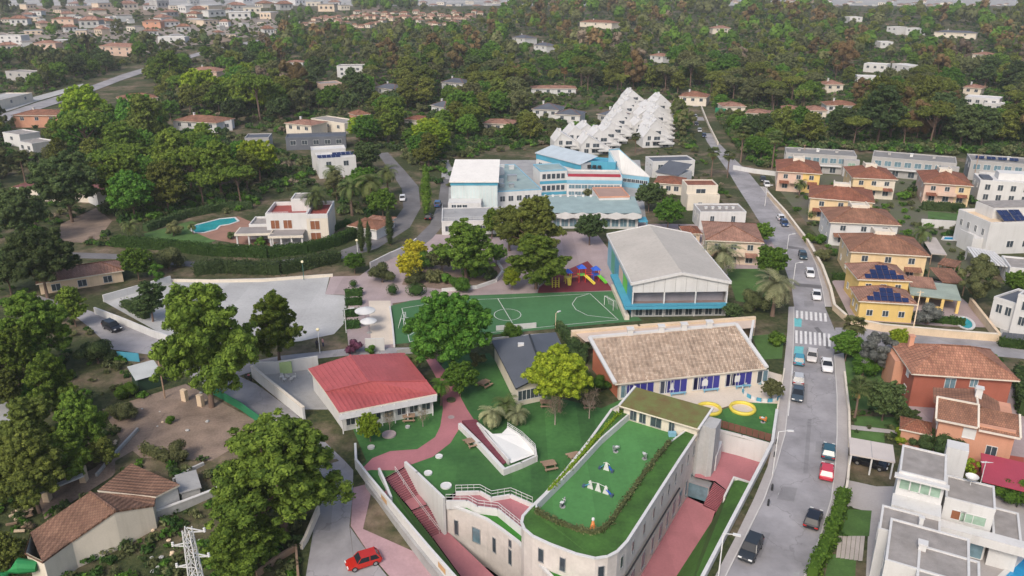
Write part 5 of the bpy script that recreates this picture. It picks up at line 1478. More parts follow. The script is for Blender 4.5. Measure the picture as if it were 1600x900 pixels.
# ------------------------------------------------------------------ white terraced houses with pointed gables
def gable_unit(p, w, d, h, label, k):
 r = thing('terraced_house', label, 'house', p, .12, 'white pointed terrace houses')
 mb = MB(); ap = (w * (.22 + .14 * (k % 3) / 2), h)
 z1, z2 = h * .55, h * .2
 prof = [(0, 0), (w, 0), (w, z2), (ap[0] + w * .1, h * .93), (ap[0], h * 1.04), (0, z1)]
 for y0, y1, s_ in ((0, d, 1),):
  f = [(x, y0, z) for x, z in prof]; b_ = [(x, y1, z) for x, z in prof]
  mb.poly(f); mb.poly(b_[::-1])
  for i in range(len(prof)):
   j = (i + 1) % len(prof); mb.poly([f[i], b_[i], b_[j], f[j]][::-1])
 mb.build('wall', WHITE, r)
 mb = MB(); mb.bar((ap[0], -.1, h + .1), (ap[0], d, h + .1), .5, .4); mb.bar((0, -.05, z1), (ap[0], -.05, h), .3, .35); mb.bar((w, -.05, z2), (ap[0], -.05, h), .3, .35); mb.build('coping', WHITE, r)
 mb = MB(); mb.box(w * .5, w * .98, -2.4, 0, h * .2, h * .24); mb.box(w * .5, w * .98, -2.5, -2.3, h * .24, h * .31); mb.build('terrace', WHITE, r)
 for x, z, a_ in ((w * .16, h * .2, 1.6), (w * .44, h * .2, 2.6), (w * .76, h * .13, 2.2), (w * .2, h * .5, 1.3), (w * .46, h * .47, 2.4)): window(r, (0, 0), (w, 0), x, z, a_, 1.5, GLASS, SHUT)
 mb = MB(); mb.box(w * .3, w * .68, -1.3, 0, h * .33, h * .36); mb.box(w * .3, w * .68, -1.4, -1.25, h * .36, h * .42); mb.build('balcony', WHITE, r)
 for y in (.3, .7): window(r, (w, 0), (w, d), d * y, h * .2, 1.3, 1.3, GLASS, SHUT)
 mb = MB(); mb.box(ap[0] - .5, ap[0] + .5, d * .4, d * .4 + 1, h - .4, h + 1.0); mb.build('chimney', WHITE, r)
 return r
def chain(p0, p1, n, place, h0):
 a, b = G(*p0), G(*p1)
 for k in range(n):
  p = a.lerp(b, k / max(1, n - 1))
  gable_unit((p.x, p.y, zg(p.x, p.y)), 12.0, 9.6, h0 + .5 * math.sin(k * 1.9), 'white pointed terrace house, %s from the front of %s' % (('first', 'second', 'third', 'fourth', 'fifth', 'sixth', 'seventh', 'eighth', 'ninth')[k], place), k)
chain((866, 238), (900, 222), 3, 'the left white chain', 7.2); chain((908, 242), (944, 218), 4, 'the middle white chain', 7.0)
chain((946, 213), (976, 166), 8, 'the tall chain left arm', 7.4); chain((1004, 231), (1018, 174), 9, 'the tall chain right arm', 7.4); chain((990, 208), (1002, 178), 3, 'the tall chain core', 5.5)
# ------------------------------------------------------------------ houses on the right
def two_family(name, label, A, B, D, ze, rise, wl, wr, roof=T_TERRA, split=.5, terrace=True, wins=3, left=True, base=0.0):
 """hip-roofed semi-detached house, a roof terrace cut into the ridge"""
 r, w, d = building(name, label, A, B, D, ze)
 if wl is wr: walls(r, 0, w, 0, d, 0, ze, wl)
 else:
  walls(r, 0, w * split, 0, d, 0, ze, wl); walls(r, w * split, w, .01, d, 0, ze - .01, wr)
 rf = hip_roof(r, 0, w, 0, d, ze, rise, roof, .55)
 if terrace:
  mb = MB(); zz = ze + rise
  mb.box(w * .36, w * .64, d * .5, d * .78, zz - .9, zz + .12); mb.box(w * .36, w * .64, d * .46, d * .5, zz - .9, zz + .55); mb.box(w * .36, w * .38, d * .5, d * .78, zz, zz + .55); mb.box(w * .62, w * .64, d * .5, d * .78, zz, zz + .55)
  mb.build('roof_terrace', CREAM, rf)
 n = wins
 win_row(r, 'F', w, d, n, ze - 1.5, 1.2, 1.25, GLASS, SHUT); win_row(r, 'F', w, d, n, ze - 4.4, 1.5, 1.4, GLASS, SHUT)
 if left: win_row(r, 'L', w, d, 2, ze - 1.5, 1.0, 1.2); win_row(r, 'L', w, d, 2, ze - 4.4, 1.0, 1.2)
 mb = MB(); mb.box(w * .3, w * .7, -1.5, 0, ze - 3.25, ze - 3.05); mb.box(w * .3, w * .7, -1.5, -1.35, ze - 3.05, ze - 2.2); mb.build('balcony', wl, r)
 mb = MB(); hip = [(w * .08, -1.4), (w * .92, -1.4)]
 mb.poly([(w * .05, -1.7, ze - 3.4), (w * .28, -1.7, ze - 3.4), (w * .28, 0, ze - 2.8), (w * .05, 0, ze - 2.8)]); mb.poly([(w * .72, -1.7, ze - 3.4), (w * .95, -1.7, ze - 3.4), (w * .95, 0, ze - 2.8), (w * .72, 0, ze - 2.8)])
 mb.build('porch_roof', roof, r)
 return r, w, d, rf
two_family('hipped_house', 'salmon and yellow hipped house, first of the row beside the street', (1216, 267), (1282, 271), (1214, 250), 6.2, 2.2, SALMON, YELLOW, split=.6)
two_family('hipped_house', 'ochre and cream hipped house below the middle grey modern house', (1334, 277), (1400, 280), (1319, 261), 6.2, 2.2, OCHRE, CREAM)
two_family('hipped_house', 'pink and yellow hipped house right of the row by the white modern villa', (1446, 285), (1518, 290), (1432, 267), 6.2, 2.2, SALMON, OCHRE, split=.68)
two_family('hipped_house', 'yellow hipped house with cream roof terrace above the white one', (1267, 308), (1364, 316), (1262, 290), 6.2, 2.3, OCHRE, OCHRE)
two_family('hipped_house', 'white-walled house with a brown hipped roof beside the street', (1299, 346), (1404, 351), (1291, 325), 6.0, 2.3, WHITE, WHITE, T_BROWN)
two_family('hipped_house', 'large yellow house with a broad brown hipped roof behind the solar roofs', (1331, 392), (1449, 399), (1319, 366), 6.2, 2.5, OCHRE, OCHRE, T_BROWN)
def solar(parent, o, ux, uy, rows, pw, ph, gap=.08, m=None):
 """rows of panels on a slope: o = foot middle, ux along, uy up the slope; each panel a part"""
 m = m or mat('solar_panel', (.012, .022, .075), .12, .15, spec=.7)
 n_ = Vector(ux).cross(Vector(uy)).normalized()
 for j, n in enumerate(rows):
  for i in range(n):
   c = Vector(o) + Vector(ux) * ((i - n / 2 + .5) * (pw + gap)) + Vector(uy) * ((j + .5) * (ph + gap)) + n_ * .12
   mb = MB(); mb.bar(c - Vector(uy) * ph / 2, c + Vector(uy) * ph / 2, pw, .05, up=n_)
   p = mb.build('solar_panel', m, parent)
def solar_house(label, A, B, D, ze, rise, wm, base=0):
 r, w, d = building('solar_house', label, A, B, D, ze)
 walls(r, 0, w, 0, d, 0, ze, wm)
 rf = hip_roof(r, 0, w, 0, d, ze, rise, T_PINK, .5, axis='y', end=.95)
 sl = math.hypot(rise, (w + 1) / 2 * .95 if False else d / 2)
 yy = min(w + 1, d + 1) / 2 * .95 * min(1, (d + 1) / (w + 1))
 e = (w + 1) / 2 * .95 * min(1, (d + 1) / (w + 1))
 v = Vector((0, e, rise)); L_ = v.length; v.normalize()
 solar(rf, (w / 2, -.5 + .25 * v.y, ze + .25 * v.z), (1, 0, 0), tuple(v), (6, 4, 2), 1.15, L_ * .25)
 win_row(r, 'F', w, d, 3, 1.6 if ze < 4.5 else ze - 1.6, 1.0, 1.1, GLASS, SHUT); win_row(r, 'L', w, d, 2, 1.8, 1.0, 1.2)
 return r, w, d, rf
solar_house('upper of the two bright yellow houses with dark solar panels on the roof', (1343, 435), (1421, 438), (1330, 413), 5.6, 2.0, YELLOW)
sh, w, d, _ = solar_house('lower of the two bright yellow houses with dark solar panels on the roof', (1345, 469), (1429, 474), (1334, 450), 4.0, 2.0, YELLOW)
r, w, d = building('garden_pavilion', 'open yellow garden pavilion with a grey-green roof by the oval pool', (1424, 459), (1502, 468), (1416, 440), 3.0, 'pavilion')
mb = MB(); mb.poly([(-.2, -.2, 3.0), (w, -.2, 3.0), (w, d, 3.5), (-.2, d, 3.5)]); mb.poly([(-.2, -.2, 2.75), (w, -.2, 2.75), (w, -.2, 3.0), (-.2, -.2, 3.0)]); mb.build('roof', mat('sage_roof', (.26, .31, .27), .8), r)
mb = MB(); mb.poly([(0, d * .45, 3.35), (w * .55, d * .45, 3.35), (w * .5, d * 1.1, 4.2), (0, d * 1.1, 4.2)]); mb.build('tiled_roof', T_PINK, r)
for k in range(4):
 mb = MB(); x = .3 + (w - .6) * k / 3; mb.box(x - .25, x + .25, -.05, .45, 0, 2.75); mb.build('pillar', YELLOW, r)
mb = MB(); mb.box(0, w, d - .3, d, 0, 3.3); mb.build('back_wall', YELLOW, r)
mb = MB(); mb.box(w * .35, w * .65, 0.05, .35, 0, .9); mb.build('low_wall', YELLOW, r)
for A, B, D, lb in (((1472, 441), (1510, 443), (1466, 420), 'brown tiled pergola roof nearer the garden pavilion'), ((1465, 412), (1494, 418), (1462, 402), 'small dark brown canopy behind the tiled pergola'), ((1455, 396), (1480, 398), (1450, 372), 'pale grey carport roof right of the large yellow house')):
 r, w, d = building('pergola', lb, A, B, D, 2.8, 'pergola')
 mb = MB(); mb.poly([(0, 0, 2.8), (w, 0, 2.8), (w, d, 3.1), (0, d, 3.1)]); mb.poly([(0, 0, 2.6), (w, 0, 2.6), (w, 0, 2.8), (0, 0, 2.8)]); mb.build('roof', T_BROWN if 'brown' in lb else mat('grey_board', (.40, .36, .33), .9), r)
 for x, y in ((.2, .2), (w - .2, .2), (.2, d - .2), (w - .2, d - .2)):
  mb = MB(); mb.box(x - .1, x + .1, y - .1, y + .1, 0, 2.7); mb.build('post', WOODM, r)
def modern(name, label, A, B, D, ze, m=WHITE, roof=GRAVEL, rows=2, nw=5, pane=GLASSB, ww=2.0, group=None, par=.4, fm=SHUT, left=1):
 r, w, d = building(name, label, A, B, D, ze, group=group)
 walls(r, 0, w, 0, d, 0, ze, m); rf = flat_roof(r, 0, w, 0, d, ze, roof, par, pm=m)
 for k in range(rows): win_row(r, 'F', w, d, nw, ze - 1.6 - 2.9 * k, ww, 1.6, pane, fm)
 if left: win_row(r, 'L', w, d, 2, ze - 1.6, 1.0, 1.5, pane, fm)
 return r, w, d, rf
GM = mat('grey_render', (.36, .35, .34), .85, .1, stain=.2)
for k, (A, B, D, lb) in enumerate((((1228, 240), (1339, 246), 10, 'grey flat-roofed modern house with a long window band, left of three'), ((1363, 246), (1495, 257), 11, 'grey flat-roofed modern house with a long window band, middle of three'), ((1517, 252), (1655, 262), 11, 'grey flat-roofed modern house with solar panels on top, right of three'))):
 r, w, d, rf = modern('modern_house', lb, A, B, D, 6.0, GM, mat('dark_flat_roof', (.20, .195, .19), .9, .15), 1, 8, GLASSB, 1.9)
 mb = MB(); mb.box(w * .12, w * .8, -1.0, .0, 2.6, 2.9); mb.build('white_slab', WHITE, r)
 mb = MB(); mb.box(w * .82, w + .8, -2.4, -.05, 0, 5.4); mb.build('projecting_bay', GM, r); window(r, (w * .82, -2.4), (w + .8, -2.4), w * .09 + .4, 3.4, 2.2, 2.2, GLASSG, SHUT)
 win_row(r, 'F', w, d, 5, 1.3, 1.8, 1.8, GLASS, SHUT)
 if k == 2:
  for i in range(4): solar(rf, (3 + i * 3.2, 4, 6.3), (1, 0, 0), (0, .94, .3), (2,), 1.2, 1.7)
 for i in range(3): chimney(rf, w * (.2 + .27 * i), d * .6, 6.4, .9, .6, SHUT if i % 2 else GM)
r, w, d, rf = modern('modern_house', 'white modern villa with dark solar slab behind the pink and yellow house', (1532, 283), (1640, 290), 9, 6.0, WHITE, WHITE, 2, 5, GLASS, 1.3)
mb = MB(); mb.box(w * .05, w * .2, d * .2, d * .8, 6.1, 6.6); mb.build('solar_slab', SLATE, rf); mb = MB(); mb.box(w * .3, w * .8, d * .4, d * .9, 6.0, 8.0); mb.build('roof_room', WHITE, rf)
r, w, d = building('modern_house', 'large white stepped modern villa at the right edge above the pergola slats', (1547, 353), (1650, 350), (1508, 331), 7.0)
walls(r, 0, w, 0, d, 0, 7.0, WHITE); rf = flat_roof(r, 0, w, 0, d, 7.0, SAND, .8)
mb = MB(); mb.box(w * .25, w, d * .45, d, 7.0, 9.6); mb.build('upper_storey', WHITE, r); mb = MB(); mb.box(w * .25 + .3, w - .3, d * .45 + .3, d - .3, 9.6, 9.8); mb.build('upper_roof', GRAVEL, r)
mb = MB(); mb.box(-2.6, -.02, d * .1, d * .55, 0, 3.6); mb.box(-2.6, -2.4, d * .1, d * .55, 3.6, 4.4); mb.build('side_bay', WHITE, r)
win_row(r, 'L', w, d, 4, 5.0, .8, 1.5); win_row(r, 'L', w, d, 3, 1.8, .8, 1.5, x0=0); win_row(r, 'F', w, d, 3, 2.4, 1.6, 1.5, m0=4)
for i in range(2): solar(rf, (w * .35 + 3 * i, d * .12, 7.5), (1, 0, 0), (0, .9, .43), (2, 2), 1.3, 1.9)
pg = thing('white_pergola', 'white slatted pergola below the large stepped villa', 'pergola', P(1545, 400, 3)); a, b = P(1512, 388, 3.2), P(1545, 400, 3.2)
for k in range(9):
 p, q = P(1512 + 5 * k, 386 + 1.0 * k, 3.2), P(1528 + 6.5 * k, 408 + 1.3 * k, 3.2)
 mb = MB(); mb.bar(p, q, .5, .2); mb.build('slat', WHITE, pg, world=True)
mb = MB(); mb.bar(P(1512, 386, 3.0), P(1556, 394, 3.0), .3, .3); mb.build('beam', WHITE, pg, world=True)
mb = MB(); mb.bar(P(1528, 408, 3.0), P(1584, 419, 3.0), .3, .3); mb.build('beam', WHITE, pg, world=True)
for x, y in ((1528, 408), (1584, 419), (1512, 386)):
 mb = MB(); p = P(x, y, 3); mb.bar((p.x, p.y, 0), p, .3, .3); mb.build('post', WHITE, pg, world=True)
r, w, d, rf = modern('modern_house', 'white house with a grey-framed roof at the right edge below the slatted pergola', (1578, 420), (1660, 428), 8, 3.4, WHITE, GRAVEL, 1, 3)
r, w, d, rf = modern('modern_house', 'white cubic house with dark slate roof edge at the right edge above the grey gate', (1553, 466), (1590, 478), 8, 5.2, WHITE, SLATE, 1, 2, GLASS, 1.0)
r, w, d, rf = modern('modern_house', 'tall white gable end of the house at the right frame edge above the grey gate', (1591, 462), (1660, 480), 8, 7.4, WHITE, SLATE, 2, 3, GLASS, 1.0)
low_wall('pool_garden_wall', 'white garden wall behind the hedge between the yellow houses', [P(1440, 342, 2.2), P(1505, 346, 2.2)], .3)
low_wall('garden_wall', 'sandstone garden wall along the side street under the yellow houses', [P(1330, 497, 1.4), P(1380, 507, 1.4), P(1480, 516, 1.4), P(1560, 522, 1.4)], .4, m=SAND, cap=CREAM)
low_wall('garden_wall', 'sandstone wall running back beside the oval pool', [P(1562, 522, 1.5), P(1540, 495, 1.5), P(1517, 466, 1.5)], .4, m=SAND, cap=SAND)
low_wall('street_garden_wall', 'cream and sandstone garden wall along the right of the upper street', [P(1200, 300, 1.2), P(1228, 330, 1.2), P(1262, 375, 1.2), P(1285, 415, 1.2), P(1298, 450, 1.2), P(1304, 476, 1.2), P(1322, 492, 1.2)], .4, m=SAND, cap=CREAM)
low_wall('street_garden_wall', 'cream garden wall along the lower right of the street by the tall hedge', [P(1328, 690, 1.0), P(1327, 640, 1.0), P(1320, 580, 1.0)], .3, m=CREAM)
low_wall('gate_wall', 'cream wall stub beside the paved driveway', [P(1321, 773, 1.0), P(1325, 748, 1.0), P(1328, 712, 1.0)], .3, m=CREAM)
gt_ = thing('sliding_gate', 'dark grey sliding gate at the right end of the side street', 'gate', P(1568, 530, 0))
for k in range(5):
 mb = MB(); a, b = P(1567 + 8 * k, 519 + .8 * k, 1.8), P(1574.6 + 8 * k, 519.8 + .8 * k, 1.8); wall_line(mb, [a, b], .08, z0=.1); mb.build('panel', SLATE, gt_, world=True)
def pool(name, label, pts, m=WATER, rim=WHITE):
 r = thing(name, label, 'pool', G(*pts[0])); w = [G(*p) for p in pts]; c = sum(w, Vector()) / len(w)
 mb = MB(); mb.sheet([[(p.x, p.y, .03) for p in w]]); mb.build('water', m, r, world=True)
 mb = MB()
 for i in range(len(w)):
  a, b = w[i], w[(i + 1) % len(w)]; mb.bar((a.x, a.y, .06), (b.x, b.y, .06), .5, .16)
 mb.build('coping', rim, r, world=True)
pool('swimming_pool', 'small oval turquoise pool behind the sandstone wall', [(1508 + 14 * math.cos(t), 505 + 9 * math.sin(t) + 4 * math.cos(t)) for t in [i * PI / 8 for i in range(16)]])
pool('swimming_pool', 'curved turquoise pool beside the white villa on the left', [(297, 359), (305, 352), (325, 347), (345, 342), (367, 340), (373, 346), (358, 351), (344, 353), (338, 359), (318, 364), (304, 364)])
pool('swimming_pool', 'dark blue garden pool beside the stepped white villa', [(1475, 370), (1500, 371), (1498, 376), (1472, 375)], WATERB)
pool('swimming_pool', 'bright blue pool at the bottom right corner', [(1560, 905), (1600, 868), (1660, 885), (1650, 930)], WATERB)
r, w, d = building('red_house', 'tall red-rendered house under a broad brown tiled hip roof', (1430, 581), (1583, 591), (1409, 540), 5.8)
walls(r, 0, w, 0, d, 0, 5.8, BRICK); rf = hip_roof(r, 0, w, 0, d, 5.8, 2.6, T_ROSE, .7, cap=T_ROSE)
for x, z, a_, h in ((.38, 4.1, 1.4, 2.0), (.62, 4.6, 1.0, 1.2)): window(r, (0, 0), (w, 0), w * x, z, a_, h, GLASSB, SHUT)
win_row(r, 'L', w, d, 2, 4.4, 1.0, 1.2, SHUT, SHUT); win_row(r, 'L', w, d, 2, 1.6, 1.0, 1.2, SHUT, SHUT)
mb = MB(); mb.box(-1.4, 0, d * .5, d * 1.0, 0, 5.2); mb.build('side_tower', ORANGE, r); chimney(rf, w * .1, d * .8, 7.4, .7, 1, ORANGE)
r, w, d = building('orange_house', 'orange house with two brown tiled pitched roofs nearest the white villa', (1469, 652), (1588, 676), (1463, 628), 5.4)
walls(r, 0, w, 0, d + 4, 0, 5.4, ORANGE)
mb = MB()
mb.poly([(-.5, -.6, 5.3), (w * .5, -.6, 5.3), (w * .5, d * .8, 6.6), (-.5, d * .8, 6.6)]); mb.poly([(w * .52, -.6, 5.0), (w + .5, -.6, 5.0), (w + .5, d * .8, 6.3), (w * .52, d * .8, 6.3)])
mb.poly([(-.8, d * .8, 5.6), (w * .5, d * .8, 6.6), (w * .5, d + 4.5, 6.4), (-.8, d + 4.5, 5.4)]); mb.poly([(w * .5, d * .8, 6.6), (w * .9, d * .8, 5.2), (w * .9, d + 4, 5.2), (w * .5, d + 4.5, 6.4)])
rf = mb.build('roof', T_BROWN, r)
mb = MB()
for a, b in (((-.5, -.6, 5.35), (-.5, d * .8, 6.65)), ((w * .51, -.6, 5.3), (w * .51, d * .8, 6.65)), ((-.5, d * .8, 6.65), (w * .5, d * .8, 6.65)), ((w + .5, -.6, 5.05), (w + .5, d * .8, 6.35)), ((-.5, -.65, 5.25), (w * .5, -.65, 5.25)), ((w * .52, -.65, 4.95), (w + .5, -.65, 4.95)), ((w * .5, d * .8, 6.65), (w * .5, d + 4.5, 6.5))): mb.bar(a, b, .25, .2)
mb.build('verge', CREAM, rf)
window(r, (0, 0), (w, 0), w * .42, 3.9, 1.4, 1.4, SHUT, SHUT); window(r, (0, 0), (w, 0), w * .75, 2.0, 1.2, 1.4, GLASS, SHUT); win_row(r, 'L', w, d, 2, 3.8, .9, 1.3, SHUT, SHUT)
chimney(rf, w * .52, d + 2, 6.6, .8, 1.2, WHITE)
mb = MB(); mb.box(-4.2, -.6, 0, 3.0, 0, 2.6); mb.build('porch', ORANGE, r); hip_roof(r, -4.2, -.8, 0, 3, 2.6, .9, T_TERRA, .3, name='porch_roof')
r, w, d = building('crimson_canopy', 'flat crimson canopy at the right edge below the orange house', (1535, 752), (1660, 782), (1543, 710), 2.6, 'canopy')
mb = MB(); mb.box(0, w, 0, d, 2.5, 2.62); mb.build('roof', CRIMSON, r)
for x, y in ((.3, .3), (w * .5, .3), (.3, d - .3), (w * .5, d - .3)):
 mb = MB(); mb.box(x - .08, x + .08, y - .08, y + .08, 0, 2.5); mb.build('post', DARKM, r)
sheet_px('red_patio', [(1500, 700), (1600, 715), (1600, 735), (1535, 750), (1490, 725)], 0.03, mat('red_tile_patio', (.30, .07, .045), .8, .12))
r, w, d = building('flat_carport', 'flat beige carport roof beside the street over a dark car', (1328, 709), (1399, 722), (1327, 683), 2.7, 'carport')
mb = MB(); mb.box(0, w, 0, d, 2.5, 2.7); mb.build('roof', mat('beige_board', (.50, .45, .42), .85, .08), r)
mb = MB(); mb.box(w * .49, w * .505, -.01, d, 2.7, 2.72); mb.build('roof_joint', GREYC, r)
for x in (.2, w * .5, w - .2):
 mb = MB(); mb.box(x - .1, x + .1, .1, .3, 0, 2.5); mb.build('post', WHITE, r)
vb = thing('white_villa', 'white cubic modern villa with gravel roofs in the bottom right corner', 'house', (*P(1477, 780, 6.5).xy, 0), math.atan2(P(1559, 800, 6.5).y - P(1477, 779, 6.5).y, P(1559, 800, 6.5).x - P(1477, 779, 6.5).x))
def vblock(fl, br, z, z0=0, par=.22, nm='block'):
 a, b = loc(vb, P(*fl, z)), loc(vb, P(*br, z))
 x0, x1, y0, y1 = min(a.x, b.x), max(a.x, b.x), min(a.y, b.y), max(a.y, b.y)
 mb = MB(); mb.prism([(x0, y0), (x1, y0), (x1, y1), (x0, y1)], z0, z); wl = mb.build(nm, WHITE, vb)
 flat_roof(vb, x0, x1, y0, y1, z, GRAVEL, par, .2)
 return x0, x1, y0, y1
x0, x1, y0, y1 = vblock((1405, 738), (1479, 713), 8.8)
win_row(vb, 'F', x1 - x0, y1 - y0, 4, 7.6, (x1 - x0) / 4.6, 1.5, GLASSG, SHUT, x0, y0, 0, .3, .3)
mb = MB(); mb.box(x0 - .4, x1 + .4, y0 - .8, y0, 8.5, 8.75); mb.build('eaves_slab', WHITE, vb)
mb = MB(); mb.box(x0 - .2, x1 + .1, y0 - 2.4, y0, 0, 6.0); mb.build('balcony_block', WHITE, vb)
x0, x1, y0, y1 = vblock((1477, 779), (1553, 762), 6.5)
window(vb, (x0, y0), (x1, y0), (x1 - x0) * .32, 4.8, 1.3, 1.1, SHUTB, SHUT, mull=0); window(vb, (x0, y0), (x1, y0), (x1 - x0) * .62, 4.8, 2.4, 1.1, GLASSG, SHUT)
mb = MB(); cx, cy = (x0 * .7 + x1 * .3), y1 - .8; mb.lathe([(.05, -.4), (.6, -.1), (.72, .15)], 12, (cx + 1, cy, 7.6)); mb.tube([(cx + 1, cy, 6.5), (cx + 1, cy, 7.4)], .05, 6); mb.build('satellite_dish', SHUT, vb, smooth=True)
x0, x1, y0, y1 = vblock((1551, 838), (1591, 804), 3.8, nm='side_block'); vblock((1424, 838), (1470, 795), 5.4)
mb = MB(); mb.box(x0 - 8.5, x1 + 4, y0 - 1.2, y0 + .2, 3.0, 4.1); mb.build('fascia_beam', WHITE, vb)
window(vb, (x0 - 4, y0 + .3), (x1, y0 + .3), 2.2, 1.5, 2.6, 2.4, GLASSB, SHUT)
x0, x1, y0, y1 = vblock((1373, 828), (1439, 807), 6.3); win_row(vb, 'L', x1 - x0, y1 - y0, 1, 4.6, 1.2, 1.2, SHUTB, SHUT, x0, y0)
x0, x1, y0, y1 = vblock((1383, 877), (1514, 845), 6.9); vblock((1430, 925), (1530, 880), 6.88)
win_row(vb, 'L', x1 - x0, y1 - y0, 1, 4.4, 1.2, 1.2, SHUTB, SHUT, x0, y0)
c = loc(vb, P(1441, 855, 7.2)); chimney(vb, c.x, c.y, 6.8, .7, .9); c = loc(vb, P(1439, 818, 7.0)); chimney(vb, c.x, c.y, 6.6, .4, 1.1)
mb = MB(); c = loc(vb, P(1489, 730, 3)); mb.box(c.x - 1.2, c.x + 1.2, c.y - 1.0, c.y + 1.0, 0, 6.2); mb.build('stair_head', WHITE, vb)
for k in range(7):
 pv = MB(); x = 1312 + 0 * k; q = [(1312 - k * 1.2 + 0, 836 + k * 4.6), (1350 - k * .5, 838 + k * 4.8)]
for k in range(6):
 a, b, c, d_ = (1310 + k * 7, 838), (1316.4 + k * 7, 838), (1312.4 + k * 7, 872 + k), (1306 + k * 7, 872 + k)
 mb = MB(); mb.sheet([gp([a, b, c, d_], .06)]); o = mb.build('deck_plank', mat('grey_decking', (.38, .34, .31), .9, .15), vb, world=True)
# ------------------------------------------------------------------ houses by the middle of the street
two_family('hipped_house', 'beige house with a faded tiled hip roof right of the sports hall', (1106, 374), (1190, 378), (1090, 346), 5.6, 1.8, BEIGE, BEIGE, T_PINK, terrace=False, wins=3)
r, w, d = building('flat_house', 'cream two-storey house with a terracotta flat roof above the round green tree', (1076, 294), (1126, 294), 9, 6.4)
walls(r, 0, w, 0, d, 0, 3.6, CREAM); walls(r, 0, w * .98, 2.2, d, 3.6, 6.4, CREAM, 'upper_wall'); flat_roof(r, 0, w * .98, 2.2, d, 6.4, T_TERRA, .3, pm=CREAM); flat_roof(r, 0, w, 0, 2.2, 3.6, GRAVEL, .8, pm=CREAM)
window(r, (0, 2.2), (w, 2.2), w * .45, 4.9, 2.6, 1.4, GLASS, SHUT); window(r, (0, 0), (w, 0), w * .4, 1.8, 1.0, 1.0)
r, w, d, rf = modern('flat_house', 'low white house with a cluttered roof terrace below the cream house', (1094, 333), (1166, 333), 8, 4.4, WHITE, GRAVEL, 1, 2, GLASS, 1.0)
for k in range(5): chimney(rf, w * (.2 + .15 * k), d * .5, 4.5, .6, .4, SHUT)
r, w, d, rf = modern('dark_roof_house', 'white house with dark slate monopitch roofs behind the wedge wing', (1020, 254), (1086, 252), 8, 5.0, WHITE, SLATE, 1, 3, GLASS, 1.6)
r, w, d = building('dark_roof_house', 'small white house with a sloping slate roof right of the wedge wing', (1026, 268), (1062, 274), 8, 4.0); walls(r, 0, w, 0, d, 0, 4, WHITE)
mb = MB(); mb.poly([(-.3, -.5, 3.9), (w, -.5, 3.9), (w, d, 6.2), (-.3, d, 6.2)]); mb.build('roof', SLATE, r); win_row(r, 'F', w, d, 2, 1.8, 1.8, 1.6)
def simple(name, label, A, B, D, ze, rise, wm, rm, wins=3, rows=1, pane=GLASS, group=None, end=1.0, flat=False, chim=False, zoff=None):
 """house placed by its near eaves; on rising ground the base follows the terrain"""
 g = G((A[0] + B[0]) / 2, (A[1] + B[1]) / 2, ze)
 z = g.z - ze
 r, w, d = building(name, label, A, B, D, ze + z, group=group, zbase=z)
 walls(r, 0, w, 0, d, -1.5, ze, wm)
 rf = flat_roof(r, 0, w, 0, d, ze, rm, .4, pm=wm) if flat else hip_roof(r, 0, w, 0, d, ze, rise, rm, .5, end=end)
 for k in range(rows): win_row(r, 'F', w, d, wins, ze - 1.5 - 2.8 * k, min(1.6, w / wins * .5), 1.4, pane, SHUT)
 if chim: chimney(rf, w * .3, d * .5, ze + rise * .8, .7, 1.2, WHITE)
 return r, w, d, rf
simple('tiled_annexe', 'brown tiled lean-to roof left of the beige house', (1071, 364), (1094, 364), 5, 2.8, .8, BEIGE, T_TERRA, 1)
simple('tiled_house', 'low house with terracotta roof behind the cream two-storey house', (1024, 285), (1066, 288), 8, 3.4, 1.4, CREAM, T_TERRA)
# ------------------------------------------------------------------ villa with the pool
r, w, d = building('white_villa', 'white two-storey villa with roof terraces and brown shutters by the curved pool', (415, 340), (513, 338), 11, 6.4)
walls(r, 0, w * .66, 0, d, 0, 6.4, WHITE); walls(r, w * .66, w, -1.2, d, 0, 6.38, CREAM)
flat_roof(r, 0, w * .66, 0, d, 6.4, mat('red_terrace', (.26, .06, .05), .85), 1.0); flat_roof(r, w * .66, w, -1.2, d, 6.38, mat('red_terrace', (.26, .06, .05)), 1.0)
walls(r, w * .36, w * .66, d * .45, d, 6.4, 9.4, WHITE, 'stair_tower'); flat_roof(r, w * .36, w * .66, d * .45, d, 9.4, GRAVEL, .25)
for x in (.14, .34): window(r, (0, 0), (w, 0), w * x, 4.6, 2.0, 2.1, SHUTB, SHUT)
window(r, (w * .66, -1.2), (w, -1.2), w * .13, 4.6, 2.2, 2.1, SHUTB, SHUT); window(r, (w * .66, -1.2), (w, -1.2), w * .13, 1.6, 2.4, 2.1, SHUTB, SHUT)
for x0, x1, y0, y1 in ((-7, w * .12, -2.5, 3.0), (w * .1, w * .62, -5.0, -.05)):
 mb = MB(); mb.box(x0, x1, y0, y1, 3.0, 3.2); q = mb.build('porch_roof', mat('grey_porch_tiles', (.24, .22, .21), .9, .15), r)
 mb = MB(); mb.box(x0 - .25, x1 + .25, y0 - .25, y0, 2.7, 3.25); mb.box(x0 - .25, x0, y0, y1, 2.7, 3.25); mb.build('porch_fascia', CREAM, q)
 n = 4
 for k in range(n):
  mb = MB(); x = x0 + .2 + (x1 - x0 - .4) * k / (n - 1); mb.box(x - .18, x + .18, y0 + .1, y0 + .46, 0, 2.9); mb.build('pillar', WHITE, r)
mb = MB(); mb.lathe([(3.6, 0), (3.6, .8), (3.4, .8), (3.4, 0)], 20, (w * .36, -5.2, 0)); mb.build('curved_terrace_wall', WHITE, r)
walls(r, -5, 0, 3, d - 1, 0, 3.4, WHITE, 'side_room'); flat_roof(r, -5, 0, 3, d - 1, 3.4, GRAVEL, .5)
rail(r, [(.2, .2, 7.4), (w * .36, .2, 7.4)], .3, 1.2, SHUT)
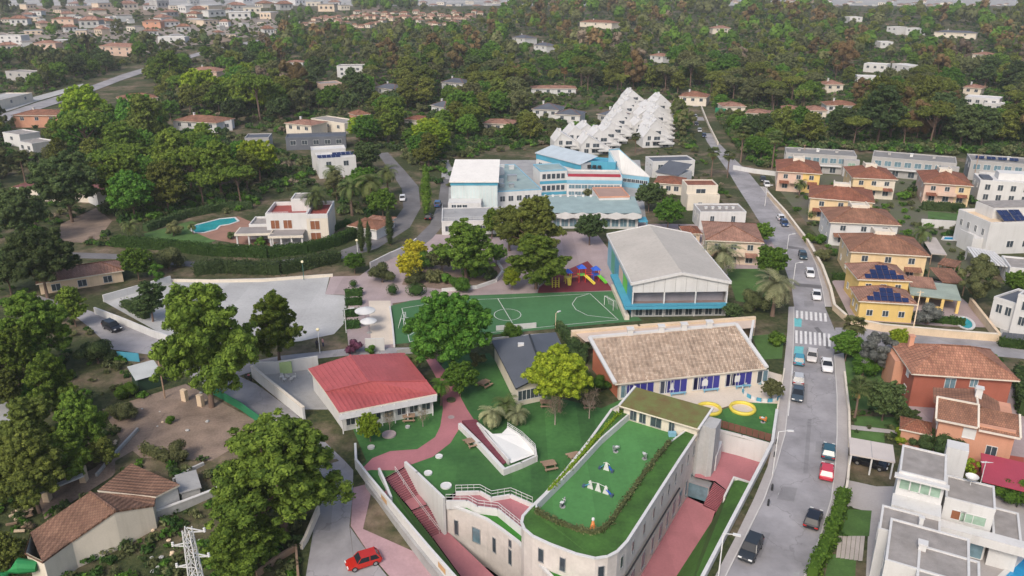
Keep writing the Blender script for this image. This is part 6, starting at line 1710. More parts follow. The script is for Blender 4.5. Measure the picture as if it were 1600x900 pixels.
simple('garden_house', 'small garden house with an orange tiled roof right of the pool villa', (546, 352), (588, 358), 7, 2.8, 1.0, WHITE, T_ORNG, 2)
simple('garden_house', 'low pale shed roof behind the cypresses', (570, 345), (603, 348), 5, 2.6, .8, WHITE, T_PINK, 2)
r, w, d, rf = modern('modern_house', 'white cubic house with roof solar panels in the trees above the pool villa', (497, 250), (556, 246), 9, 6.2, WHITE, WHITE, 1, 2, GLASS, 1.6)
solar(rf, (w * .3, 1.0, 6.4), (1, 0, 0), (0, .85, .5), (5,), 1.4, 1.5); solar(rf, (w * .72, 4.0, 6.4), (1, 0, 0), (0, .85, .5), (5,), 1.4, 1.5)
r, w, d, rf = modern('modern_house', 'white storey with small windows just behind the solar cube', (487, 236), (540, 233), 6, 6.8, WHITE, WHITE, 1, 3, GLASS, 1.0)
modern('modern_house', 'long dark grey flat-roofed house left of the solar cube', (446, 217), (540, 214), 9, 4.4, mat('dark_render', (.12, .13, .15), .8), SLATE, 1, 5, GLASS, 2.0)
modern('modern_house', 'grey and white flat-roofed house beyond the pool villa trees', (382, 217), (420, 216), 9, 4.4, GM, SLATE, 1, 3, GLASSB, 2.0)
# ------------------------------------------------------------------ bottom-left house
zb = -1.5
T_COT = tile_mat('cottage_tiles', (.235, .135, .092), (.175, .095, .066))
RA, RB = (140, 769, zb + 5.0), (180, 798, zb + 5.0)
lh, ins = poly_building('tiled_cottage', 'long low cottage with orange-brown tiled gabled roof and bare cream gable wall', [[RA, (47, 832, zb + 3.2), (66, 878, zb + 3.2), (110, 846, zb + 3.2), RB], [RA, RB, (241, 789, zb + 3.4), (243, 776, zb + 3.6), (163, 770, zb + 4.4)]],
      [RB, (110, 846, zb + 3.2), (66, 878, zb + 3.2), (38, 864, zb + 3.2), (47, 832, zb + 3.2), RA, (163, 770, zb + 4.4), (243, 776, zb + 3.6), (241, 789, zb + 3.4)], T_COT, CREAM, 'house', zb - 1.2, .12, fm=T_COT, ridge=[(RA, RB)])
l2, ins = poly_building('tiled_cottage', 'rear wing of the cottage with brighter orange tiles', [[(205, 724, zb + 4.0), (152, 766, zb + 4.5), (243, 776, zb + 3.75), (281, 757, zb + 3.7)]], [(205, 724, zb + 4.0), (152, 766, zb + 4.5), (243, 776, zb + 3.75), (281, 757, zb + 3.7)], T_COT, WHITE, 'house', zb - 1, .25)
low_wall('yard_wall', 'grey block yard wall running right from the cottage gable', [P(240, 800, zb + 1.6), P(290, 782, zb + 1.6), P(335, 765, zb + 1.6), P(352, 752, zb + 1.6)], .3, m=CONC, cap=WHITE)
low_wall('yard_wall', 'pale block yard wall behind the cottage yard', [P(270, 748, zb + 1.8), P(300, 730, zb + 1.8), P(318, 722, zb + 1.8)], .3, m=CONC)
r, w, d = building('shed', 'grey-roofed block shed in the cottage yard', (283, 770), (312, 762), 4, zb + 2.2, 'shed', zbase=zb - 1); walls(r, 0, w, 0, d, 0, 3.2, CONC); mb = MB(); mb.box(-.2, w + .2, -.2, d + .2, 3.2, 3.32); mb.build('roof', GREYC, r)
mb = MB(); p = G(38, 905); r = thing('green_tarpaulin', 'green tarpaulin canopy at the foot of the cottage', 'canopy', p)
mb.tube([P(0, 902, zb + 1.6), P(30, 884, zb + 2.2), P(58, 885, zb + 1.9)], [.7, .9, .6], 10); mb.build('cover', mat('green_tarp', (.02, .20, .06), .7), r, world=True)
r = thing('carport_ruin', 'ruined brick carport with blue sheet beside the track', 'shed', G(90, 755))
for k, (x, y) in enumerate(((58, 765), (125, 738), (75, 782), (132, 752))):
 mb = MB(); q = G(x, y); mb.box(q.x - .4, q.x + .4, q.y - .4, q.y + .4, q.z - .2, q.z + 2.2); mb.build('pier', SAND, r, world=True)
mb = MB(); mb.bar(G(60, 770, 2.3), G(130, 742, 2.3), .8, .2); mb.build('beam', CONC, r, world=True)
mb = MB(); mb.sheet([[G(66, 750, 2.0), G(90, 744, 2.4), G(118, 735, 2.0), G(100, 724, 2.6), G(80, 728, 2.6)]]); mb.build('blue_sheet', mat('blue_sheet', (.16, .26, .36), .5), r, world=True)
r = thing('rubble_stack', 'heap of timber and tiles left of the cottage roof', 'rubble', G(35, 825))
for k in range(9):
 mb = MB(); q = G(22 + RNG.uniform(0, 28), 800 + RNG.uniform(0, 34)); a = RNG.uniform(0, 6); mb.bar(q + Vector((0, 0, .3)), q + Vector((math.cos(a) * 1.1, math.sin(a) * 1.1, .4 + RNG.uniform(0, .3))), .3, .2); mb.build('beam', WOODM if k % 2 else SAND, r, world=True)
r, w, d = building('shed', 'small shed with a pale corrugated roof and dark green side by the lane', (214, 592), (250, 582), 4.0, 2.4, 'shed')
walls(r, 0, w, 0, d, 0, 2.3, mat('dark_green_board', (.02, .05, .03), .7)); mb = MB(); mb.poly([(-.3, -.3, 2.3), (w + .3, -.3, 2.3), (w + .3, d + .3, 2.9), (-.3, d + .3, 2.9)]); mb.build('roof', mat('corrugated_grey', (.42, .44, .43), .7, .15), r)
low_wall('teal_fence', 'turquoise sheet fence beside the lane', [P(182, 549, 1.6), P(216, 552, 1.6)], .1, m=TEAL)
low_wall('green_fence', 'green mesh fence along the left of the lane', [P(328, 602, 1.4), P(350, 614, 1.4), P(375, 628, 1.4), P(408, 652, 1.4)], .08, m=mat('green_mesh', (.02, .17, .08), .7, .15))
for a, b, lb in (((283, 608), (284, 612), 'left cream gate pier by the dirt lot'), ((308, 616), (309, 620), 'right cream gate pier by the dirt lot')):
 o = low_wall('gate_pier', lb, [P(*a, 1.9), P(a[0] + 7, a[1] + 2, 1.9)], .6, m=SAND)
low_wall('white_lane_wall', 'white wall along the lane below the concrete yard', [P(147, 480, 1.4), P(190, 496, 1.4), P(236, 515, 1.4), P(262, 524, 1.4)], .3)
low_wall('white_yard_wall', 'white wall at the far left of the concrete yard', [P(160, 461, 1.5), P(210, 447, 1.5), P(266, 431, 1.5)], .3)
low_wall('white_lane_wall', 'tall white wall along the lane left of the red-roofed school', [P(393, 572, 2.0), P(430, 602, 2.0), P(474, 637, 2.0)], .35, cap=CREAM)
low_wall('painted_wall', 'white wall with a lime panel left of the red-roofed school', [P(396, 566, 2.2), P(430, 565, 2.2), P(496, 556, 2.2)], .3)
low_wall('lime_panel', 'pale lime green panel on the white yard wall', [P(436, 566.5, 2.0), P(455, 565, 2.0)], .36, m=mat('lime_paint', (.42, .55, .25), .8))
low_wall('balustrade_wall', 'white wall climbing between the schoolyard and the villa lane', [P(578, 410, 1.6), P(610, 394, 1.6), P(640, 382, 1.6), P(650, 372, 1.6)], .3)
low_wall('curved_bed_wall', 'curved white wall round the planting bed', [P(690, 451, .7), P(745, 446, .7), P(775, 436, .7), P(786, 421, .7), P(778, 408, .7)], .4)
low_wall('yard_kerb_wall', 'low beige kerb wall along the villa hedge', [P(262, 436, .6), P(330, 437, .6), P(410, 436, .6), P(460, 432, .6), P(520, 428, .6)], .4, m=CREAM)
low_wall('pitch_wall', 'white kerb wall at the left end of the pitch', [P(609, 478, .5), P(613, 505, .5), P(616, 539, .5)], .3)
low_wall('pitch_wall', 'low grey wall along the near side of the pitch', [P(620, 546, .9), P(700, 537, .9), P(790, 526, .9), P(865, 520, .9)], .35, m=CONC)
low_wall('goal_board', 'white advertising board standing on the near side of the pitch', [P(775, 509, 1.0), P(838, 504, 1.0)], .1)
low_wall('white_gate', 'white double gate in the court below the awnings', [P(570, 529, 2.4), P(600, 528, 2.4)], .15)
# ------------------------------------------------------------------ other houses, nearer ones first
H = [  # label, A, B, depth, eaves, rise, wall, roof, windows, rows, flat
 ('long low house with reddish-brown roofs in the trees at the left edge', (22, 292), (150, 296), 14, 4.0, 2.2, CREAM, tile_mat('plum_tiles', (.20, .085, .08), (.14, .06, .06)), 5, 1, 0),
 ('white gable wing at the right end of the reddish-brown house', (126, 290), (150, 300), 8, 4.4, 1.2, WHITE, tile_mat('plum_tiles', (0, 0, 0), (0, 0, 0)), 2, 1, 0),
 ('shed with a pink tiled roof behind the concrete yard', (60, 442), (190, 422), 7, 2.6, 1.4, SAND, T_PINK, 3, 1, 0),
 ('orange two-storey house with arched windows near the far road', (20, 180), (92, 180), 12, 5.4, 1.6, ORANGE, T_ORNG, 3, 1, 0),
 ('small white house below the orange house', (4, 208), (30, 212), 8, 4.5, 1, WHITE, GRAVEL, 1, 1, 1),
 ('white cubic house stepping down below the orange house', (28, 222), (50, 226), 8, 4.5, 1, WHITE, GRAVEL, 2, 1, 1),
 ('white villa with tiled hip roof beyond the pine grove', (270, 188), (338, 192), 12, 4.2, 1.8, WHITE, T_BROWN, 4, 1, 0),
 ('white annexe right of the tiled villa beyond the pine grove', (332, 192), (362, 190), 8, 3.8, 1, WHITE, GRAVEL, 2, 1, 1),
 ('cream house with a long tiled roof above the pine grove', (188, 156), (246, 152), 12, 4.0, 2.0, CREAM, T_BROWN, 4, 1, 0),
 ('salmon house with a tiled roof by the road trees', (294, 110), (338, 112), 11, 6.0, 2.0, SALMON, T_PINK, 3, 2, 0),
 ('salmon villa with white garage near the top left', (155, 72), (205, 74), 12, 6.5, 2.2, SALMON, T_PINK, 4, 2, 0),
 ('bright white flat house beside the far road', (246, 58), (288, 58), 10, 5.0, 1, WHITE, WHITE, 3, 1, 1),
 ('orange house in the far town', (222, 34), (250, 34), 10, 6, 2, ORANGE, T_ORNG, 2, 1, 0),
 ('orange-roofed house at far upper left', (80, 30), (114, 30), 10, 6, 2, SALMON, T_ORNG, 3, 1, 0),
 ('white house with brown stripes at the left edge of the far town', (-4, 56), (32, 56), 12, 7, 1, WHITE, GRAVEL, 3, 2, 1),
 ('salmon house near the left edge below the far town', (52, 68), (86, 68), 10, 6, 2, SALMON, T_PINK, 3, 1, 0),
 ('grey flat house in trees at the left edge above the far road', (8, 112), (50, 114), 10, 5, 1, GM, GRAVEL, 3, 1, 1),
 ('long pale warehouse roof beside the far road at the left edge', (-20, 162), (50, 146), 14, 4.5, 1, CREAM, CONC, 3, 1, 1),
 ('white modern house with dark windows above the tree grove', (526, 104), (566, 104), 11, 7.0, 1, WHITE, GRAVEL, 3, 2, 1),
 ('brick house with a white terrace below the white modern house', (500, 132), (534, 130), 11, 6.5, 1, SALMON, GRAVEL, 2, 2, 1),
 ('low white building in the forest left of centre', (447, 97), (473, 97), 9, 4, 1, WHITE, T_PINK, 2, 1, 0),
 ('cream villa with flat terraces above the dark grey house', (446, 192), (486, 196), 10, 4.6, 1.2, CREAM, T_PINK, 3, 1, 0),
 ('cream modern wing right of the cream villa', (486, 186), (538, 194), 9, 4.2, 1, CREAM, GRAVEL, 3, 1, 1),
 ('orange gabled cottage right of the cream villa', (556, 180), (578, 178), 8, 3.8, 1.6, ORANGE, T_ORNG, 1, 1, 0),
 ('grey-roofed white house behind the umbrella pines', (586, 136), (616, 140), 10, 5, 2, WHITE, SLATE, 2, 1, 0),
 ('white-gabled house behind the umbrella pines', (674, 164), (694, 168), 8, 5, 2, WHITE, SLATE, 1, 1, 0),
 ('grey-roofed house deep in the trees near the centre', (690, 128), (724, 130), 10, 5, 2, WHITE, SLATE, 2, 1, 0),
 ('house with a low brown roof behind the round pines', (632, 186), (664, 188), 9, 3.6, 1.2, CREAM, T_TERRA, 2, 1, 0),
 ('flat cream house left of the white terrace', (756, 192), (800, 194), 10, 4, 1.2, CREAM, T_PINK, 3, 1, 0),
 ('white house with two dark gables left of the white terrace', (832, 170), (872, 172), 11, 4.5, 2.2, WHITE, SLATE, 3, 1, 0),
 ('dark-roofed white house beside the two dark gables', (868, 178), (906, 180), 10, 4.0, 1.8, WHITE, SLATE, 2, 1, 0),
 ('grey-roofed house between the two white terraces', (934, 178), (962, 182), 10, 4.5, 2.2, GM, SLATE, 2, 1, 0),
 ('white flat house with red awnings above the hedge', (830, 138), (900, 138), 10, 4.0, 1, WHITE, T_PINK, 4, 1, 0),
 ('cream house with an orange hip roof right of the tall terrace', (1062, 150), (1104, 152), 11, 4.5, 2.0, CREAM, T_ORNG, 3, 1, 0),
 ('tan tile-roofed house beside the tennis fence', (1130, 166), (1165, 166), 10, 4, 1.4, CREAM, T_PINK, 2, 1, 0),
 ('long tan roofed house right of the tennis fence', (1166, 176), (1200, 178), 10, 4, 1.4, CREAM, T_PINK, 2, 1, 0),
 ('low white house above the pine belt', (1222, 170), (1246, 171), 9, 4, 1.2, WHITE, T_PINK, 2, 1, 0),
 ('pink gabled house above the pine belt', (1258, 172), (1292, 173), 10, 4, 1.6, CREAM, T_PINK, 2, 1, 0),
 ('white house with a peach tiled roof above the pine belt', (1292, 164), (1340, 165), 11, 4.5, 1.6, WHITE, T_ORNG, 4, 1, 0),
 ('white house half hidden in the forest at upper right', (1350, 100), (1386, 102), 10, 5, 1, WHITE, WHITE, 3, 1, 1),
 ('white pavilion right of the half hidden forest house', (1394, 100), (1420, 104), 10, 5, 1, WHITE, WHITE, 2, 1, 1),
 ('long white wall house low in the right forest', (1340, 120), (1378, 121), 9, 4, 1, WHITE, WHITE, 3, 1, 1),
 ('pale gabled house in the right forest', (1290, 132), (1318, 132), 10, 4.5, 2, CREAM, T_PINK, 2, 1, 0),
 ('white modern house at the right edge of the forest', (1508, 152), (1562, 156), 11, 5, 1, WHITE, WHITE, 4, 1, 1),
 ('second white block beside the right-edge modern house', (1538, 162), (1570, 164), 8, 3.5, 1, WHITE, WHITE, 2, 1, 1),
 ('pale house deep in the forest below the right-edge ridge', (1506, 136), (1534, 138), 9, 4.5, 1.6, CREAM, T_PINK, 2, 1, 0),
 ('white house high in the right forest', (1386, 42), (1402, 43), 12, 6, 1, WHITE, WHITE, 2, 1, 1),
 ('white house with terrace high in the right forest', (1416, 44), (1434, 45), 12, 6, 1, WHITE, WHITE, 2, 1, 1),
 ('low white house in the mid right forest', (1376, 66), (1396, 66), 10, 4.5, 1, WHITE, WHITE, 2, 1, 1),
 ('white roof near the top of the right forest', (1328, 27), (1348, 27), 14, 6, 1, WHITE, WHITE, 2, 1, 1),
 ('cream house in the centre forest', (1114, 44), (1142, 44), 12, 5, 2, CREAM, T_PINK, 2, 1, 0),
 ('peach roofed house in the centre forest', (906, 34), (956, 36), 14, 5, 2, CREAM, T_ORNG, 3, 1, 0),
 ('white cottage at the left of the centre forest', (800, 58), (820, 60), 12, 5, 2, WHITE, SLATE, 2, 1, 0),
 ('second white cottage in the centre forest', (834, 70), (854, 72), 10, 4.5, 2, WHITE, SLATE, 2, 1, 0),
 ('pair of small white gables in the centre forest', (1016, 86), (1036, 88), 9, 4.5, 1.5, WHITE, T_PINK, 2, 1, 0),
 ('pale house at the far right of the forest', (1460, 50), (1526, 52), 12, 4.5, 1.6, CREAM, SLATE, 2, 1, 0),
 ('grey-tiled house low in the right forest', (1520, 84), (1546, 86), 10, 4.5, 1.6, CREAM, T_PINK, 2, 1, 0),
]
for lb, A, B, D, ze, rise, wm, rm, n, rows, fl in H:
 simple('flat_house' if fl else 'tiled_house', lb, A, B, D, ze, rise, wm, rm, n, rows, flat=bool(fl), chim=not fl and ze > 4)
TOWN = [('pale house in the far town at upper left', 'houses of the far town', [(270, 42, 22), (300, 30, 26), (318, 18, 24), (340, 26, 26), (362, 14, 24), (375, 30, 28), (395, 22, 24), (330, 40, 22), (285, 20, 22), (256, 14, 24), (235, 16, 22), (205, 16, 22), (165, 14, 22), (180, 34, 22), (140, 44, 26), (112, 50, 24), (205, 50, 22), (60, 44, 22), (30, 40, 22), (95, 68, 20), (350, 42, 18), (405, 14, 22), (415, 30, 22), (430, 10, 24), (448, 16, 22), (470, 8, 22), (490, 12, 22), (510, 18, 22), (388, 6, 22), (305, 8, 20), (35, 76, 24), (15, 80, 22), (128, 58, 20), (160, 48, 22), (270, 26, 20), (522, 10, 20), (540, 16, 20)] + [(RNG.uniform(0, 430), RNG.uniform(12, 62), RNG.uniform(12, 24)) for _ in range(46)], (WHITE, CREAM, BEIGE, WHITE, CONC), (T_PINK, WHITE, GRAVEL, T_BROWN, CONC)),
  ('salmon-roofed row house on the far hillside', 'salmon row houses of the far estate', [(478 + i * 9.5, 40 - 6 * math.sin(i * .5) - i * .25, 11) for i in range(28)] + [(560 + i * 10, 22 + (i % 3) * 3, 11) for i in range(20)] + [(500 + i * 10, 30, 10) for i in range(22)], (SALMON, CREAM, BEIGE), (T_PINK, T_PINK, T_BROWN)),
  ('pale house on the far plain beyond the forest', 'houses of the far plain', [(1300 + i * 11, 4 + (i * 7) % 9, 8) for i in range(26)] + [(660 + i * 14, 6 + (i * 5) % 8, 11) for i in range(10)] + [(1210, 4, 9), (1235, 6, 9), (1150, 5, 9)], (WHITE, CREAM, BEIGE), (T_PINK, CONC, T_BROWN))]
def far_house_mesh(w, d, h, rise, wm, rm, flat):
 key = (wm.name, rm.name, flat)
 if key in WCACHE: return WCACHE[key]
 t = bpy.data.objects.new('t', None)
 mb = MB(); mb.prism([(-.5, 0), (.5, 0), (.5, .8), (-.5, .8)], -.15, .5)
 wl = mb.mesh('wall', wm)
 mb = MB()
 if flat: mb.box(-.52, .52, -.02, .82, .5, .55)
 else:
  a, b, c, dd = (-.56, -.06, .48), (.56, -.06, .48), (.56, .86, .48), (-.56, .86, .48); r0, r1 = (-.2, .4, .72), (.2, .4, .72)
  mb.poly([a, b, r1, r0]); mb.poly([b, c, r1]); mb.poly([c, dd, r0, r1]); mb.poly([dd, a, r0])
 rf = mb.mesh('roof', rm)
 mb = MB(); mb.box(-.06, .06, -.012, .01, .2, .36); wn_ = mb.mesh('window', GLASS)
 WCACHE[key] = (wl, rf, wn_)
 return WCACHE[key]
for lb, gr_, spots, wms, rms in TOWN:
 for k, (x, y, wp) in enumerate(spots):
  q = G(x, y); s = wp / px_per_m(q)
  wm, rm = wms[k % len(wms)], rms[(k * 3 + k // 4) % len(rms)]
  o = thing('far_house', lb, 'house', q, RNG.uniform(-1.1, 1.1), gr_)
  o.scale = (s * RNG.uniform(.7, 1.2), s * RNG.uniform(.7, 1.4), s * RNG.uniform(.5, 1.0))
  wl, rf, wn_ = far_house_mesh(1, 1, 1, 1, wm, rm, rm in (WHITE, GRAVEL, CONC))
  link_mesh('wall', wl, o); link_mesh('roof', rf, o)
  for xx in (-.3, 0, .3): link_mesh('window', wn_, o, (xx, 0, 0))
low_wall('sound_wall', 'long pale wall beside the far road', [G(320, 84, 2), G(360, 82, 2), G(400, 78, 2)], .5, m=CREAM)
low_wall('tennis_fence', 'dark green tennis court fence above the street', [G(1118, 168, 3.5), G(1135, 170, 3.5)], .2, m=mat('green_mesh', (.02, .17, .08)))
low_wall('lane_wall', 'pale wall beside the upper street by the parked cars', [G(1096, 165, 1.2), G(1108, 195, 1.2), G(1122, 222, 1.2)], .4, m=CREAM)
low_wall('villa_gate_wall', 'white curved wall at the head of the street', [P(1146, 258, 1.5), P(1180, 264, 1.5), P(1214, 268, 1.5)], .35)
# ------------------------------------------------------------------ vehicles
TYRE = mat('tyre_rubber', (.02, .02, .02), .9, .1)
RIM_ = mat('wheel_rim', (.42, .43, .44), .35, .05, metal=.7)
LAMPW = mat('headlamp_lens', (.7, .7, .68), .1, .02)
LAMPR = mat('tail_lens', (.40, .02, .02), .2, .05)
CGLASS = mat('car_glass', (.018, .022, .028), .12, .1, spec=.3)
def paint(name, c):
 m = mat('car_paint_' + name, c, .25, .04, spec=.6)
 return m
CARP = {}
def car_parts(style):
 """meshes of one car, nose to +X, wheels on z=0"""
 if style in CARP: return CARP[style]
 L, W, hb, hr = {'hatch': (4.0, 1.76, .88, 1.46), 'suv': (4.5, 1.86, 1.02, 1.68), 'sedan': (4.6, 1.80, .90, 1.44)}[style]
 f, b = L / 2, -L / 2
 st = [(b, .80, .45, hb - .12), (b + .12, .95, .3, hb - .02), (b + .7, 1.0, .22, hb), (0, 1.0, .2, hb), (f - 1.35, 1.0, .2, hb - .02), (f - .5, .97, .22, hb - .14), (f - .1, .88, .3, hb - .26), (f, .72, .42, hb - .36)]
 mb = MB(); rings = []
 for x, k, z0, z1 in st:
  w = W / 2 * k; zm = z0 + (z1 - z0) * .6
  ring = [(x, -w * .92, z0), (x, -w, zm), (x, -w * .93, z1), (x, 0, z1 + .03), (x, w * .93, z1), (x, w, zm), (x, w * .92, z0)]
  rings.append(len(mb.v)); mb.v += ring
 for i in range(len(st) - 1):
  for j in range(6):
   a, c = rings[i] + j, rings[i + 1] + j
   mb.f.append((a, a + 1, c + 1, c)); mb.m.append(0)
  mb.f.append((rings[i], rings[i + 1], rings[i + 1] + 6, rings[i] + 6)); mb.m.append(0)
 mb.f.append(tuple(rings[0] + j for j in range(7))); mb.m.append(0)
 mb.f.append(tuple(rings[-1] + j for j in range(6, -1, -1))); mb.m.append(0)
 rb, rf = {'hatch': (b + .55, .35), 'suv': (b + .5, .45), 'sedan': (b + 1.25, .25)}[style]
 bb, bf = {'hatch': (b + .15, f - 1.15), 'suv': (b + .12, f - 1.2), 'sedan': (b + .65, f - 1.25)}[style]
 wr, wb = W / 2 * .76, W / 2 * .92
 mb.box(rb, rf, -wr, wr, hr - .05, hr)
 for s in (-1, 1):
  mb.bar((bf, s * wb, hb), (rf, s * wr, hr - .03), .07, .07); mb.bar((bb, s * wb, hb), (rb, s * wr, hr - .03), .1, .12); mb.bar(((bb + bf) / 2 - .1, s * wb, hb), ((rb + rf) / 2 - .1, s * wr, hr - .03), .08, .06)
 body = mb
 g = {}
 lo, hi = hb + .0, hr - .04
 def gl(name, pts):
  m_ = MB(); m_.poly(pts); g.setdefault(name, []).append(m_)
 gl('windscreen', [(bf, -wb, lo), (bf, wb, lo), (rf, wr, hi), (rf, -wr, hi)])
 gl('rear_window', [(bb, wb, lo), (bb, -wb, lo), (rb, -wr, hi), (rb, wr, hi)])
 for s in (-1, 1): gl('side_window', [(bb, s * wb, lo), (bf, s * wb, lo), (rf, s * wr, hi), (rb, s * wr, hi)][::s])
 wh = MB(); n = 14
 for r0, r1, y0, y1 in ((.33, .33, -.1, .1),):
  for j in range(n):
   a, c = 2 * PI * j / n, 2 * PI * (j + 1) / n
   wh.poly([(.33 * math.cos(a), y0, .33 * math.sin(a)), (.33 * math.cos(c), y0, .33 * math.sin(c)), (.33 * math.cos(c), y1, .33 * math.sin(c)), (.33 * math.cos(a), y1, .33 * math.sin(a))])
  wh.poly([(.33 * math.cos(2 * PI * j / n), y0, .33 * math.sin(2 * PI * j / n)) for j in range(n)]); wh.poly([(.33 * math.cos(-2 * PI * j / n), y1, .33 * math.sin(-2 * PI * j / n)) for j in range(n)])
 rm = MB();
 for y in (-.115, .115): rm.poly([(.2 * math.cos(2 * PI * j / n), y, .2 * math.sin(2 * PI * j / n)) for j in range(n)])
 hl = MB(); hl.box(-.06, .06, -.2, .2, -.07, .07)
 CARP[style] = (body, {k: [m.mesh(k, CGLASS) for m in v] for k, v in g.items()}, wh.mesh('wheel', TYRE), rm.mesh('rim', RIM_), hl.mesh('headlight', LAMPW), hl.mesh('taillight', LAMPR), L, W, hb)
 return CARP[style]
BODYC = {}
def car(px, nose, style, pname, pcol, label, z=None, zoff=.03):
 """car whose middle stands at pixel px, nose towards pixel nose"""
 body, gl, wh, rm, hl, tl, L, W, hb = car_parts(style)
 a, b = G(*px), G(*nose)
 yaw = math.atan2(b.y - a.y, b.x - a.x)
 r = thing('parked_car', label, 'car', (a.x, a.y, zg(a.x, a.y) + zoff), yaw)
 k = (style, pname)
 if k not in BODYC: BODYC[k] = body.mesh('body', paint(pname, pcol)); BODYC[k].shade_smooth(); BODYC[k].set_sharp_from_angle(angle=.6)
 link_mesh('body', BODYC[k], r)
 for nm, ms in gl.items():
  for m in ms: link_mesh(nm, m, r)
 for x in (-L * .3, L * .3):
  for s in (-1, 1):
   w = link_mesh('wheel', wh, r, (x, s * (W / 2 - .1), .33)); link_mesh('rim', rm, w)
 for s in (-1, 1):
  link_mesh('headlight', hl, r, (L / 2 - .07, s * W * .31, hb - .28)); link_mesh('taillight', tl, r, (-L / 2 + .03, s * W * .36, hb - .2))
 return r
car((1172, 864), (1160, 887), 'suv', 'graphite', (.025, .03, .035), 'dark grey car driving down the street nearest the camera')
car((1270, 816), (1279, 790), 'hatch', 'black', (.012, .013, .018), 'black hatchback parked on the right pavement edge near the white villa')
car((1291, 742), (1294, 715), 'hatch', 'coral', (.50, .045, .07), 'red car parked behind the dark teal car')
car((1294, 710), (1296, 685), 'hatch', 'teal', (.03, .09, .12), 'dark teal car parked in front of the red car')
car((1246, 620), (1242, 648), 'sedan', 'slate', (.05, .07, .09), 'dark slate car waiting in the left lane behind the silver one')
car((1247, 596), (1248, 575), 'hatch', 'silver', (.42, .43, .44), 'silver car just above the dark slate car')
car((1248, 566), (1249, 548), 'hatch', 'turquoise', (.05, .25, .34), 'turquoise car stopped at the painted bay below the crossing')
car((1268, 561), (1266, 585), 'hatch', 'pearl', (.55, .52, .50), 'off-white car beside the turquoise car below the crossing')
car((1291, 575), (1296, 600), 'sedan', 'white', (.70, .70, .70), 'white sedan right of the crossing, coming down the street')
car((1275, 465), (1279, 485), 'sedan', 'white', (.70, .70, .70), 'white car just above the upper zebra crossing')
car((1265, 431), (1270, 446), 'hatch', 'white', (.70, .70, .70), 'white car coming down the street behind the upper one at the crossing')
car((1254, 403), (1260, 418), 'hatch', 'petrol', (.03, .06, .08), 'dark petrol car high on the street between white cars')
car((1225, 352), (1233, 363), 'hatch', 'navy', (.03, .06, .14), 'navy car parked at the kerb on the upper street')
car((1219, 343), (1212, 333), 'hatch', 'white', (.70, .70, .70), 'white car parked right behind the navy car on the upper street')
car((629, 313), (628, 325), 'hatch', 'white', (.70, .70, .70), 'white car parked on the lane by the school')
car((176, 515), (195, 524), 'suv', 'black', (.012, .013, .018), 'black car driving down the lane at left')
car((568, 882), (530, 895), 'hatch', 'red', (.42, .02, .012), 'bright red car turning on the pink forecourt')
car((1358, 727), (1395, 738), 'sedan', 'black', (.012, .013, .018), 'black car under the beige carport')
for k, (x, y, c, n) in enumerate(((1192, 283, (.05, .05, .06), 'charcoal'), (1198, 291, (.7, .7, .7), 'white'), (1088, 196, (.05, .05, .06), 'charcoal'), (1093, 206, (.45, .45, .46), 'silver2'), (1086, 184, (.5, .5, .5), 'silver3'), (1100, 214, (.03, .05, .1), 'navy2'))):
 car((x, y), (x + 4, y + 8), 'hatch', n, c, ['charcoal car parked high by the salmon house', 'white car parked below the charcoal one by the salmon house', 'charcoal car parked far up the street by the terrace', 'silver car nearest the street head by the terrace', 'pale car farthest up the street by the terrace', 'navy car at the street head beside the palms'][k])
car((684, 322), (688, 306), 'suv', 'bluevan', (.06, .14, .30), 'blue van parked beside the school hall')
car((670, 342), (676, 330), 'hatch', 'black', (.012, .013, .018), 'black car parked on the school lane')
mc = thing('motorcycle', 'motorcycle parked against the white lane wall', 'motorcycle', G(388, 593), -.7)
for x in (-.65, .65):
 mb = MB()
 for j in range(14):
  a, c = 2 * PI * j / 14, 2 * PI * (j + 1) / 14
  mb.bar((x + .3 * math.cos(a), 0, .3 + .3 * math.sin(a)), (x + .3 * math.cos(c), 0, .3 + .3 * math.sin(c)), .12, .12)
 mb.build('wheel', TYRE, mc)
mb = MB(); mb.tube([(-.6, 0, .55), (-.1, 0, .5), (.4, 0, .75), (.62, 0, .35)], [.1, .2, .16, .06], 8); mb.build('frame', DARKM, mc)
mb = MB(); mb.tube([(-.7, 0, .78), (-.3, 0, .78), (0, 0, .8)], [.08, .14, .1], 8); mb.build('seat', TYRE, mc)
mb = MB(); mb.tube([(0, 0, .85), (.25, 0, .92), (.45, 0, .82)], [.1, .19, .1], 8); mb.build('fuel_tank', paint('coral', (.5, .045, .07)), mc)
mb = MB(); mb.tube([(.42, -.38, 1.05), (.5, 0, 1.0), (.42, .38, 1.05)], .03, 6); mb.build('handlebar', STEEL, mc)
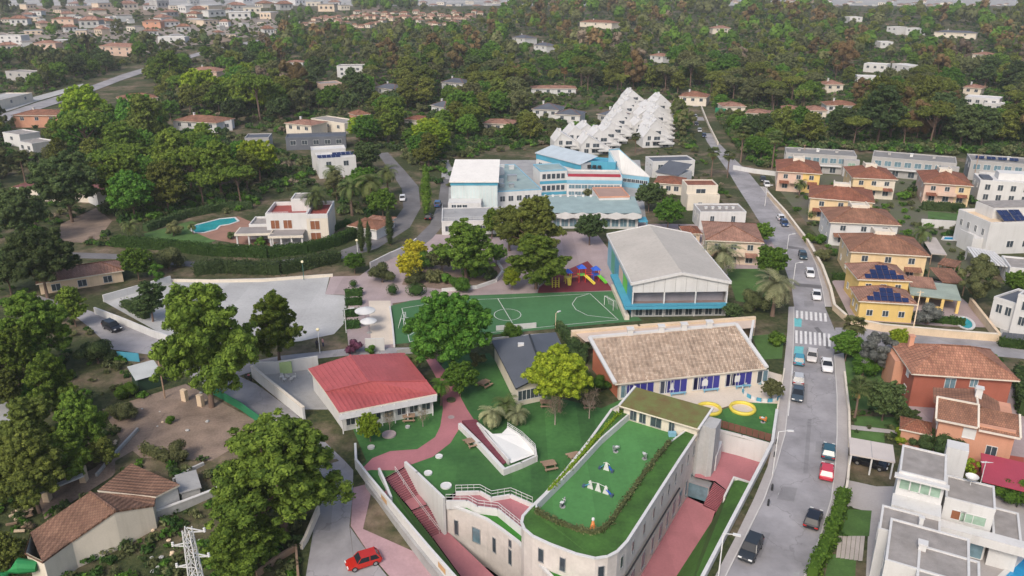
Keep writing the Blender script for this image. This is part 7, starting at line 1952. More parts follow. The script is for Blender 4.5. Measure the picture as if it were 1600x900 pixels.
# ------------------------------------------------------------------ people at the lamp post
def person(px, label, shirt, trousers, yaw):
 r = thing('person', label, 'person', G(*px), yaw)
 me = bpy.data.meshes.new('body')
 V = [(0, 0, .95), (0, 0, 1.2), (0, 0, 1.42), (0, 0, 1.52), (0, .02, 1.62), (0, .01, 1.74),
   (.2, 0, 1.4), (.27, .02, 1.12), (.25, .1, .86), (-.2, 0, 1.4), (-.27, .02, 1.12), (-.25, .1, .86),
   (.1, 0, .88), (.11, .03, .48), (.11, -.02, .08), (.11, .14, .03), (-.1, 0, .88), (-.11, .03, .48), (-.11, -.02, .08), (-.11, .14, .03)]
 E = [(0, 1), (1, 2), (2, 3), (3, 4), (4, 5), (2, 6), (6, 7), (7, 8), (2, 9), (9, 10), (10, 11), (0, 12), (12, 13), (13, 14), (14, 15), (0, 16), (16, 17), (17, 18), (18, 19)]
 R = [.15, .15, .15, .06, .09, .08, .07, .05, .045, .07, .05, .045, .1, .07, .05, .045, .1, .07, .05, .045]
 me.from_pydata(V, E, [])
 o = link_mesh('body', me, r)
 sk = o.modifiers.new('skin', 'SKIN')
 for i, v in enumerate(me.skin_vertices[0].data): v.radius = (R[i], R[i]); v.use_root = i == 0
 o.modifiers.new('sub', 'SUBSURF').levels = 1
 me.materials.append(shirt)
 mb = MB(); mb.lathe([(.0, .12), (.07, .1), (.1, .03), (.095, -.05)], 10, (0, -.01, 1.7)); mb.build('hair', DARKM, r, smooth=True)
 mb = MB(); mb.tube([(.1, 0, .95), (.11, .03, .5), (.11, 0, .1)], [.125, .09, .075], 8); mb.tube([(-.1, 0, .95), (-.11, .03, .5), (-.11, 0, .1)], [.125, .09, .075], 8); mb.build('trousers', trousers, r, smooth=True)
person((496, 545), 'person in dark clothes standing left of the lamp post', mat('dark_cloth', (.03, .03, .045), .9), DARKM, .4)
person((505, 542), 'person in a pinkish top standing right of the lamp post', mat('dusty_pink_cloth', (.35, .2, .2), .9), mat('navy_cloth', (.03, .04, .09), .9), -.8)
# ------------------------------------------------------------------ lamps and poles
def lamp(px, h, label, arm=(0, 0), m=STEEL, globe=False, z=None, name='street_lamp'):
 p = G(*px)
 r = thing(name, label, 'street lamp', p)
 mb = MB(); mb.tube([(0, 0, -.1), (0, 0, h * .5), (0, 0, h)], [.09, .07, .05], 8); mb.build('pole', m, r, smooth=True)
 if globe:
  mb = MB(); mb.lathe([(0, -.3), (.22, -.22), (.32, 0), (.22, .22), (0, .3)], 12, (0, 0, h + .3)); mb.build('globe', mat('cream_globe', (.75, .68, .45), .4), r, smooth=True)
 else:
  mb = MB(); mb.bar((0, 0, h), (arm[0], arm[1], h + .15), .07, .07); mb.build('arm', m, r)
  mb = MB(); d = Vector((arm[0], arm[1], 0)).normalized(); mb.bar(Vector((arm[0], arm[1], h + .15)) - d * .1, Vector((arm[0], arm[1], h + .12)) + d * .7, .32, .14); mb.build('lamp_head', SHUT, r)
lamp((1122, 905), 6.0, 'white street lamp on the pavement at the bottom of the street', (1.0, -.3), SHUT)
lamp((1207, 742), 6.5, 'street lamp by the white street wall at the pink court', (1.2, 0), SHUT)
lamp((1228, 402), 5.5, 'street lamp on the left kerb of the upper street', (.9, .2), SHUT)
lamp((1238, 450), 5.5, 'street lamp beside the pale palm', (.9, .2), SHUT)
lamp((560, 410), 5.0, 'yellowish globe lamp by the villa hedge', globe=True, m=SHUT)
lamp((475, 437), 3.8, 'green yard lamp on the concrete yard edge', globe=True, m=mat('green_post', (.05, .13, .11), .6))
lamp((500, 552), 4.2, 'thin white lamp post beside the two people', globe=True, m=SHUT)
lamp((541, 520), 4.6, 'tall white lamp left of the round parasols', (1.0, .3), SHUT)
lamp((1195, 322), 6, 'street lamp near the head of the street', (.9, 0), SHUT)
lamp((868, 513), 3.0, 'short floodlight post on the near edge of the pitch', (.4, .4), SAND)
lamp((710, 352), 6.0, 'lamp post on the grey terrace', (.6, 0), STEEL)
def pole(px, h, label, r=.13, m=SAND):
 o = thing('utility_pole', label, 'pole', G(*px))
 mb = MB(); mb.tube([(0, 0, -.2), (0, 0, h)], [r, r * .7], 8); mb.build('shaft', m, o, smooth=True)
 mb = MB(); mb.bar((-.6, 0, h - .3), (.6, 0, h - .3), .1, .1); mb.build('crossarm', m, o)
pole((1425, 522), 8.5, 'cream utility pole behind the sandstone wall')
pole((1253, 262), 8, 'utility pole between the grey modern houses', m=WOODM)
pole((1520, 285), 9, 'utility pole left of the white modern villa', m=WOODM)
pole((258, 622), 7.5, 'pale timber pole by the lane shed', m=WOODM)
pole((35, 400), 6, 'pale pole at the left by the villa lane', m=CREAM)
tp = P(292, 826, 15.5)
py_ = thing('lattice_pylon', 'pale steel lattice pylon rising from the bottom edge left of centre', 'pylon', (tp.x, tp.y, zg(tp.x, tp.y)))
z0 = zg(tp.x, tp.y)
def pl_(k, t):
 s = .85 - .55 * t; return Vector((s * (1 if k in (0, 1) else -1), s * (1 if k in (1, 2) else -1), t * (15.5 - z0)))
for k in range(4):
 mb = MB(); mb.bar(pl_(k, 0), pl_(k, 1), .09, .09); mb.build('leg', SHUT, py_)
N_ = 15
for i in range(N_):
 mb = MB()
 for k in range(4):
  mb.bar(pl_(k, i / N_), pl_((k + 1) % 4, (i + 1) / N_), .045, .045); mb.bar(pl_((k + 1) % 4, i / N_), pl_(k, (i + 1) / N_), .045, .045); mb.bar(pl_(k, i / N_), pl_((k + 1) % 4, i / N_), .045, .045)
 mb.build('bracing', SHUT, py_)
for t, s in ((.98, 1), (.9, -1), (.84, 1), (.78, -1), (.70, 1), (.64, -1)):
 mb = MB(); z = t * (15.5 - z0); mb.bar((0, 0, z), (s * 1.5, 0, z + .1), .08, .08); mb.bar((0, 0, z + .5), (s * 1.5, 0, z + .1), .08, .08); mb.build('crossarm', SHUT, py_)
 mb = MB(); mb.lathe([(.0, 0), (.13, .08), (.08, .16), (.13, .26), (.08, .34), (.12, .44), (0, .5)], 8, (s * 1.5, 0, z)); mb.build('insulator', SHUT, py_)
# ------------------------------------------------------------------ lawn and yard furniture
def picnic(px, yaw, label, s=1.0):
 r = thing('picnic_table', label, 'picnic table', G(*px), yaw); r.scale = (s, s, s)
 for k in range(4):
  mb = MB(); y = -.42 + .28 * k; mb.box(-.9, .9, y - .12, y + .12, .72, .78); mb.build('plank', WOODM, r)
 for y in (-.95, .95):
  mb = MB(); mb.box(-.9, .9, y - .17, y + .17, .42, .48); mb.build('seat', WOODM, r)
 for x in (-.65, .65):
  mb = MB(); mb.bar((x, -.95, .4), (x, .95, .4), .08, .1); mb.bar((x, -.75, 0), (x, -.3, .72), .08, .1); mb.bar((x, .75, 0), (x, .3, .72), .08, .1); mb.build('leg_frame', WOODM, r)
picnic((737, 695), .5, 'picnic table beside the white amphitheatre wall'); picnic((858, 731), .3, 'picnic table nearest the turf-roofed school'); picnic((898, 718), .4, 'picnic table close to the play roof edge')
picnic((757, 603), .9, 'picnic table by the grey-roofed school'); picnic((639, 656), .1, 'picnic table under the red-roofed porch'); picnic((853, 634), 0, 'picnic table under the lime-green tree'); picnic((920, 636), 0, 'picnic table below the bare tree by the classrooms')
def disc(px, rad, label, m, h=.25):
 r = thing('lawn_disc', label, 'planter', G(*px)); mb = MB(); mb.lathe([(rad, 0), (rad, h), (rad * .86, h), (rad * .8, h * .8), (0, h * .8)], 20); mb.build('ring', m, r)
disc((686, 714), .5, 'small pale round stone at the top of the lawn row', SHUT, .2); disc((669, 740), .55, 'middle pale round stone of the lawn row', SHUT, .2); disc((697, 760), .72, 'largest pale round stone near the stairs', SHUT, .2)
disc((608, 680), 1.0, 'pinkish round planter in the left lawn', PINKG); disc((705, 626), .7, 'round dark planter in the pink path', mat('dark_soil', (.06, .07, .03), .95)); disc((705, 652), .5, 'pale ring set in the pink path', PINKG, .05)
disc((580, 700), .5, 'small ring round the lime sapling', CONC); disc((637, 668), .35, 'small round stool under the porch', CONC)
am = thing('white_amphitheatre', 'white walled amphitheatre with maroon steps set in the lawn', 'amphitheatre', G(790, 700))
mb = MB(); wall_line(mb, [P(718, 661, .9), P(750, 692, .9), P(787, 732, .9)], .5, z0=-.05); mb.build('side_wall', WHITE, am, world=True)
mb = MB(); wall_line(mb, [P(786, 733, .95), P(815, 722, .95), P(839, 711, .95)], .3, z0=-.05); mb.build('front_wall', WHITE, am, world=True)
mb = MB(); wall_line(mb, [P(838, 711, 1.1), P(836, 700, 1.1), P(815, 680, 1.1), P(793, 666, 1.1)], .25, z0=-.05); mb.build('rear_wall', WHITE, am, world=True)
mb = MB(); wall_line(mb, [P(746, 660, 1.0), P(760, 678, 1.0), P(795, 717, .9)], .25, z0=-.05); mb.build('inner_wall', WHITE, am, world=True)
a0, a1, b0, b1 = P(722, 664, 0), P(744, 662, 0), P(786, 727, 0), P(795, 720, 0)
for k in range(14):
 z = .75 - .045 * k; t0, t1 = k / 14, (k + 1) / 14
 mb = MB(); q = [a0.lerp(b0, t0), a0.lerp(b0, t1), a1.lerp(b1, t1), a1.lerp(b1, t0)]
 mb.prism([(p.x, p.y) for p in q], .0, z); mb.build('step', MAROON, am, world=True)
mb = MB(); bowl = [P(748, 660, .9), P(757, 672, .85), P(770, 678, .8), P(784, 677, .8), P(793, 668, 1.0), P(815, 681, .9), P(836, 702, .5), P(836, 710, .3), P(798, 724, .3), P(796, 718, .5)]
mb.sheet([[tuple(p) for p in bowl]]); mb.build('bowl', mat('smooth_white', (.66, .66, .64), .6, .06), am, world=True)
rail(am, [P(838, 711, 1.1), P(836, 700, 1.1), P(815, 680, 1.1), P(793, 666, 1.1)], .6, .8, SHUT, world=True)
def ring(px, R, h, th, label, m, seg=None):
 r = thing('play_ring', label, 'play ring', G(*px))
 if seg is None:
  mb = MB(); mb.lathe([(R, 0), (R * 1.06, h * .5), (R, h), (R - th, h), (R - th * 1.1, h * .5), (R - th, 0)], 28); mb.build('rim', m, r, smooth=True)
  mb = MB(); mb.poly([((R - th) * math.cos(2 * PI * j / 24), (R - th) * math.sin(2 * PI * j / 24), .06) for j in range(24)]); mb.build('sand', SANDY, r)
 else:
  for j in range(seg):
   a = 2 * PI * j / seg; mb = MB(); c = Vector((R * math.cos(a), R * math.sin(a), 0)); t = Vector((-math.sin(a), math.cos(a), 0)) * (PI * R / seg * .86)
   mb.bar(c - t + Vector((0, 0, h / 2)), c + t + Vector((0, 0, h / 2)), .16, h); mb.build('plank', m if j % 2 else SHUT, r)
ring((1160, 640), 1.9, .5, .32, 'yellow round sand pit beside the sandy yard', YELP); ring((1108, 641), 1.8, .5, .32, 'yellow round sand pit partly hidden by the lift tower', YELP)
ring((1190, 614), 2.9, .6, .2, 'round blue and white low fence in the sandy yard', TEAL, 22)
def rider(px, label, z=0, m=ORGP, m2=SHUT, h=1.0):
 """spring rider: base, spring, shaped seat board, head, handles"""
 p = P(px[0], px[1], z)
 r = thing('spring_rider', label, 'play equipment', p, RNG.uniform(0, 6))
 mb = MB(); mb.lathe([(.35, 0), (.35, .06), (0, .06)], 12); mb.build('base', GREYC, r)
 mb = MB(); mb.tube([(.12 * math.cos(t * 1.6), .12 * math.sin(t * 1.6), .06 + t * .02) for t in range(20)], .025, 5); mb.build('spring', DARKM, r)
 mb = MB(); mb.box(-.6, .5, -.05, .05, .4, .75); mb.box(.3, .55, -.05, .05, .7, h + .1); mb.build('side_board', m, r)
 mb = MB(); mb.box(-.35, .05, -.2, .2, .72, .78); mb.build('seat', m2, r)
 mb = MB(); mb.tube([(.28, -.25, .9), (.28, .25, .9)], .025, 6); mb.build('handle', m2, r)
rider((1192, 660), 'orange spring rider on the play lawn', 0, ORGP)
rider((962, 706), 'grey spring rider at the back of the play roof', ZF, STEEL); rider((1007, 717), 'grey spring rider near the right edge of the play roof', ZF, STEEL); rider((879, 792), 'dark spring rider at the front left of the play roof', ZF, GREYC)
def playset(px, yaw, label, s=1.0, n=2):
 r = thing('play_structure', label, 'play equipment', P(px[0], px[1], ZF), yaw); r.scale = (s, s, s)
 for k in range(n):
  x = (k - (n - 1) / 2) * 1.3
  mb = MB(); mb.poly([(x - .5, 0, 0), (x + .5, 0, 0), (x + .12, 0, 1.5), (x - .12, 0, 1.5)]); mb.poly([(x - .12, .06, 1.5), (x + .12, .06, 1.5), (x + .5, .06, 0), (x - .5, .06, 0)]); mb.build('panel', SHUT, r)
  mb = MB(); mb.tube([(x, -.02, .75 + .0), (x, .08, .75)], .2, 12); mb.build('porthole', DARKM, r)
 for s_ in (-1, 1):
  x = s_ * (.65 * n + .4)
  mb = MB(); mb.bar((s_ * .65 * n * .7, 0, .9), (x, 0, .15), .35, .06); mb.build('ramp', BLUP if s_ > 0 else TEAL, r)
  mb = MB(); mb.box(x - .2, x + .2, -.3, .3, 0, .35); mb.build('seat_block', mat('slate_plastic', (.05, .08, .13), .5), r)
 mb = MB(); mb.tube([(-.55 * n, .03, 1.2), (0, .03, 1.45), (.55 * n, .03, 1.2)], .04, 6); mb.build('bar', SHUT, r)
playset((947, 735), -.5, 'single white and blue play panel on the play roof', .8, 1); playset((934, 768), -.55, 'cluster of white play panels with blue ends on the play roof', .8, 3)
cn = thing('play_cone', 'orange cone-shaped toy at the front of the play roof', 'play equipment', P(926, 829, ZF + .2)); mb = MB(); mb.lathe([(.4, 0), (.38, .1), (.13, 1.3), (.0, 1.35)], 14); mb.build('cone', ORGP, cn, smooth=True)
mb = MB(); mb.lathe([(.0, .3), (.16, .2), (.2, 0), (.1, -.15)], 10, (0, 0, 1.5)); mb.build('cap', SHUT, cn, smooth=True)
bx_ = thing('toy_box', 'small turquoise box by the upper classroom', 'box', P(1050, 681, ZF)); mb = MB(); mb.box(-.5, .5, -.3, .3, 0, .5); mb.box(-.54, .54, -.34, .34, .5, .58); mb.build('box', SKYB, bx_)
pf = thing('climbing_frame', 'multicoloured climbing frame with slides on maroon rubber', 'playground', G(908, 440), .2)
def post(x, y, h, m):
 mb = MB(); mb.tube([(x, y, 0), (x, y, h)], .09, 8); mb.build('post', m, pf)
for x, y, h, m in ((-3.6, -.6, 2.4, YELP), (-3.6, .6, 2.4, YELP), (-2.4, -.6, 2.4, YELP), (-2.4, .6, 2.4, YELP), (-.7, -.7, 3.2, REDP), (-.7, .7, 3.2, REDP), (.7, -.7, 3.2, REDP), (.7, .7, 3.2, REDP), (2.6, -.6, 2.6, BLUP), (2.6, .6, 2.6, BLUP), (3.8, -.6, 2.6, REDP), (3.8, .6, 2.6, REDP)): post(x, y, h, m)
for x0, x1, z, m in ((-3.7, -2.3, 1.2, YELP), (-.8, .8, 1.6, GRNP), (2.5, 3.9, 1.4, BLUP)):
 mb = MB(); mb.box(x0, x1, -.7, .7, z, z + .1); mb.build('deck', m, pf)
for x, z, m in ((-3.0, 2.4, BLUP), (0, 3.2, BLUP), (3.2, 2.6, BLUP)):
 mb = MB(); mb.poly([(x - .95, -.9, z), (x + .95, -.9, z), (x, 0, z + .8)]); mb.poly([(x + .95, -.9, z), (x + .95, .9, z), (x, 0, z + .8)]); mb.poly([(x + .95, .9, z), (x - .95, .9, z), (x, 0, z + .8)]); mb.poly([(x - .95, .9, z), (x - .95, -.9, z), (x, 0, z + .8)]); mb.build('canopy', m, pf)
for p, q, m in (((.6, -.7, 1.6), (2.2, -2.6, .2), YELP), ((3.6, -.7, 1.4), (4.8, -2.6, .2), GRNP), ((-3, -.7, 1.2), (-3.2, -2.2, .2), YELP)):
 mb = MB(); mb.bar(p, q, .6, .08); d = (Vector(q) - Vector(p)).normalized(); r_ = d.cross(Vector((0, 0, 1))).normalized() * .32
 for s_ in (-1, 1): mb.bar(Vector(p) + r_ * s_ + Vector((0, 0, .12)), Vector(q) + r_ * s_ + Vector((0, 0, .12)), .06, .25)
 mb.build('slide', m, pf)
mb = MB()
for s_ in (-.6, .6): mb.bar((-2.3, s_, 1.4), (-.7, s_, 1.8), .08, .08); mb.bar((.8, s_, 1.8), (2.5, s_, 1.6), .08, .08)
mb.build('bridge_rails', REDP, pf)
mb = MB(); mb.box(-2.3, -.8, -.5, .5, 1.25, 1.33); mb.build('bridge', WOODM, pf)
gt2 = thing('yellow_climber', 'yellow arched climber at the left of the rubber playground', 'play equipment', G(868, 448))
for x in (-.7, 0, .7):
 mb = MB(); mb.tube([(x, -.6, 0), (x, -.5, 1.6), (x, 0, 2.0), (x, .5, 1.6), (x, .6, 0)], .1, 8); mb.build('hoop', YELP, gt2)
for k in range(4):
 mb = MB(); mb.tube([(-.7, -.56, .35 + .4 * k), (.7, -.56, .35 + .4 * k)], .06, 6); mb.build('rung', YELP, gt2)
def goal(px, yaw, label):
 r = thing('football_goal', label, 'goal', G(*px), yaw)
 for x in (-1.5, 1.5):
  mb = MB(); mb.tube([(x, 0, 0), (x, 0, 2)], .06, 8); mb.build('post', SHUT, r)
  mb = MB(); mb.tube([(x, 0, 2), (x, .6, 1.9), (x, 1.1, 0)], .035, 6); mb.build('stay', SHUT, r)
 mb = MB(); mb.tube([(-1.5, 0, 2), (1.5, 0, 2)], .06, 8); mb.build('crossbar', SHUT, r)
 mb = MB()
 for i in range(13): x = -1.5 + .25 * i; mb.bar((x, .6, 1.9), (x, 1.1, 0), .015, .015)
 for j in range(7): t = j / 6; mb.bar((-1.5, .6 + .5 * t, 1.9 * (1 - t)), (1.5, .6 + .5 * t, 1.9 * (1 - t)), .015, .015)
 mb.build('net', SHUT, r)
goal((951, 481), -PI / 2 + .5, 'white football goal at the right end of the pitch'); goal((633, 508), PI / 2, 'pale blue football goal at the left end of the pitch')
def parasol(px, R, h, label):
 r = thing('parasol', label, 'parasol', G(*px)); mb = MB(); mb.lathe([(R, -.12), (R, 0), (R * .5, .35), (0, .6)], 20, (0, 0, h)); mb.build('canopy', SHUT, r, smooth=False)
 mb = MB(); mb.tube([(0, 0, 0), (0, 0, h + .5)], .06, 8); mb.build('pole', STEEL, r)
 mb = MB(); mb.lathe([(.5, 0), (.5, .1), (0, .1)], 12); mb.build('base', GREYC, r)
parasol((572, 508), 1.9, 3.0, 'larger white round parasol on the beige terrace'); parasol((577, 520), 1.5, 2.4, 'smaller white round parasol in front of the larger one')
for k in range(5):
 q = G(440 + 5 * k, 592 + (k % 2) * 4); r = thing('cafe_chair', 'white plastic chair in a cluster left of the red roof', 'chair', q, k * 1.3, 'white chairs left of the red roof')
 mb = MB(); mb.box(-.25, .25, -.25, .25, .42, .48); mb.build('seat', SHUT, r); mb = MB(); mb.box(-.25, .25, .22, .27, .48, .95); mb.build('backrest', SHUT, r)
 for x in (-.22, .22):
  for y in (-.22, .22): mb = MB(); mb.box(x - .025, x + .025, y - .025, y + .025, 0, .42); mb.build('leg', SHUT, r)
def bollard(px, label):
 r = thing('bollard', label, 'bollard', G(*px)); mb = MB(); mb.lathe([(.14, 0), (.14, .8), (.1, .95), (0, 1.0)], 10); mb.build('post', DARKM, r, smooth=True)
for k, (x, y) in enumerate(((1213, 695), (1210, 715), (1206, 766), (1200, 790))): bollard((x, y), ['black bollard nearest the play lawn corner', 'black bollard beside the pink court wall', 'black bollard halfway down the left pavement', 'lowest black bollard on the left pavement'][k])
ant = thing('rooftop_antenna', 'pale roof antenna above the crimson canopy', 'antenna', P(1532, 755, 2)); mb = MB(); mb.tube([(0, 0, 0), (0, 0, 3.2)], .05, 6); mb.build('mast', SHUT, ant)
for k in range(5):
 mb = MB(); mb.bar((-.7 + .1 * k, -.3 + .2 * k, 3.2 - .1 * k), (.7 - .1 * k, -.3 + .2 * k, 3.2 - .1 * k), .05, .05); mb.build('element', SHUT, ant)
for k, (x, y) in enumerate(((455, 842), (440, 862), (470, 812))):
 pass
low_wall('broken_wall', 'broken cream wall by the lane under the big front pine', [G(497, 790, 1.2), G(478, 835, 1.0), G(470, 850, .8)], .35, m=CREAM)
low_wall('timber_rail', 'long grey timber rail below the big front pine', [G(400, 893, .8), G(430, 870, .8), G(460, 852, .8)], .3, m=WOODM)
low_wall('timber_rail', 'grey timber beam standing at the lane edge', [G(462, 850, .8), G(466, 905, .8)], .25, m=WOODM)
low_wall('lane_edge_wall', 'weathered pale kerb wall along the dirt track', [G(150, 740, .5), G(185, 700, .5), G(215, 668, .5)], .3, m=CONC)
for k in range(46):
 x, y = RNG.choice(((RNG.uniform(150, 330), RNG.uniform(600, 700)), (RNG.uniform(130, 300), RNG.uniform(820, 895)), (RNG.uniform(250, 420), RNG.uniform(830, 895))))
 q = G(x, y); s = RNG.uniform(.12, .32)
 mb = MB(); ico(mb, (0, 0, s * .4), (s * 1.2, s, s * .6)); o = mb.build('stone', CONC if k % 2 else SAND); o.location = q; o.rotation_euler = (0, 0, RNG.uniform(0, 6))
 tag(o, 'pale stone lying on the dry ground at lower left', 'stone', 'loose stones at lower left')
# ------------------------------------------------------------------ trees that can be told apart
T = tree_px
T('aleppo', L_PINEB, 312, 515, 168, 'largest pine standing over the lane left of the concrete yard', zs=1.12)
T('aleppo', L_PINEB, 428, 497, 92, 'tall pine in front of the concrete yard, right of the largest', zs=1.15)
T('aleppo', L_PINEB, 432, 722, 228, 'huge pine beside the lane in front of the red-roofed school', zs=.78)
T('aleppo', L_PINEB, 372, 845, 132, 'lower pine at the bottom edge below the huge pine', zs=.75)
T('aleppo', L_PINEB, 50, 505, 125, 'broad pine at the left edge level with the black car'); T('aleppo', L_PINEB, 76, 590, 88, 'pine below the broad left-edge pine', zs=1.25); T('aleppo', L_PINEB, 122, 652, 84, 'pine standing beside the dirt track at left', zs=1.35)
T('aleppo', L_PINE, 42, 722, 128, 'dark pine above the ruined carport'); T('aleppo', L_PINE, 8, 858, 70, 'pine cut by the bottom left corner'); T('aleppo', L_PINE, 5, 600, 60, 'pine cut by the left frame edge')
T('aleppo', L_PINEB, 18, 548, 84, 'pine at the left edge between the broad pine and the paved plot', zs=1.2); T('aleppo', L_PINE, 40, 655, 96, 'dark green pine left of the dirt track'); T('aleppo', L_PINEB, 92, 705, 84, 'pine just above the ruined carport beam'); T('aleppo', L_PINE, 160, 700, 46, 'small pine at the bend of the dirt track'); T('aleppo', L_PINE, 4, 710, 80, 'pine cut by the left edge above the timber heap'); T('aleppo', L_PINEB, 110, 470, 50, 'slim pine beside the gate of the upper lane', zs=1.2)
T('round', L_VIVID, 705, 514, 138, 'bright domed tree standing in front of the pitch', zs=.95)
T('aleppo', L_PINEB, 728, 380, 104, 'rounded pine growing in the brown planting bed', zs=.85); T('aleppo', L_PINEB, 838, 398, 104, 'spreading pine left of the rubber playground', zs=.75)
T('aleppo', L_PINE, 835, 342, 98, 'dark pine in front of the zigzag school front'); T('aleppo', L_PINE, 796, 346, 66, 'narrow pine left of the dark school-front pine'); T('aleppo', L_PINEB, 768, 342, 34, 'small pine before the grey terrace', zs=1.3)
T('round', L_LIME, 875, 588, 104, 'round lime-green tree between grey roof and clay tiles')
T('round', L_BROAD, 718, 588, 58, 'leafy green tree under the bright domed tree', level='mid')
T('twig', L_BARE, 868, 630, 36, 'bare twiggy sapling below the lime-green tree', bark=BARKP); T('twig', L_BARE, 922, 620, 36, 'bare twiggy sapling by the classroom corner', bark=BARKP)
T('round', L_LIME, 577, 665, 38, 'lime sapling on the left lawn', zs=1.25, level='mid'); T('twig', L_BARE, 608, 652, 22, 'bare young tree in the pinkish planter', bark=BARKP); T('twig', L_BARE, 660, 646, 22, 'bare young tree by the porch end', bark=BARKP)
T('round', L_YELL, 648, 392, 42, 'bright yellow tree at the top of the planting bed'); T('round', L_YELL, 640, 414, 46, 'yellow-green tree at the left of the planting bed'); T('round', L_LIME, 800, 433, 30, 'small lime tree on the far touchline', zs=1.2)
T('shrub', L_OLIVE, 597, 428, 44, 'grey-green bush at the court corner'); T('round', L_BROAD, 553, 408, 34, 'green standard tree at the yard corner', level='mid')
T('round', L_DARK, 100, 285, 105, 'dark broad tree in front of the reddish-brown house'); T('round', L_DARK, 28, 330, 88, 'dark tree at the left edge above the villa lane'); T('round', L_DARK, 60, 402, 112, 'dark spreading tree below the villa lane')
T('round', L_DARK, 8, 420, 70, 'dark tree cut by the left frame edge below the lane'); T('round', L_BROAD, 212, 408, 52, 'green bushy tree behind the concrete yard', level='mid'); T('shrub', L_OLIVE, 262, 404, 56, 'olive bush beside the yard trees')
T('loose', L_BROAD, 245, 425, 26, 'thin sapling at the yard edge'); T('aleppo', L_DARK, 232, 462, 60, 'thin dark conifer before the yard, behind the largest pine')
T('round', L_BROAD, 597, 314, 48, 'bright green bush beside the villa palms', level='mid')
for x, y, h, lb in ((566, 368, 50, 'left cypress of the pair behind the globe lamp'), (577, 372, 46, 'right cypress of the pair behind the globe lamp'), (610, 355, 56, 'dark cypress right of the pair'), (504, 362, 22, 'small cypress at the villa corner'), (667, 300, 74, 'slim tall green cypress left of the white hall')):
 p = G(x, y + h / 2); hm = h / px_per_m(p) / .93
 put_tree('cypress', L_BROAD if 'slim' in lb else L_DARK, p, hm / 10 * 1.1, 'mid', lb, sz=hm / 10)
T('round', L_BROAD, 1045, 330, 50, 'round bright green tree behind the sports hall', level='mid'); T('round', L_DARK, 1015, 304, 46, 'dark green tree left of the round bright one'); T('round', L_DARK, 922, 354, 50, 'dusky tree in front of the zigzag fascia')
T('shrub', L_OLIVE, 924, 300, 26, 'small bush beside the brown-roofed annexe')
T('round', L_BROAD, 1325, 538, 48, 'green garden tree at the junction corner', level='mid'); T('shrub', L_BROAD, 1350, 572, 56, 'green bushes below the junction corner'); T('loose', L_GREY, 1374, 545, 56, 'grey-leaved tree by the junction'); T('round', L_LIME, 1405, 530, 40, 'yellowish tree by the side street', level='mid')
T('round', L_DARK, 1385, 622, 66, 'dark bushy tree left of the red house'); T('round', L_DARK, 1418, 652, 38, 'dark ball tree below the red house'); T('shrub', L_LIME, 1412, 682, 34, 'lime bush in front of the orange house'); T('shrub', L_OLIVE, 1350, 600, 40, 'olive bush beside the street wall')
T('round', L_OLIVE, 1208, 606, 36, 'olive tree at the street corner of the sandy yard', level='mid'); T('round', L_BROAD, 1206, 408, 56, 'green tree left of the street near the pale palm', level='mid'); T('round', L_BROAD, 1193, 362, 34, 'green tree right of the beige house')
T('loose', L_OLIVE, 1532, 432, 60, 'weeping olive-green tree behind the oval pool'); T('round', L_BROAD, 1590, 440, 40, 'green tree at the right edge by the white cube'); T('shrub', L_GREY, 1452, 492, 48, 'grey olive bush in the pool garden'); T('shrub', L_OLIVE, 1288, 398, 30, 'grey-green garden bush beside the white house')
T('loose', L_LIME, 1518, 728, 26, 'pointed lime conifer by the red patio'); T('shrub', L_BROAD, 1588, 770, 60, 'leafy garden bushes right of the white villa'); T('shrub', L_BROAD, 1212, 530, 34, 'green bush on the lawn right of the gallery wall'); T('shrub', L_OLIVE, 1180, 470, 50, 'bush right of the sports hall')
T('shrub', L_PURP, 554, 542, 32, 'purple-leaved bush by the white gate'); T('shrub', L_BROAD, 578, 546, 22, 'small green bush behind the red roof'); T('shrub', L_BROAD, 800, 518, 36, 'bush behind the pitch board')
T('ball', L_HEDGE, 613, 452, 20, 'clipped ball bush at the left of the planting bed'); T('ball', L_HEDGE, 650, 452, 34, 'wide clipped dome bush by the pitch', zs=.6); T('ball', L_HEDGE, 552, 443, 14, 'small clipped ball bush in the pink court')
T('shrub', L_DARK, 900, 545, 46, 'dark shrubs between grey roof and clay tiles'); T('shrub', L_BROAD, 938, 600, 36, 'green shrub at the corner of the classrooms'); T('shrub', L_OLIVE, 745, 560, 30, 'olive shrub beside the grey roof')
T('shrub', L_BROAD, 742, 420, 44, 'green shrub mass at the heart of the planting bed'); T('shrub', L_OLIVE, 648, 432, 40, 'olive shrub mass at the left of the planting bed'); T('round', L_OLIVE, 690, 402, 44, 'olive tree behind the planting bed'); T('round', L_BROAD, 775, 395, 34, 'small green tree right of the planting bed'); T('shrub', L_BROAD, 720, 442, 40, 'long green shrub along the front of the planting bed'); T('shrub', L_OLIVE, 680, 432, 34, 'low olive shrub inside the planting bed'); T('shrub', L_DARK, 765, 428, 30, 'dark shrub at the right of the planting bed'); T('shrub', L_BROAD, 700, 436, 26, 'green shrub in the middle of the planting bed'); T('shrub', L_BROAD, 660, 408, 40, 'green shrub mass behind the planting bed')
palm_px(520, 268, 40, 'palm behind the villa roof'); palm_px(604, 268, 42, 'palm at the bend of the curved lane'); palm_px(470, 300, 34, 'palm left of the feathery villa palm', hs=1.1); T('shrub', L_OLIVE, 190, 640, 50, 'scrub bush behind the dirt lot'); T('shrub', L_DARK, 150, 550, 60, 'dark bush on the slope under the lane'); T('shrub', L_BROAD, 192, 610, 40, 'low bush near the lane shed'); T('shrub', L_BROAD, 265, 655, 20, 'small spiky bush in the dirt lot'); T('shrub', L_OLIVE, 272, 708, 50, 'hedge-like bush behind the cottage')
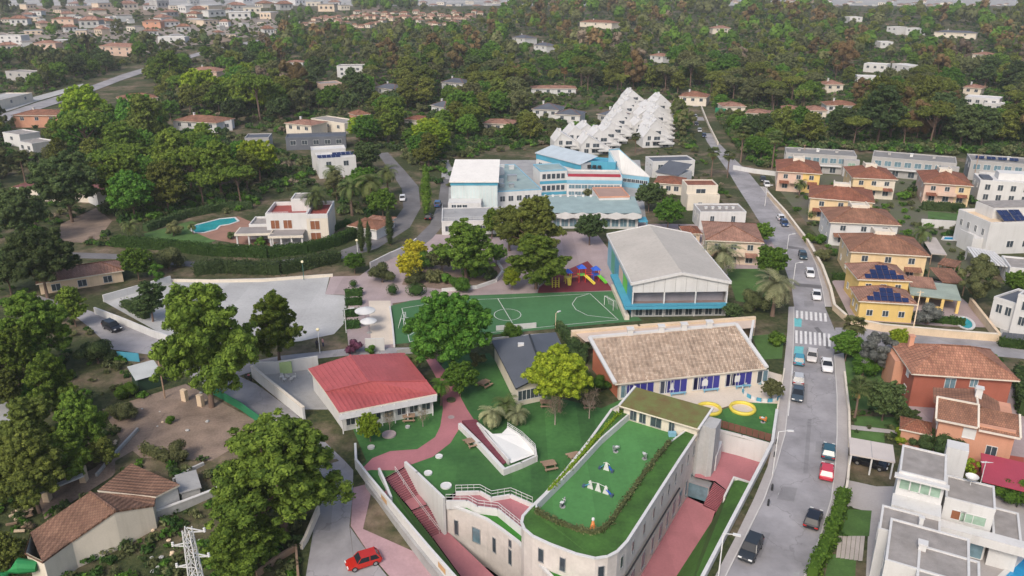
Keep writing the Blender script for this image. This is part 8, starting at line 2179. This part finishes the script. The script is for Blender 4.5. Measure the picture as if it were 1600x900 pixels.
T('shrub', L_DARK, 240, 800, 20, 'dark bush at the cottage wall end'); T('shrub', L_OLIVE, 270, 358, 34, 'grey-green bush on the villa lawn'); T('shrub', L_DARK, 360, 368, 16, 'small round bush on the villa terrace'); T('shrub', L_BROAD, 405, 378, 22, 'bright bush in front of the villa porch')
T('round', L_DARK, 1145, 485, 30, 'dark bush at the gym corner'); T('shrub', L_BROAD, 1265, 372, 24, 'yellow-green clipped bushes by the upper street wall'); T('shrub', L_BROAD, 1282, 373, 24, 'second clipped bush by the upper street wall'); T('shrub', L_DARK, 1480, 700, 60, 'dark leafy hedge bushes between orange house and white villa'); T('shrub', L_DARK, 1440, 690, 46, 'dark bush left of the white villa roof')
palm_px(1213, 445, 76, 'pale date palm left of the street near the crossing', leaf=L_PALMP, hs=.75); palm_px(1130, 395, 72, 'pale date palm in front of the beige house', leaf=L_PALMP, hs=.7)
palm_px(577, 284, 58, 'date palm nearest the lane right of the pool villa'); palm_px(547, 292, 50, 'date palm just behind the pool villa'); palm_px(492, 305, 52, 'feathery palm in front of the villa corner', hs=1.3)
palm_px(770, 646, 52, 'left short palm of the clump on the lawn', hs=.5, leaf=L_PALMP); palm_px(790, 632, 50, 'rear short palm of the clump on the lawn', hs=.5); palm_px(808, 646, 44, 'right short palm of the clump on the lawn', hs=.5, leaf=L_PALMP)
palm_px(645, 562, 34, 'small palm at the back right of the red roof'); palm_px(688, 602, 38, 'small bright palm beside the pink path', leaf=L_BROAD)
palm_px(1344, 604, 52, 'fan palm by the street wall near the red house', 'fan', hs=.9); palm_px(1336, 508, 52, 'fan palm with dry fronds at the junction corner', 'fan', hs=.8, leaf=L_OLIVE); palm_px(1442, 362, 40, 'palm behind the large yellow house', hs=.9)
palm_px(1212, 214, 36, 'palm standing tall before the pine belt', 'fan', leaf=L_PALM, hs=1.2); palm_px(1162, 206, 34, 'fan palm by the street head', 'fan', hs=1.2); palm_px(1140, 242, 28, 'palm on the right of the street head', 'fan', hs=1.1); palm_px(1115, 238, 30, 'palm on the left of the street head', 'fan', hs=1.1)
palm_px(1251, 286, 26, 'palm in front of the salmon house', hs=.9); palm_px(994, 213, 22, 'palm before the tall white terrace', 'fan', hs=1.0); palm_px(1340, 352, 28, 'palm in the white house garden', hs=.8); palm_px(30, 243, 30, 'palm left of the reddish-brown house', 'fan', hs=1.2); palm_px(203, 352, 34, 'palm on the villa lawn', hs=.8); palm_px(300, 352, 20, 'small palm near the pool', hs=.8)
palm_px(520, 178, 16, 'palm among the trees beyond the cream villa'); palm_px(820, 112, 18, 'dry palm at the forest edge', 'fan', leaf=L_DRY, hs=1.6); palm_px(882, 110, 18, 'second dry palm at the forest edge', 'fan', leaf=L_DRY, hs=1.6); palm_px(1309, 97, 12, 'thin palm rising in the right forest', 'fan', hs=2.2)
palm_px(1268, 332, 20, 'low palm beside the upper street wall', hs=.6)
hedge_px([(178, 384), (240, 388), (330, 398), (420, 402), (480, 395), (530, 382), (553, 370)], 2.0, 2.4, 'long clipped hedge round the villa garden'); hedge_px([(305, 428), (350, 424), (400, 426), (440, 427), (480, 419), (530, 407)], 2.6, 2.4, 'bushy hedge above the concrete yard', L_DARK, rough=.35)
hedge_px([(228, 362), (290, 340), (350, 328), (395, 326)], 1.8, 2.0, 'hedge behind the curved pool', L_DARK); hedge_px([(470, 362), (505, 368), (545, 350)], 1.2, 1.4, 'low hedge at the villa corner')
for k, (a, b) in enumerate((((540, 462), (566, 461)), ((540, 476), (566, 475)), ((538, 494), (560, 493)), ((540, 512), (562, 511)))):
 hedge_px([a, b], 1.4, 1.3, 'clipped hedge block in the pink court, %s from the top' % ('first', 'second', 'third', 'fourth')[k], group='clipped hedge blocks')
hedge_px([(1345, 489), (1400, 497), (1460, 503), (1506, 508)], 1.1, 1.3, 'clipped hedge in front of the lower yellow solar house'); hedge_px([(1268, 905), (1292, 855), (1308, 810), (1318, 778)], 1.2, 1.6, 'leafy hedge along the right pavement by the white villa', L_BROAD)
hedge_px([(1440, 327), (1505, 331)], 2.0, 2.2, 'hedge between the pink house and the white garden wall', L_DARK); hedge_px([(1300, 436), (1326, 438)], .9, 1.4, 'short hedge left of the upper solar house'); hedge_px([(1436, 690), (1500, 706)], 1.6, 2.0, 'dark hedge above the white villa roof', L_DARK)
hedge_px([(905, 585), (925, 612)], 1.2, 1.6, 'hedge at the left end of the classroom range'); hedge_px([(872, 515), (896, 545), (912, 570)], 1.0, 1.8, 'narrow hedge between the pitch wall and the classrooms', L_DARK); hedge_px([(195, 478), (230, 498)], 1.4, 1.4, 'hedge behind the white lane wall', L_DARK)
hedge_px([(1590, 590), (1598, 650)], 1.4, 2.4, 'dark hedge at the right edge beside the red house', L_DARK); hedge_px([(225, 705), (262, 720)], 1.0, 1.2, 'scrubby hedge at the cottage ridge', L_OLIVE); hedge_px([(1560, 540), (1600, 545)], 1.0, 1.5, 'hedge behind the red house by the side street')
# ------------------------------------------------------------------ woods
def proj(p):
 x, y, z = p.x, p.y, p.z - CAMZ
 dep = y * CP - z * SP
 return 800 + FPX * x / dep, 450 - FPX * (y * SP + z * CP) / dep
HBOX = [(min(h[1][0], h[2][0]) - 2, max(h[1][0], h[2][0]) + 2, min(h[1][1], h[2][1]) - 7, max(h[1][1], h[2][1]) + 9) for h in H]
HBOX += [(484, 560, 228, 275), (380, 545, 195, 232), (395, 515, 290, 380), (690, 1020, 225, 345), (872, 1058, 165, 240), (1015, 1090, 225, 295), (1060, 1200, 255, 400), (225, 400, 340, 375), (1195, 1600, 236, 420), (620, 660, 268, 360), (540, 610, 330, 372)]
for _l, _g, spots, _w, _r in TOWN:
 for x, y, wp in spots: HBOX.append((x - wp * .5, x + wp * .5, y - wp * .6, y + 1))
ROADS = [([G((a[0] + b[0]) / 2, (a[1] + b[1]) / 2) for a, b in zip(RL[10:], RR[10:])], 7),
   ([G(x, y) for x, y in ((-60, 200), (0, 184), (60, 164), (130, 142), (190, 121), (260, 98), (330, 79), (400, 65))], 15),
   ([G(x, y) for x, y in ((-40, 397), (180, 401), (420, 413), (520, 402), (600, 368), (643, 325), (640, 294), (620, 267), (596, 240))], 6)]
def near_road(p, extra=0):
 for pl_2, d0 in ROADS:
  for i in range(len(pl_2) - 1):
   a, b = pl_2[i], pl_2[i + 1]; d = b - a; d.z = 0
   t = max(0, min(1, ((p.x - a.x) * d.x + (p.y - a.y) * d.y) / max(1e-6, d.x ** 2 + d.y ** 2)))
   if (p.x - a.x - d.x * t) ** 2 + (p.y - a.y - d.y * t) ** 2 < (d0 + extra) ** 2: return True
 return False
GRID = {}
def too_close(x, y, r):
 gx, gy = int(x // 20), int(y // 20)
 for i in range(gx - 1, gx + 2):
  for j in range(gy - 1, gy + 2):
   for (a, b, c) in GRID.get((i, j), ()):
    if (a - x) ** 2 + (b - y) ** 2 < (r + c) ** 2: return True
 return False
def mark(x, y, r): GRID.setdefault((int(x // 20), int(y // 20)), []).append((x, y, r))
for x, y, w_ in TREES: mark(x, y, w_ * .33)
MIX = {'pine': [('umbrella', L_PINE, .34), ('aleppo', L_PINE, .34), ('aleppo', L_DARK, .12), ('umbrella', L_OLIVE, .08), ('round', L_BROAD, .06), ('loose', L_RUST, .04)],
    'wood': [('umbrella', L_PINE, .30), ('aleppo', L_PINE, .22), ('aleppo', L_DARK, .10), ('umbrella', L_OLIVE, .14), ('round', L_OLIVE, .08), ('loose', L_RUST, .035), ('loose', L_BARE, .01), ('round', L_BROAD, .03)],
    'grove': [('aleppo', L_PINEB, .36), ('umbrella', L_PINEB, .2), ('round', L_VIVID, .12), ('aleppo', L_PINE, .18), ('round', L_BROAD, .07), ('round', L_LIME, .07)],
    'garden': [('round', L_BROAD, .2), ('aleppo', L_PINE, .25), ('round', L_DARK, .25), ('shrub', L_OLIVE, .15), ('loose', L_OLIVE, .15)]}
ZONES = [  # polygon, mix, mean crown, spacing factor, tries, label place
 ([(700, 14), (1000, 8), (1300, 12), (1640, 14), (1640, 186), (1420, 182), (1200, 186), (1150, 160), (1100, 150), (1060, 140), (960, 142), (900, 150), (820, 160), (700, 130)], 'wood', 12.5, .34, 26000, 'in the forest beyond the white terraces'),
 ([(1190, 196), (1300, 188), (1640, 190), (1640, 244), (1500, 240), (1340, 234), (1210, 228)], 'pine', 16, .30, 2400, 'in the pine belt behind the grey modern houses'),
 ([(395, 62), (520, 50), (700, 44), (700, 116), (760, 128), (830, 150), (820, 186), (740, 182), (640, 172), (520, 168), (400, 178)], 'wood', 12, .34, 9000, 'in the woods left of the white terraces'),
 ([(110, 205), (330, 200), (380, 212), (450, 235), (490, 262), (480, 300), (420, 295), (395, 318), (300, 330), (240, 350), (160, 350), (150, 310), (150, 270), (110, 250)], 'grove', 14.5, .36, 2600, 'in the pine grove above the pool villa'),
 ([(240, 118), (400, 108), (480, 120), (500, 150), (420, 190), (340, 180), (250, 150)], 'grove', 15, .34, 2000, 'in the tall pine clump above the grey houses'),
 ([(560, 185), (700, 180), (780, 200), (770, 235), (700, 250), (690, 268), (640, 262), (560, 235)], 'grove', 13.5, .36, 1600, 'in the trees left of the school hall'),
 ([(0, 88), (130, 84), (240, 76), (250, 110), (180, 130), (100, 150), (0, 150)], 'garden', 11, .4, 1800, 'by the far road at upper left'),
 ([(0, 10), (560, 6), (700, 12), (700, 46), (520, 52), (380, 60), (200, 80), (0, 90)], 'garden', 10, .42, 7000, 'scattered through the far town'),
 ([(-20, 190), (110, 200), (120, 260), (60, 262), (0, 290), (-20, 290)], 'garden', 11, .42, 500, 'around the houses at the left edge'),
 ([(1050, 155), (1200, 180), (1190, 226), (1110, 250), (1075, 236)], 'garden', 9, .36, 1500, 'in the gardens beside the street head'),
 ([(840, 185), (960, 190), (955, 200), (870, 225), (800, 235), (760, 215)], 'garden', 9, .38, 900, 'between the school and the white terraces'),
 ([(1020, 255), (1080, 245), (1075, 300), (1010, 310)], 'garden', 8, .5, 120, 'in the gardens right of the wedge wing'),
 ([(1400, 290), (1450, 300), (1530, 320), (1500, 330), (1410, 330)], 'garden', 6, .55, 90, 'in the gardens of the hipped houses'),
 ([(500, 265), (600, 255), (620, 300), (600, 345), (530, 335)], 'garden', 8, .5, 200, 'in the villa grounds by the curved lane'),
 ([(250, 66), (400, 72), (430, 105), (330, 118), (240, 130), (200, 112)], 'garden', 11, .4, 1200, 'in the plots right of the far road'),
 ([(240, 150), (380, 160), (520, 165), (560, 190), (440, 212), (380, 200), (250, 190)], 'garden', 9, .4, 1200, 'in the gardens above the pine grove'),
 ([(560, 165), (700, 168), (840, 190), (780, 240), (700, 250), (600, 215)], 'garden', 9, .38, 900, 'in the gardens behind the school hall'),
 ([(700, 140), (830, 140), (900, 160), (880, 205), (790, 225), (700, 190)], 'garden', 10, .38, 900, 'in the gardens left of the white terraces'),
 ([(1055, 165), (1100, 200), (1130, 235), (1075, 240), (1058, 215)], 'garden', 8, .36, 500, 'beside the tall white terrace'),
 ([(1120, 180), (1205, 190), (1210, 262), (1150, 262)], 'garden', 9, .36, 900, 'right of the street head'),
 ([(940, 130), (1060, 128), (1060, 150), (985, 136), (960, 150)], 'wood', 12, .32, 900, 'right behind the tall white terrace'),
 ([(0, 560), (100, 600), (60, 700), (0, 690)], 'grove', 11, .5, 60, 'at the left edge by the paved plot')]
WOOD = []
for poly, mix, cw, sp, tries, place in ZONES:
 wp = [G(*p) for p in poly]
 y0, y1 = min(p.y for p in wp), max(p.y for p in wp); x0, x1 = min(p.x for p in wp), max(p.x for p in wp)
 px0, px1, py0, py1 = min(p[0] for p in poly), max(p[0] for p in poly), min(p[1] for p in poly), max(p[1] for p in poly)
 pv = [Vector((p[0], p[1])) for p in poly]
 for _ in range(tries):
  y = y0 + (y1 - y0) * RNG.random() ** 1.5; h_ = .72 * y + 10
  x = RNG.uniform(max(x0, -h_), min(x1, h_))
  q = Vector((x, y, zg(x, y))); sx, sy = proj(q)
  if not inside((sx, sy), pv): continue
  r = RNG.random(); acc = 0
  for kind, leaf, pr in MIX[mix]:
   acc += pr
   if r <= acc: break
  W = cw * RNG.uniform(.7, 1.3) * (.6 if kind == 'shrub' else 1)
  W *= 1 + max(0, y - 700) / 1500; spe = sp * (1 + max(0, y - 550) / 1500)
  if too_close(x, y, W * spe): continue
  if near_road(q, W * .35): continue
  s = W / CW[kind]; c = proj(q + Vector((0, 0, CZ[kind] * s))); hw = W / 2 * px_per_m(q); top = proj(q + Vector((0, 0, CZ[kind] * s * 1.3)))
  hit = any(c[0] + hw * .8 > b[0] and c[0] - hw * .8 < b[1] and sy > b[3] - 3 and top[1] < b[3] - 2 for b in HBOX) or any(b[0] - 1 < sx < b[1] + 1 and b[2] - 2 < sy < b[3] for b in HBOX)
  if hit: continue
  mark(x, y, W * spe)
  WOOD.append((y, q, kind, leaf, s, hw * 2, place))
WOOD.sort(key=lambda t: t[0])
MARKS = [(90, 290, 'reddish-brown house'), (56, 180, 'orange arched house'), (30, 215, 'small white left-edge houses'), (305, 190, 'tiled villa beyond the grove'), (216, 154, 'cream road-side house'), (316, 112, 'salmon road house'), (180, 73, 'salmon villa with garage'), (266, 58, 'white flat road house'), (30, 114, 'grey left-edge house'), (546, 104, 'white modern forest house'), (517, 131, 'brick terrace house'), (466, 194, 'cream flat villa'), (500, 215, 'dark grey flat house'), (526, 248, 'solar cube house'), (567, 180, 'orange gabled cottage'), (600, 138, 'grey-roofed forest house'), (684, 166, 'white-gabled house'), (707, 129, 'central grey-roofed house'), (648, 187, 'low brown roof'), (778, 193, 'flat cream house'), (852, 171, 'two dark gables'), (865, 138, 'red-awning house'), (905, 220, 'left white terrace'), (1010, 190, 'tall white terrace'), (1083, 151, 'orange hip-roofed house'), (1148, 166, 'tan tennis-court house'), (1234, 171, 'low white belt house'), (1275, 172, 'pink gabled house'), (1316, 165, 'peach tiled house'), (1368, 101, 'half hidden white house'), (1358, 120, 'long white wall house'), (1304, 132, 'pale forest gable'), (1535, 154, 'right-edge white house'), (1394, 43, 'high white forest house'), (1128, 44, 'cream forest house'), (930, 35, 'peach forest roof'), (810, 59, 'white forest cottage'), (1026, 87, 'small white twin gables'), (1493, 51, 'slate-roofed forest house'), (1533, 85, 'pale tiled forest house'), (1283, 243, 'left grey modern house'), (1430, 252, 'middle grey modern house'), (1585, 258, 'right grey modern house'), (440, 340, 'pool villa'), (740, 270, 'white school hall'), (1100, 280, 'cream two-storey house'), (1475, 290, 'pink and yellow house'), (640, 310, 'curved villa lane'), (30, 640, 'paved left-edge plot'), (330, 70, 'far road bend'), (620, 35, 'far salmon estate'), (120, 50, 'far orange-roofed house'), (400, 20, 'far white town'), (1160, 215, 'street-head palms'), (1600, 110, 'right frame edge'), (960, 90, 'forest centre')]
cnt = {}; rest = []
CN = {L_PINE: 'dark green', L_PINEB: 'fresh green', L_DARK: 'blackish green', L_OLIVE: 'olive green', L_BROAD: 'bright green', L_RUST: 'rust-brown', L_BARE: 'bare grey-brown', L_LIME: 'lime green', L_VIVID: 'vivid green'}
KN = {'umbrella': 'umbrella pine', 'aleppo': 'shaggy pine', 'round': 'round tree', 'loose': 'loose-crowned tree', 'shrub': 'bush'}
PEND = {}
for y, q, kind, leaf, s, wpx, place in WOOD:
 k = NAMES[kind]
 if cnt.get(k, 0) < 300 and wpx > 5:
  cnt[k] = cnt.get(k, 0) + 1
  sx, sy = proj(q); m_ = min(MARKS, key=lambda t: (t[0] - sx) ** 2 + (3 * (t[1] - sy)) ** 2)
  dx, dy = sx - m_[0], (sy - m_[1]) * 3
  side = ('left of' if dx < 0 else 'right of') if abs(dx) > abs(dy) else ('behind' if dy < 0 else 'in front of')
  W = s * CW[kind]; sz_ = 'small' if W < 10 else 'broad' if W > 14 else 'mid-sized'
  far_ = 'just ' if math.hypot(dx, dy) < 26 else 'well ' if math.hypot(dx, dy) > 60 else ''
  lb = '%s %s %s %s%s the %s' % (sz_, CN[leaf], KN[kind], far_, side, m_[2])
  PEND.setdefault(lb, []).append((sx, put_tree(kind, leaf, q, s, 'mid' if wpx > 36 else 'far', lb, 'trees ' + place)))
 else: rest.append((q, kind, leaf, s))
ORD = ('leftmost', 'second-from-left', 'third-from-left', 'fourth-from-left', 'fifth-from-left', 'sixth-from-left', 'seventh-from-left', 'eighth-from-left', 'ninth-from-left', 'tenth-from-left')
for lb, l in PEND.items():
 if 1 < len(l) < 11:
  for k, (sx, o) in enumerate(sorted(l, key=lambda t: t[0])): o['label'] = ORD[k] + ' ' + lb
def far_mass():
 rs = np.random.RandomState(5)
 leaves = [L_PINE, L_DARK, L_OLIVE, L_RUST, L_BROAD, L_BARE]
 protos = {}
 for kind in ('umbrella', 'aleppo', 'round', 'loose', 'shrub'):
  for v in range(3):
   lobes, _ = crown_shape(kind, np.random.RandomState(v + 40)); lobes = [tuple(l[:3]) + tuple(np.array(l[3:]) * 1.25) for l in lobes[:16]]
   protos[(kind, v)] = leaf_quads(np.random.RandomState(v), lobes, 190, 1.05, shell=(.7, 1.0), nn=.2, tn=.2)
 Qs, ts, mi = [], [], []
 for q, kind, leaf, s in rest:
  Q, t = protos[(kind, rs.randint(3))]
  a = rs.uniform(0, 6.28); R = np.array([[math.cos(a), -math.sin(a), 0], [math.sin(a), math.cos(a), 0], [0, 0, 1]])
  Qs.append((Q * s) @ R.T + np.array(q)); ts.append(np.clip(t + rs.uniform(-.3, .25), 0, 1)); mi.append(np.full(len(Q), leaves.index(leaf) if leaf in leaves else 0))
 if not Qs: return
 me = quads_mesh('distant_forest', np.vstack(Qs), np.concatenate(ts), leaves)
 me.polygons.foreach_set('material_index', np.concatenate(mi).astype(np.int32))
 o = link_mesh('distant_forest', me); tag(o, 'distant pine forest covering the hills to the skyline', None, None, 'stuff')
far_mass()
UND = [([(0, 440), (110, 470), (180, 552), (250, 600), (300, 640), (330, 720), (500, 760), (485, 820), (470, 900), (440, 940), (-20, 940), (-20, 440)], 900, .8, 2.4, 1.0),
    ([(1195, 280), (1500, 285), (1530, 330), (1540, 400), (1560, 440), (1480, 440), (1320, 440), (1240, 340)], 300, 1.2, 3.2, 1.0), ([(1330, 600), (1460, 600), (1470, 700), (1335, 690)], 160, .6, 1.6, 1.0),
    ([(-20, 290), (160, 300), (180, 390), (-20, 392)], 260, 1.2, 3.2, 1.0), ([(1400, 520), (1600, 540), (1600, 580), (1580, 570), (1420, 540)], 60, .7, 1.5, 1.0), ([(1300, 790), (1330, 790), (1320, 900), (1285, 900)], 50, .6, 1.2, 1.0)]
UND += [([(1610, 270), (1850, 290), (1950, 620), (1640, 560)], 400, 2, 5, 1), ([(1060, 150), (1210, 175), (1210, 262), (1110, 250)], 420, 1.5, 4.5, 1), ([(880, 130), (1060, 130), (1060, 165), (960, 175), (880, 170)], 200, 2, 5, 1), ([(1060, 215), (1190, 222), (1640, 228), (1640, 246), (1500, 243), (1340, 237), (1195, 234)], 500, 3, 6, 1), ([(700, 140), (900, 150), (960, 200), (860, 235), (700, 235)], 260, 1.5, 4, 1), ([(1020, 230), (1200, 250), (1190, 330), (1010, 320)], 200, 1, 2.5, 1), ([(540, 180), (800, 180), (700, 300), (560, 260)], 260, 1.5, 4, 1), ([(100, 190), (480, 190), (520, 300), (300, 345), (100, 300)], 300, 1.5, 4, 1)]
UND += [(z[0], int(z[4] * .35), 2.0, 5.5, .6) for z in ZONES]
def undergrowth():
 rs = np.random.RandomState(9); leaves = [L_OLIVE, L_DARK, L_BROAD, L_BARE, L_HEDGE]
 pr = []
 for v in range(4):
  lobes, _ = crown_shape('shrub', np.random.RandomState(v + 90)); lobes = [(l[0], l[1], l[2] * .75, l[3], l[4], l[5] * .8) for l in lobes]
  pr.append(leaf_quads(np.random.RandomState(v), lobes, 130, 1.0, shell=(.4, 1.05)))
 Qs, ts, mi = [], [], []
 for poly, n, w0, w1, _k in UND:
  pv = [Vector(p) for p in poly]; a, b, c, d = min(p[0] for p in poly), max(p[0] for p in poly), min(p[1] for p in poly), max(p[1] for p in poly)
  for _ in range(n):
   sx, sy = rs.uniform(a, b), rs.uniform(c, d)
   if not inside((sx, sy), pv): continue
   q = G(sx, sy)
   if near_road(q, 1) or any(inside((q.x, q.y), f) for f in FOOT): continue
   if q.y < 240 and any(inside((q.x, q.y), f) and rs.rand() < .93 for f in SHEETS if f is not PLOT): continue
   s = rs.uniform(w0, w1) / 9; Q, t = pr[rs.randint(4)]
   an = rs.uniform(0, 6.28); R = np.array([[math.cos(an), -math.sin(an), 0], [math.sin(an), math.cos(an), 0], [0, 0, 1]])
   Qs.append((Q * s) @ R.T + np.array(q)); ts.append(np.clip(t + rs.uniform(-.3, .2), 0, 1)); mi.append(np.full(len(Q), rs.choice(5, p=[.34, .24, .22, .02, .18])))
 me = quads_mesh('undergrowth', np.vstack(Qs), np.concatenate(ts), leaves)
 me.polygons.foreach_set('material_index', np.concatenate(mi).astype(np.int32))
 tag(link_mesh('undergrowth', me), 'low scrub and garden undergrowth between trees and plots', None, None, 'stuff')
undergrowth()
print('WOOD', len(WOOD), cnt, len(rest))
# ------------------------------------------------------------------ haze
hm = bpy.data.materials.new('pale_haze'); hm.use_nodes = True
hn = hm.node_tree; hn.nodes.remove(hn.nodes['Principled BSDF'])
pvn = hn.nodes.new('ShaderNodeVolumePrincipled')
pvn.inputs['Color'].default_value = (.86, .86, .88, 1)
pvn.inputs['Density'].default_value = 0.00017
pvn.inputs['Anisotropy'].default_value = 0.2
hn.links.new(pvn.outputs[0], hn.nodes['Material Output'].inputs['Volume'])
mb = MB(); mb.box(-7000, 7000, -60, 5600, -11, 63)
hz = mb.build('haze', hm); hz['kind'] = 'stuff'; hz['label'] = 'thin pale haze over the whole valley'
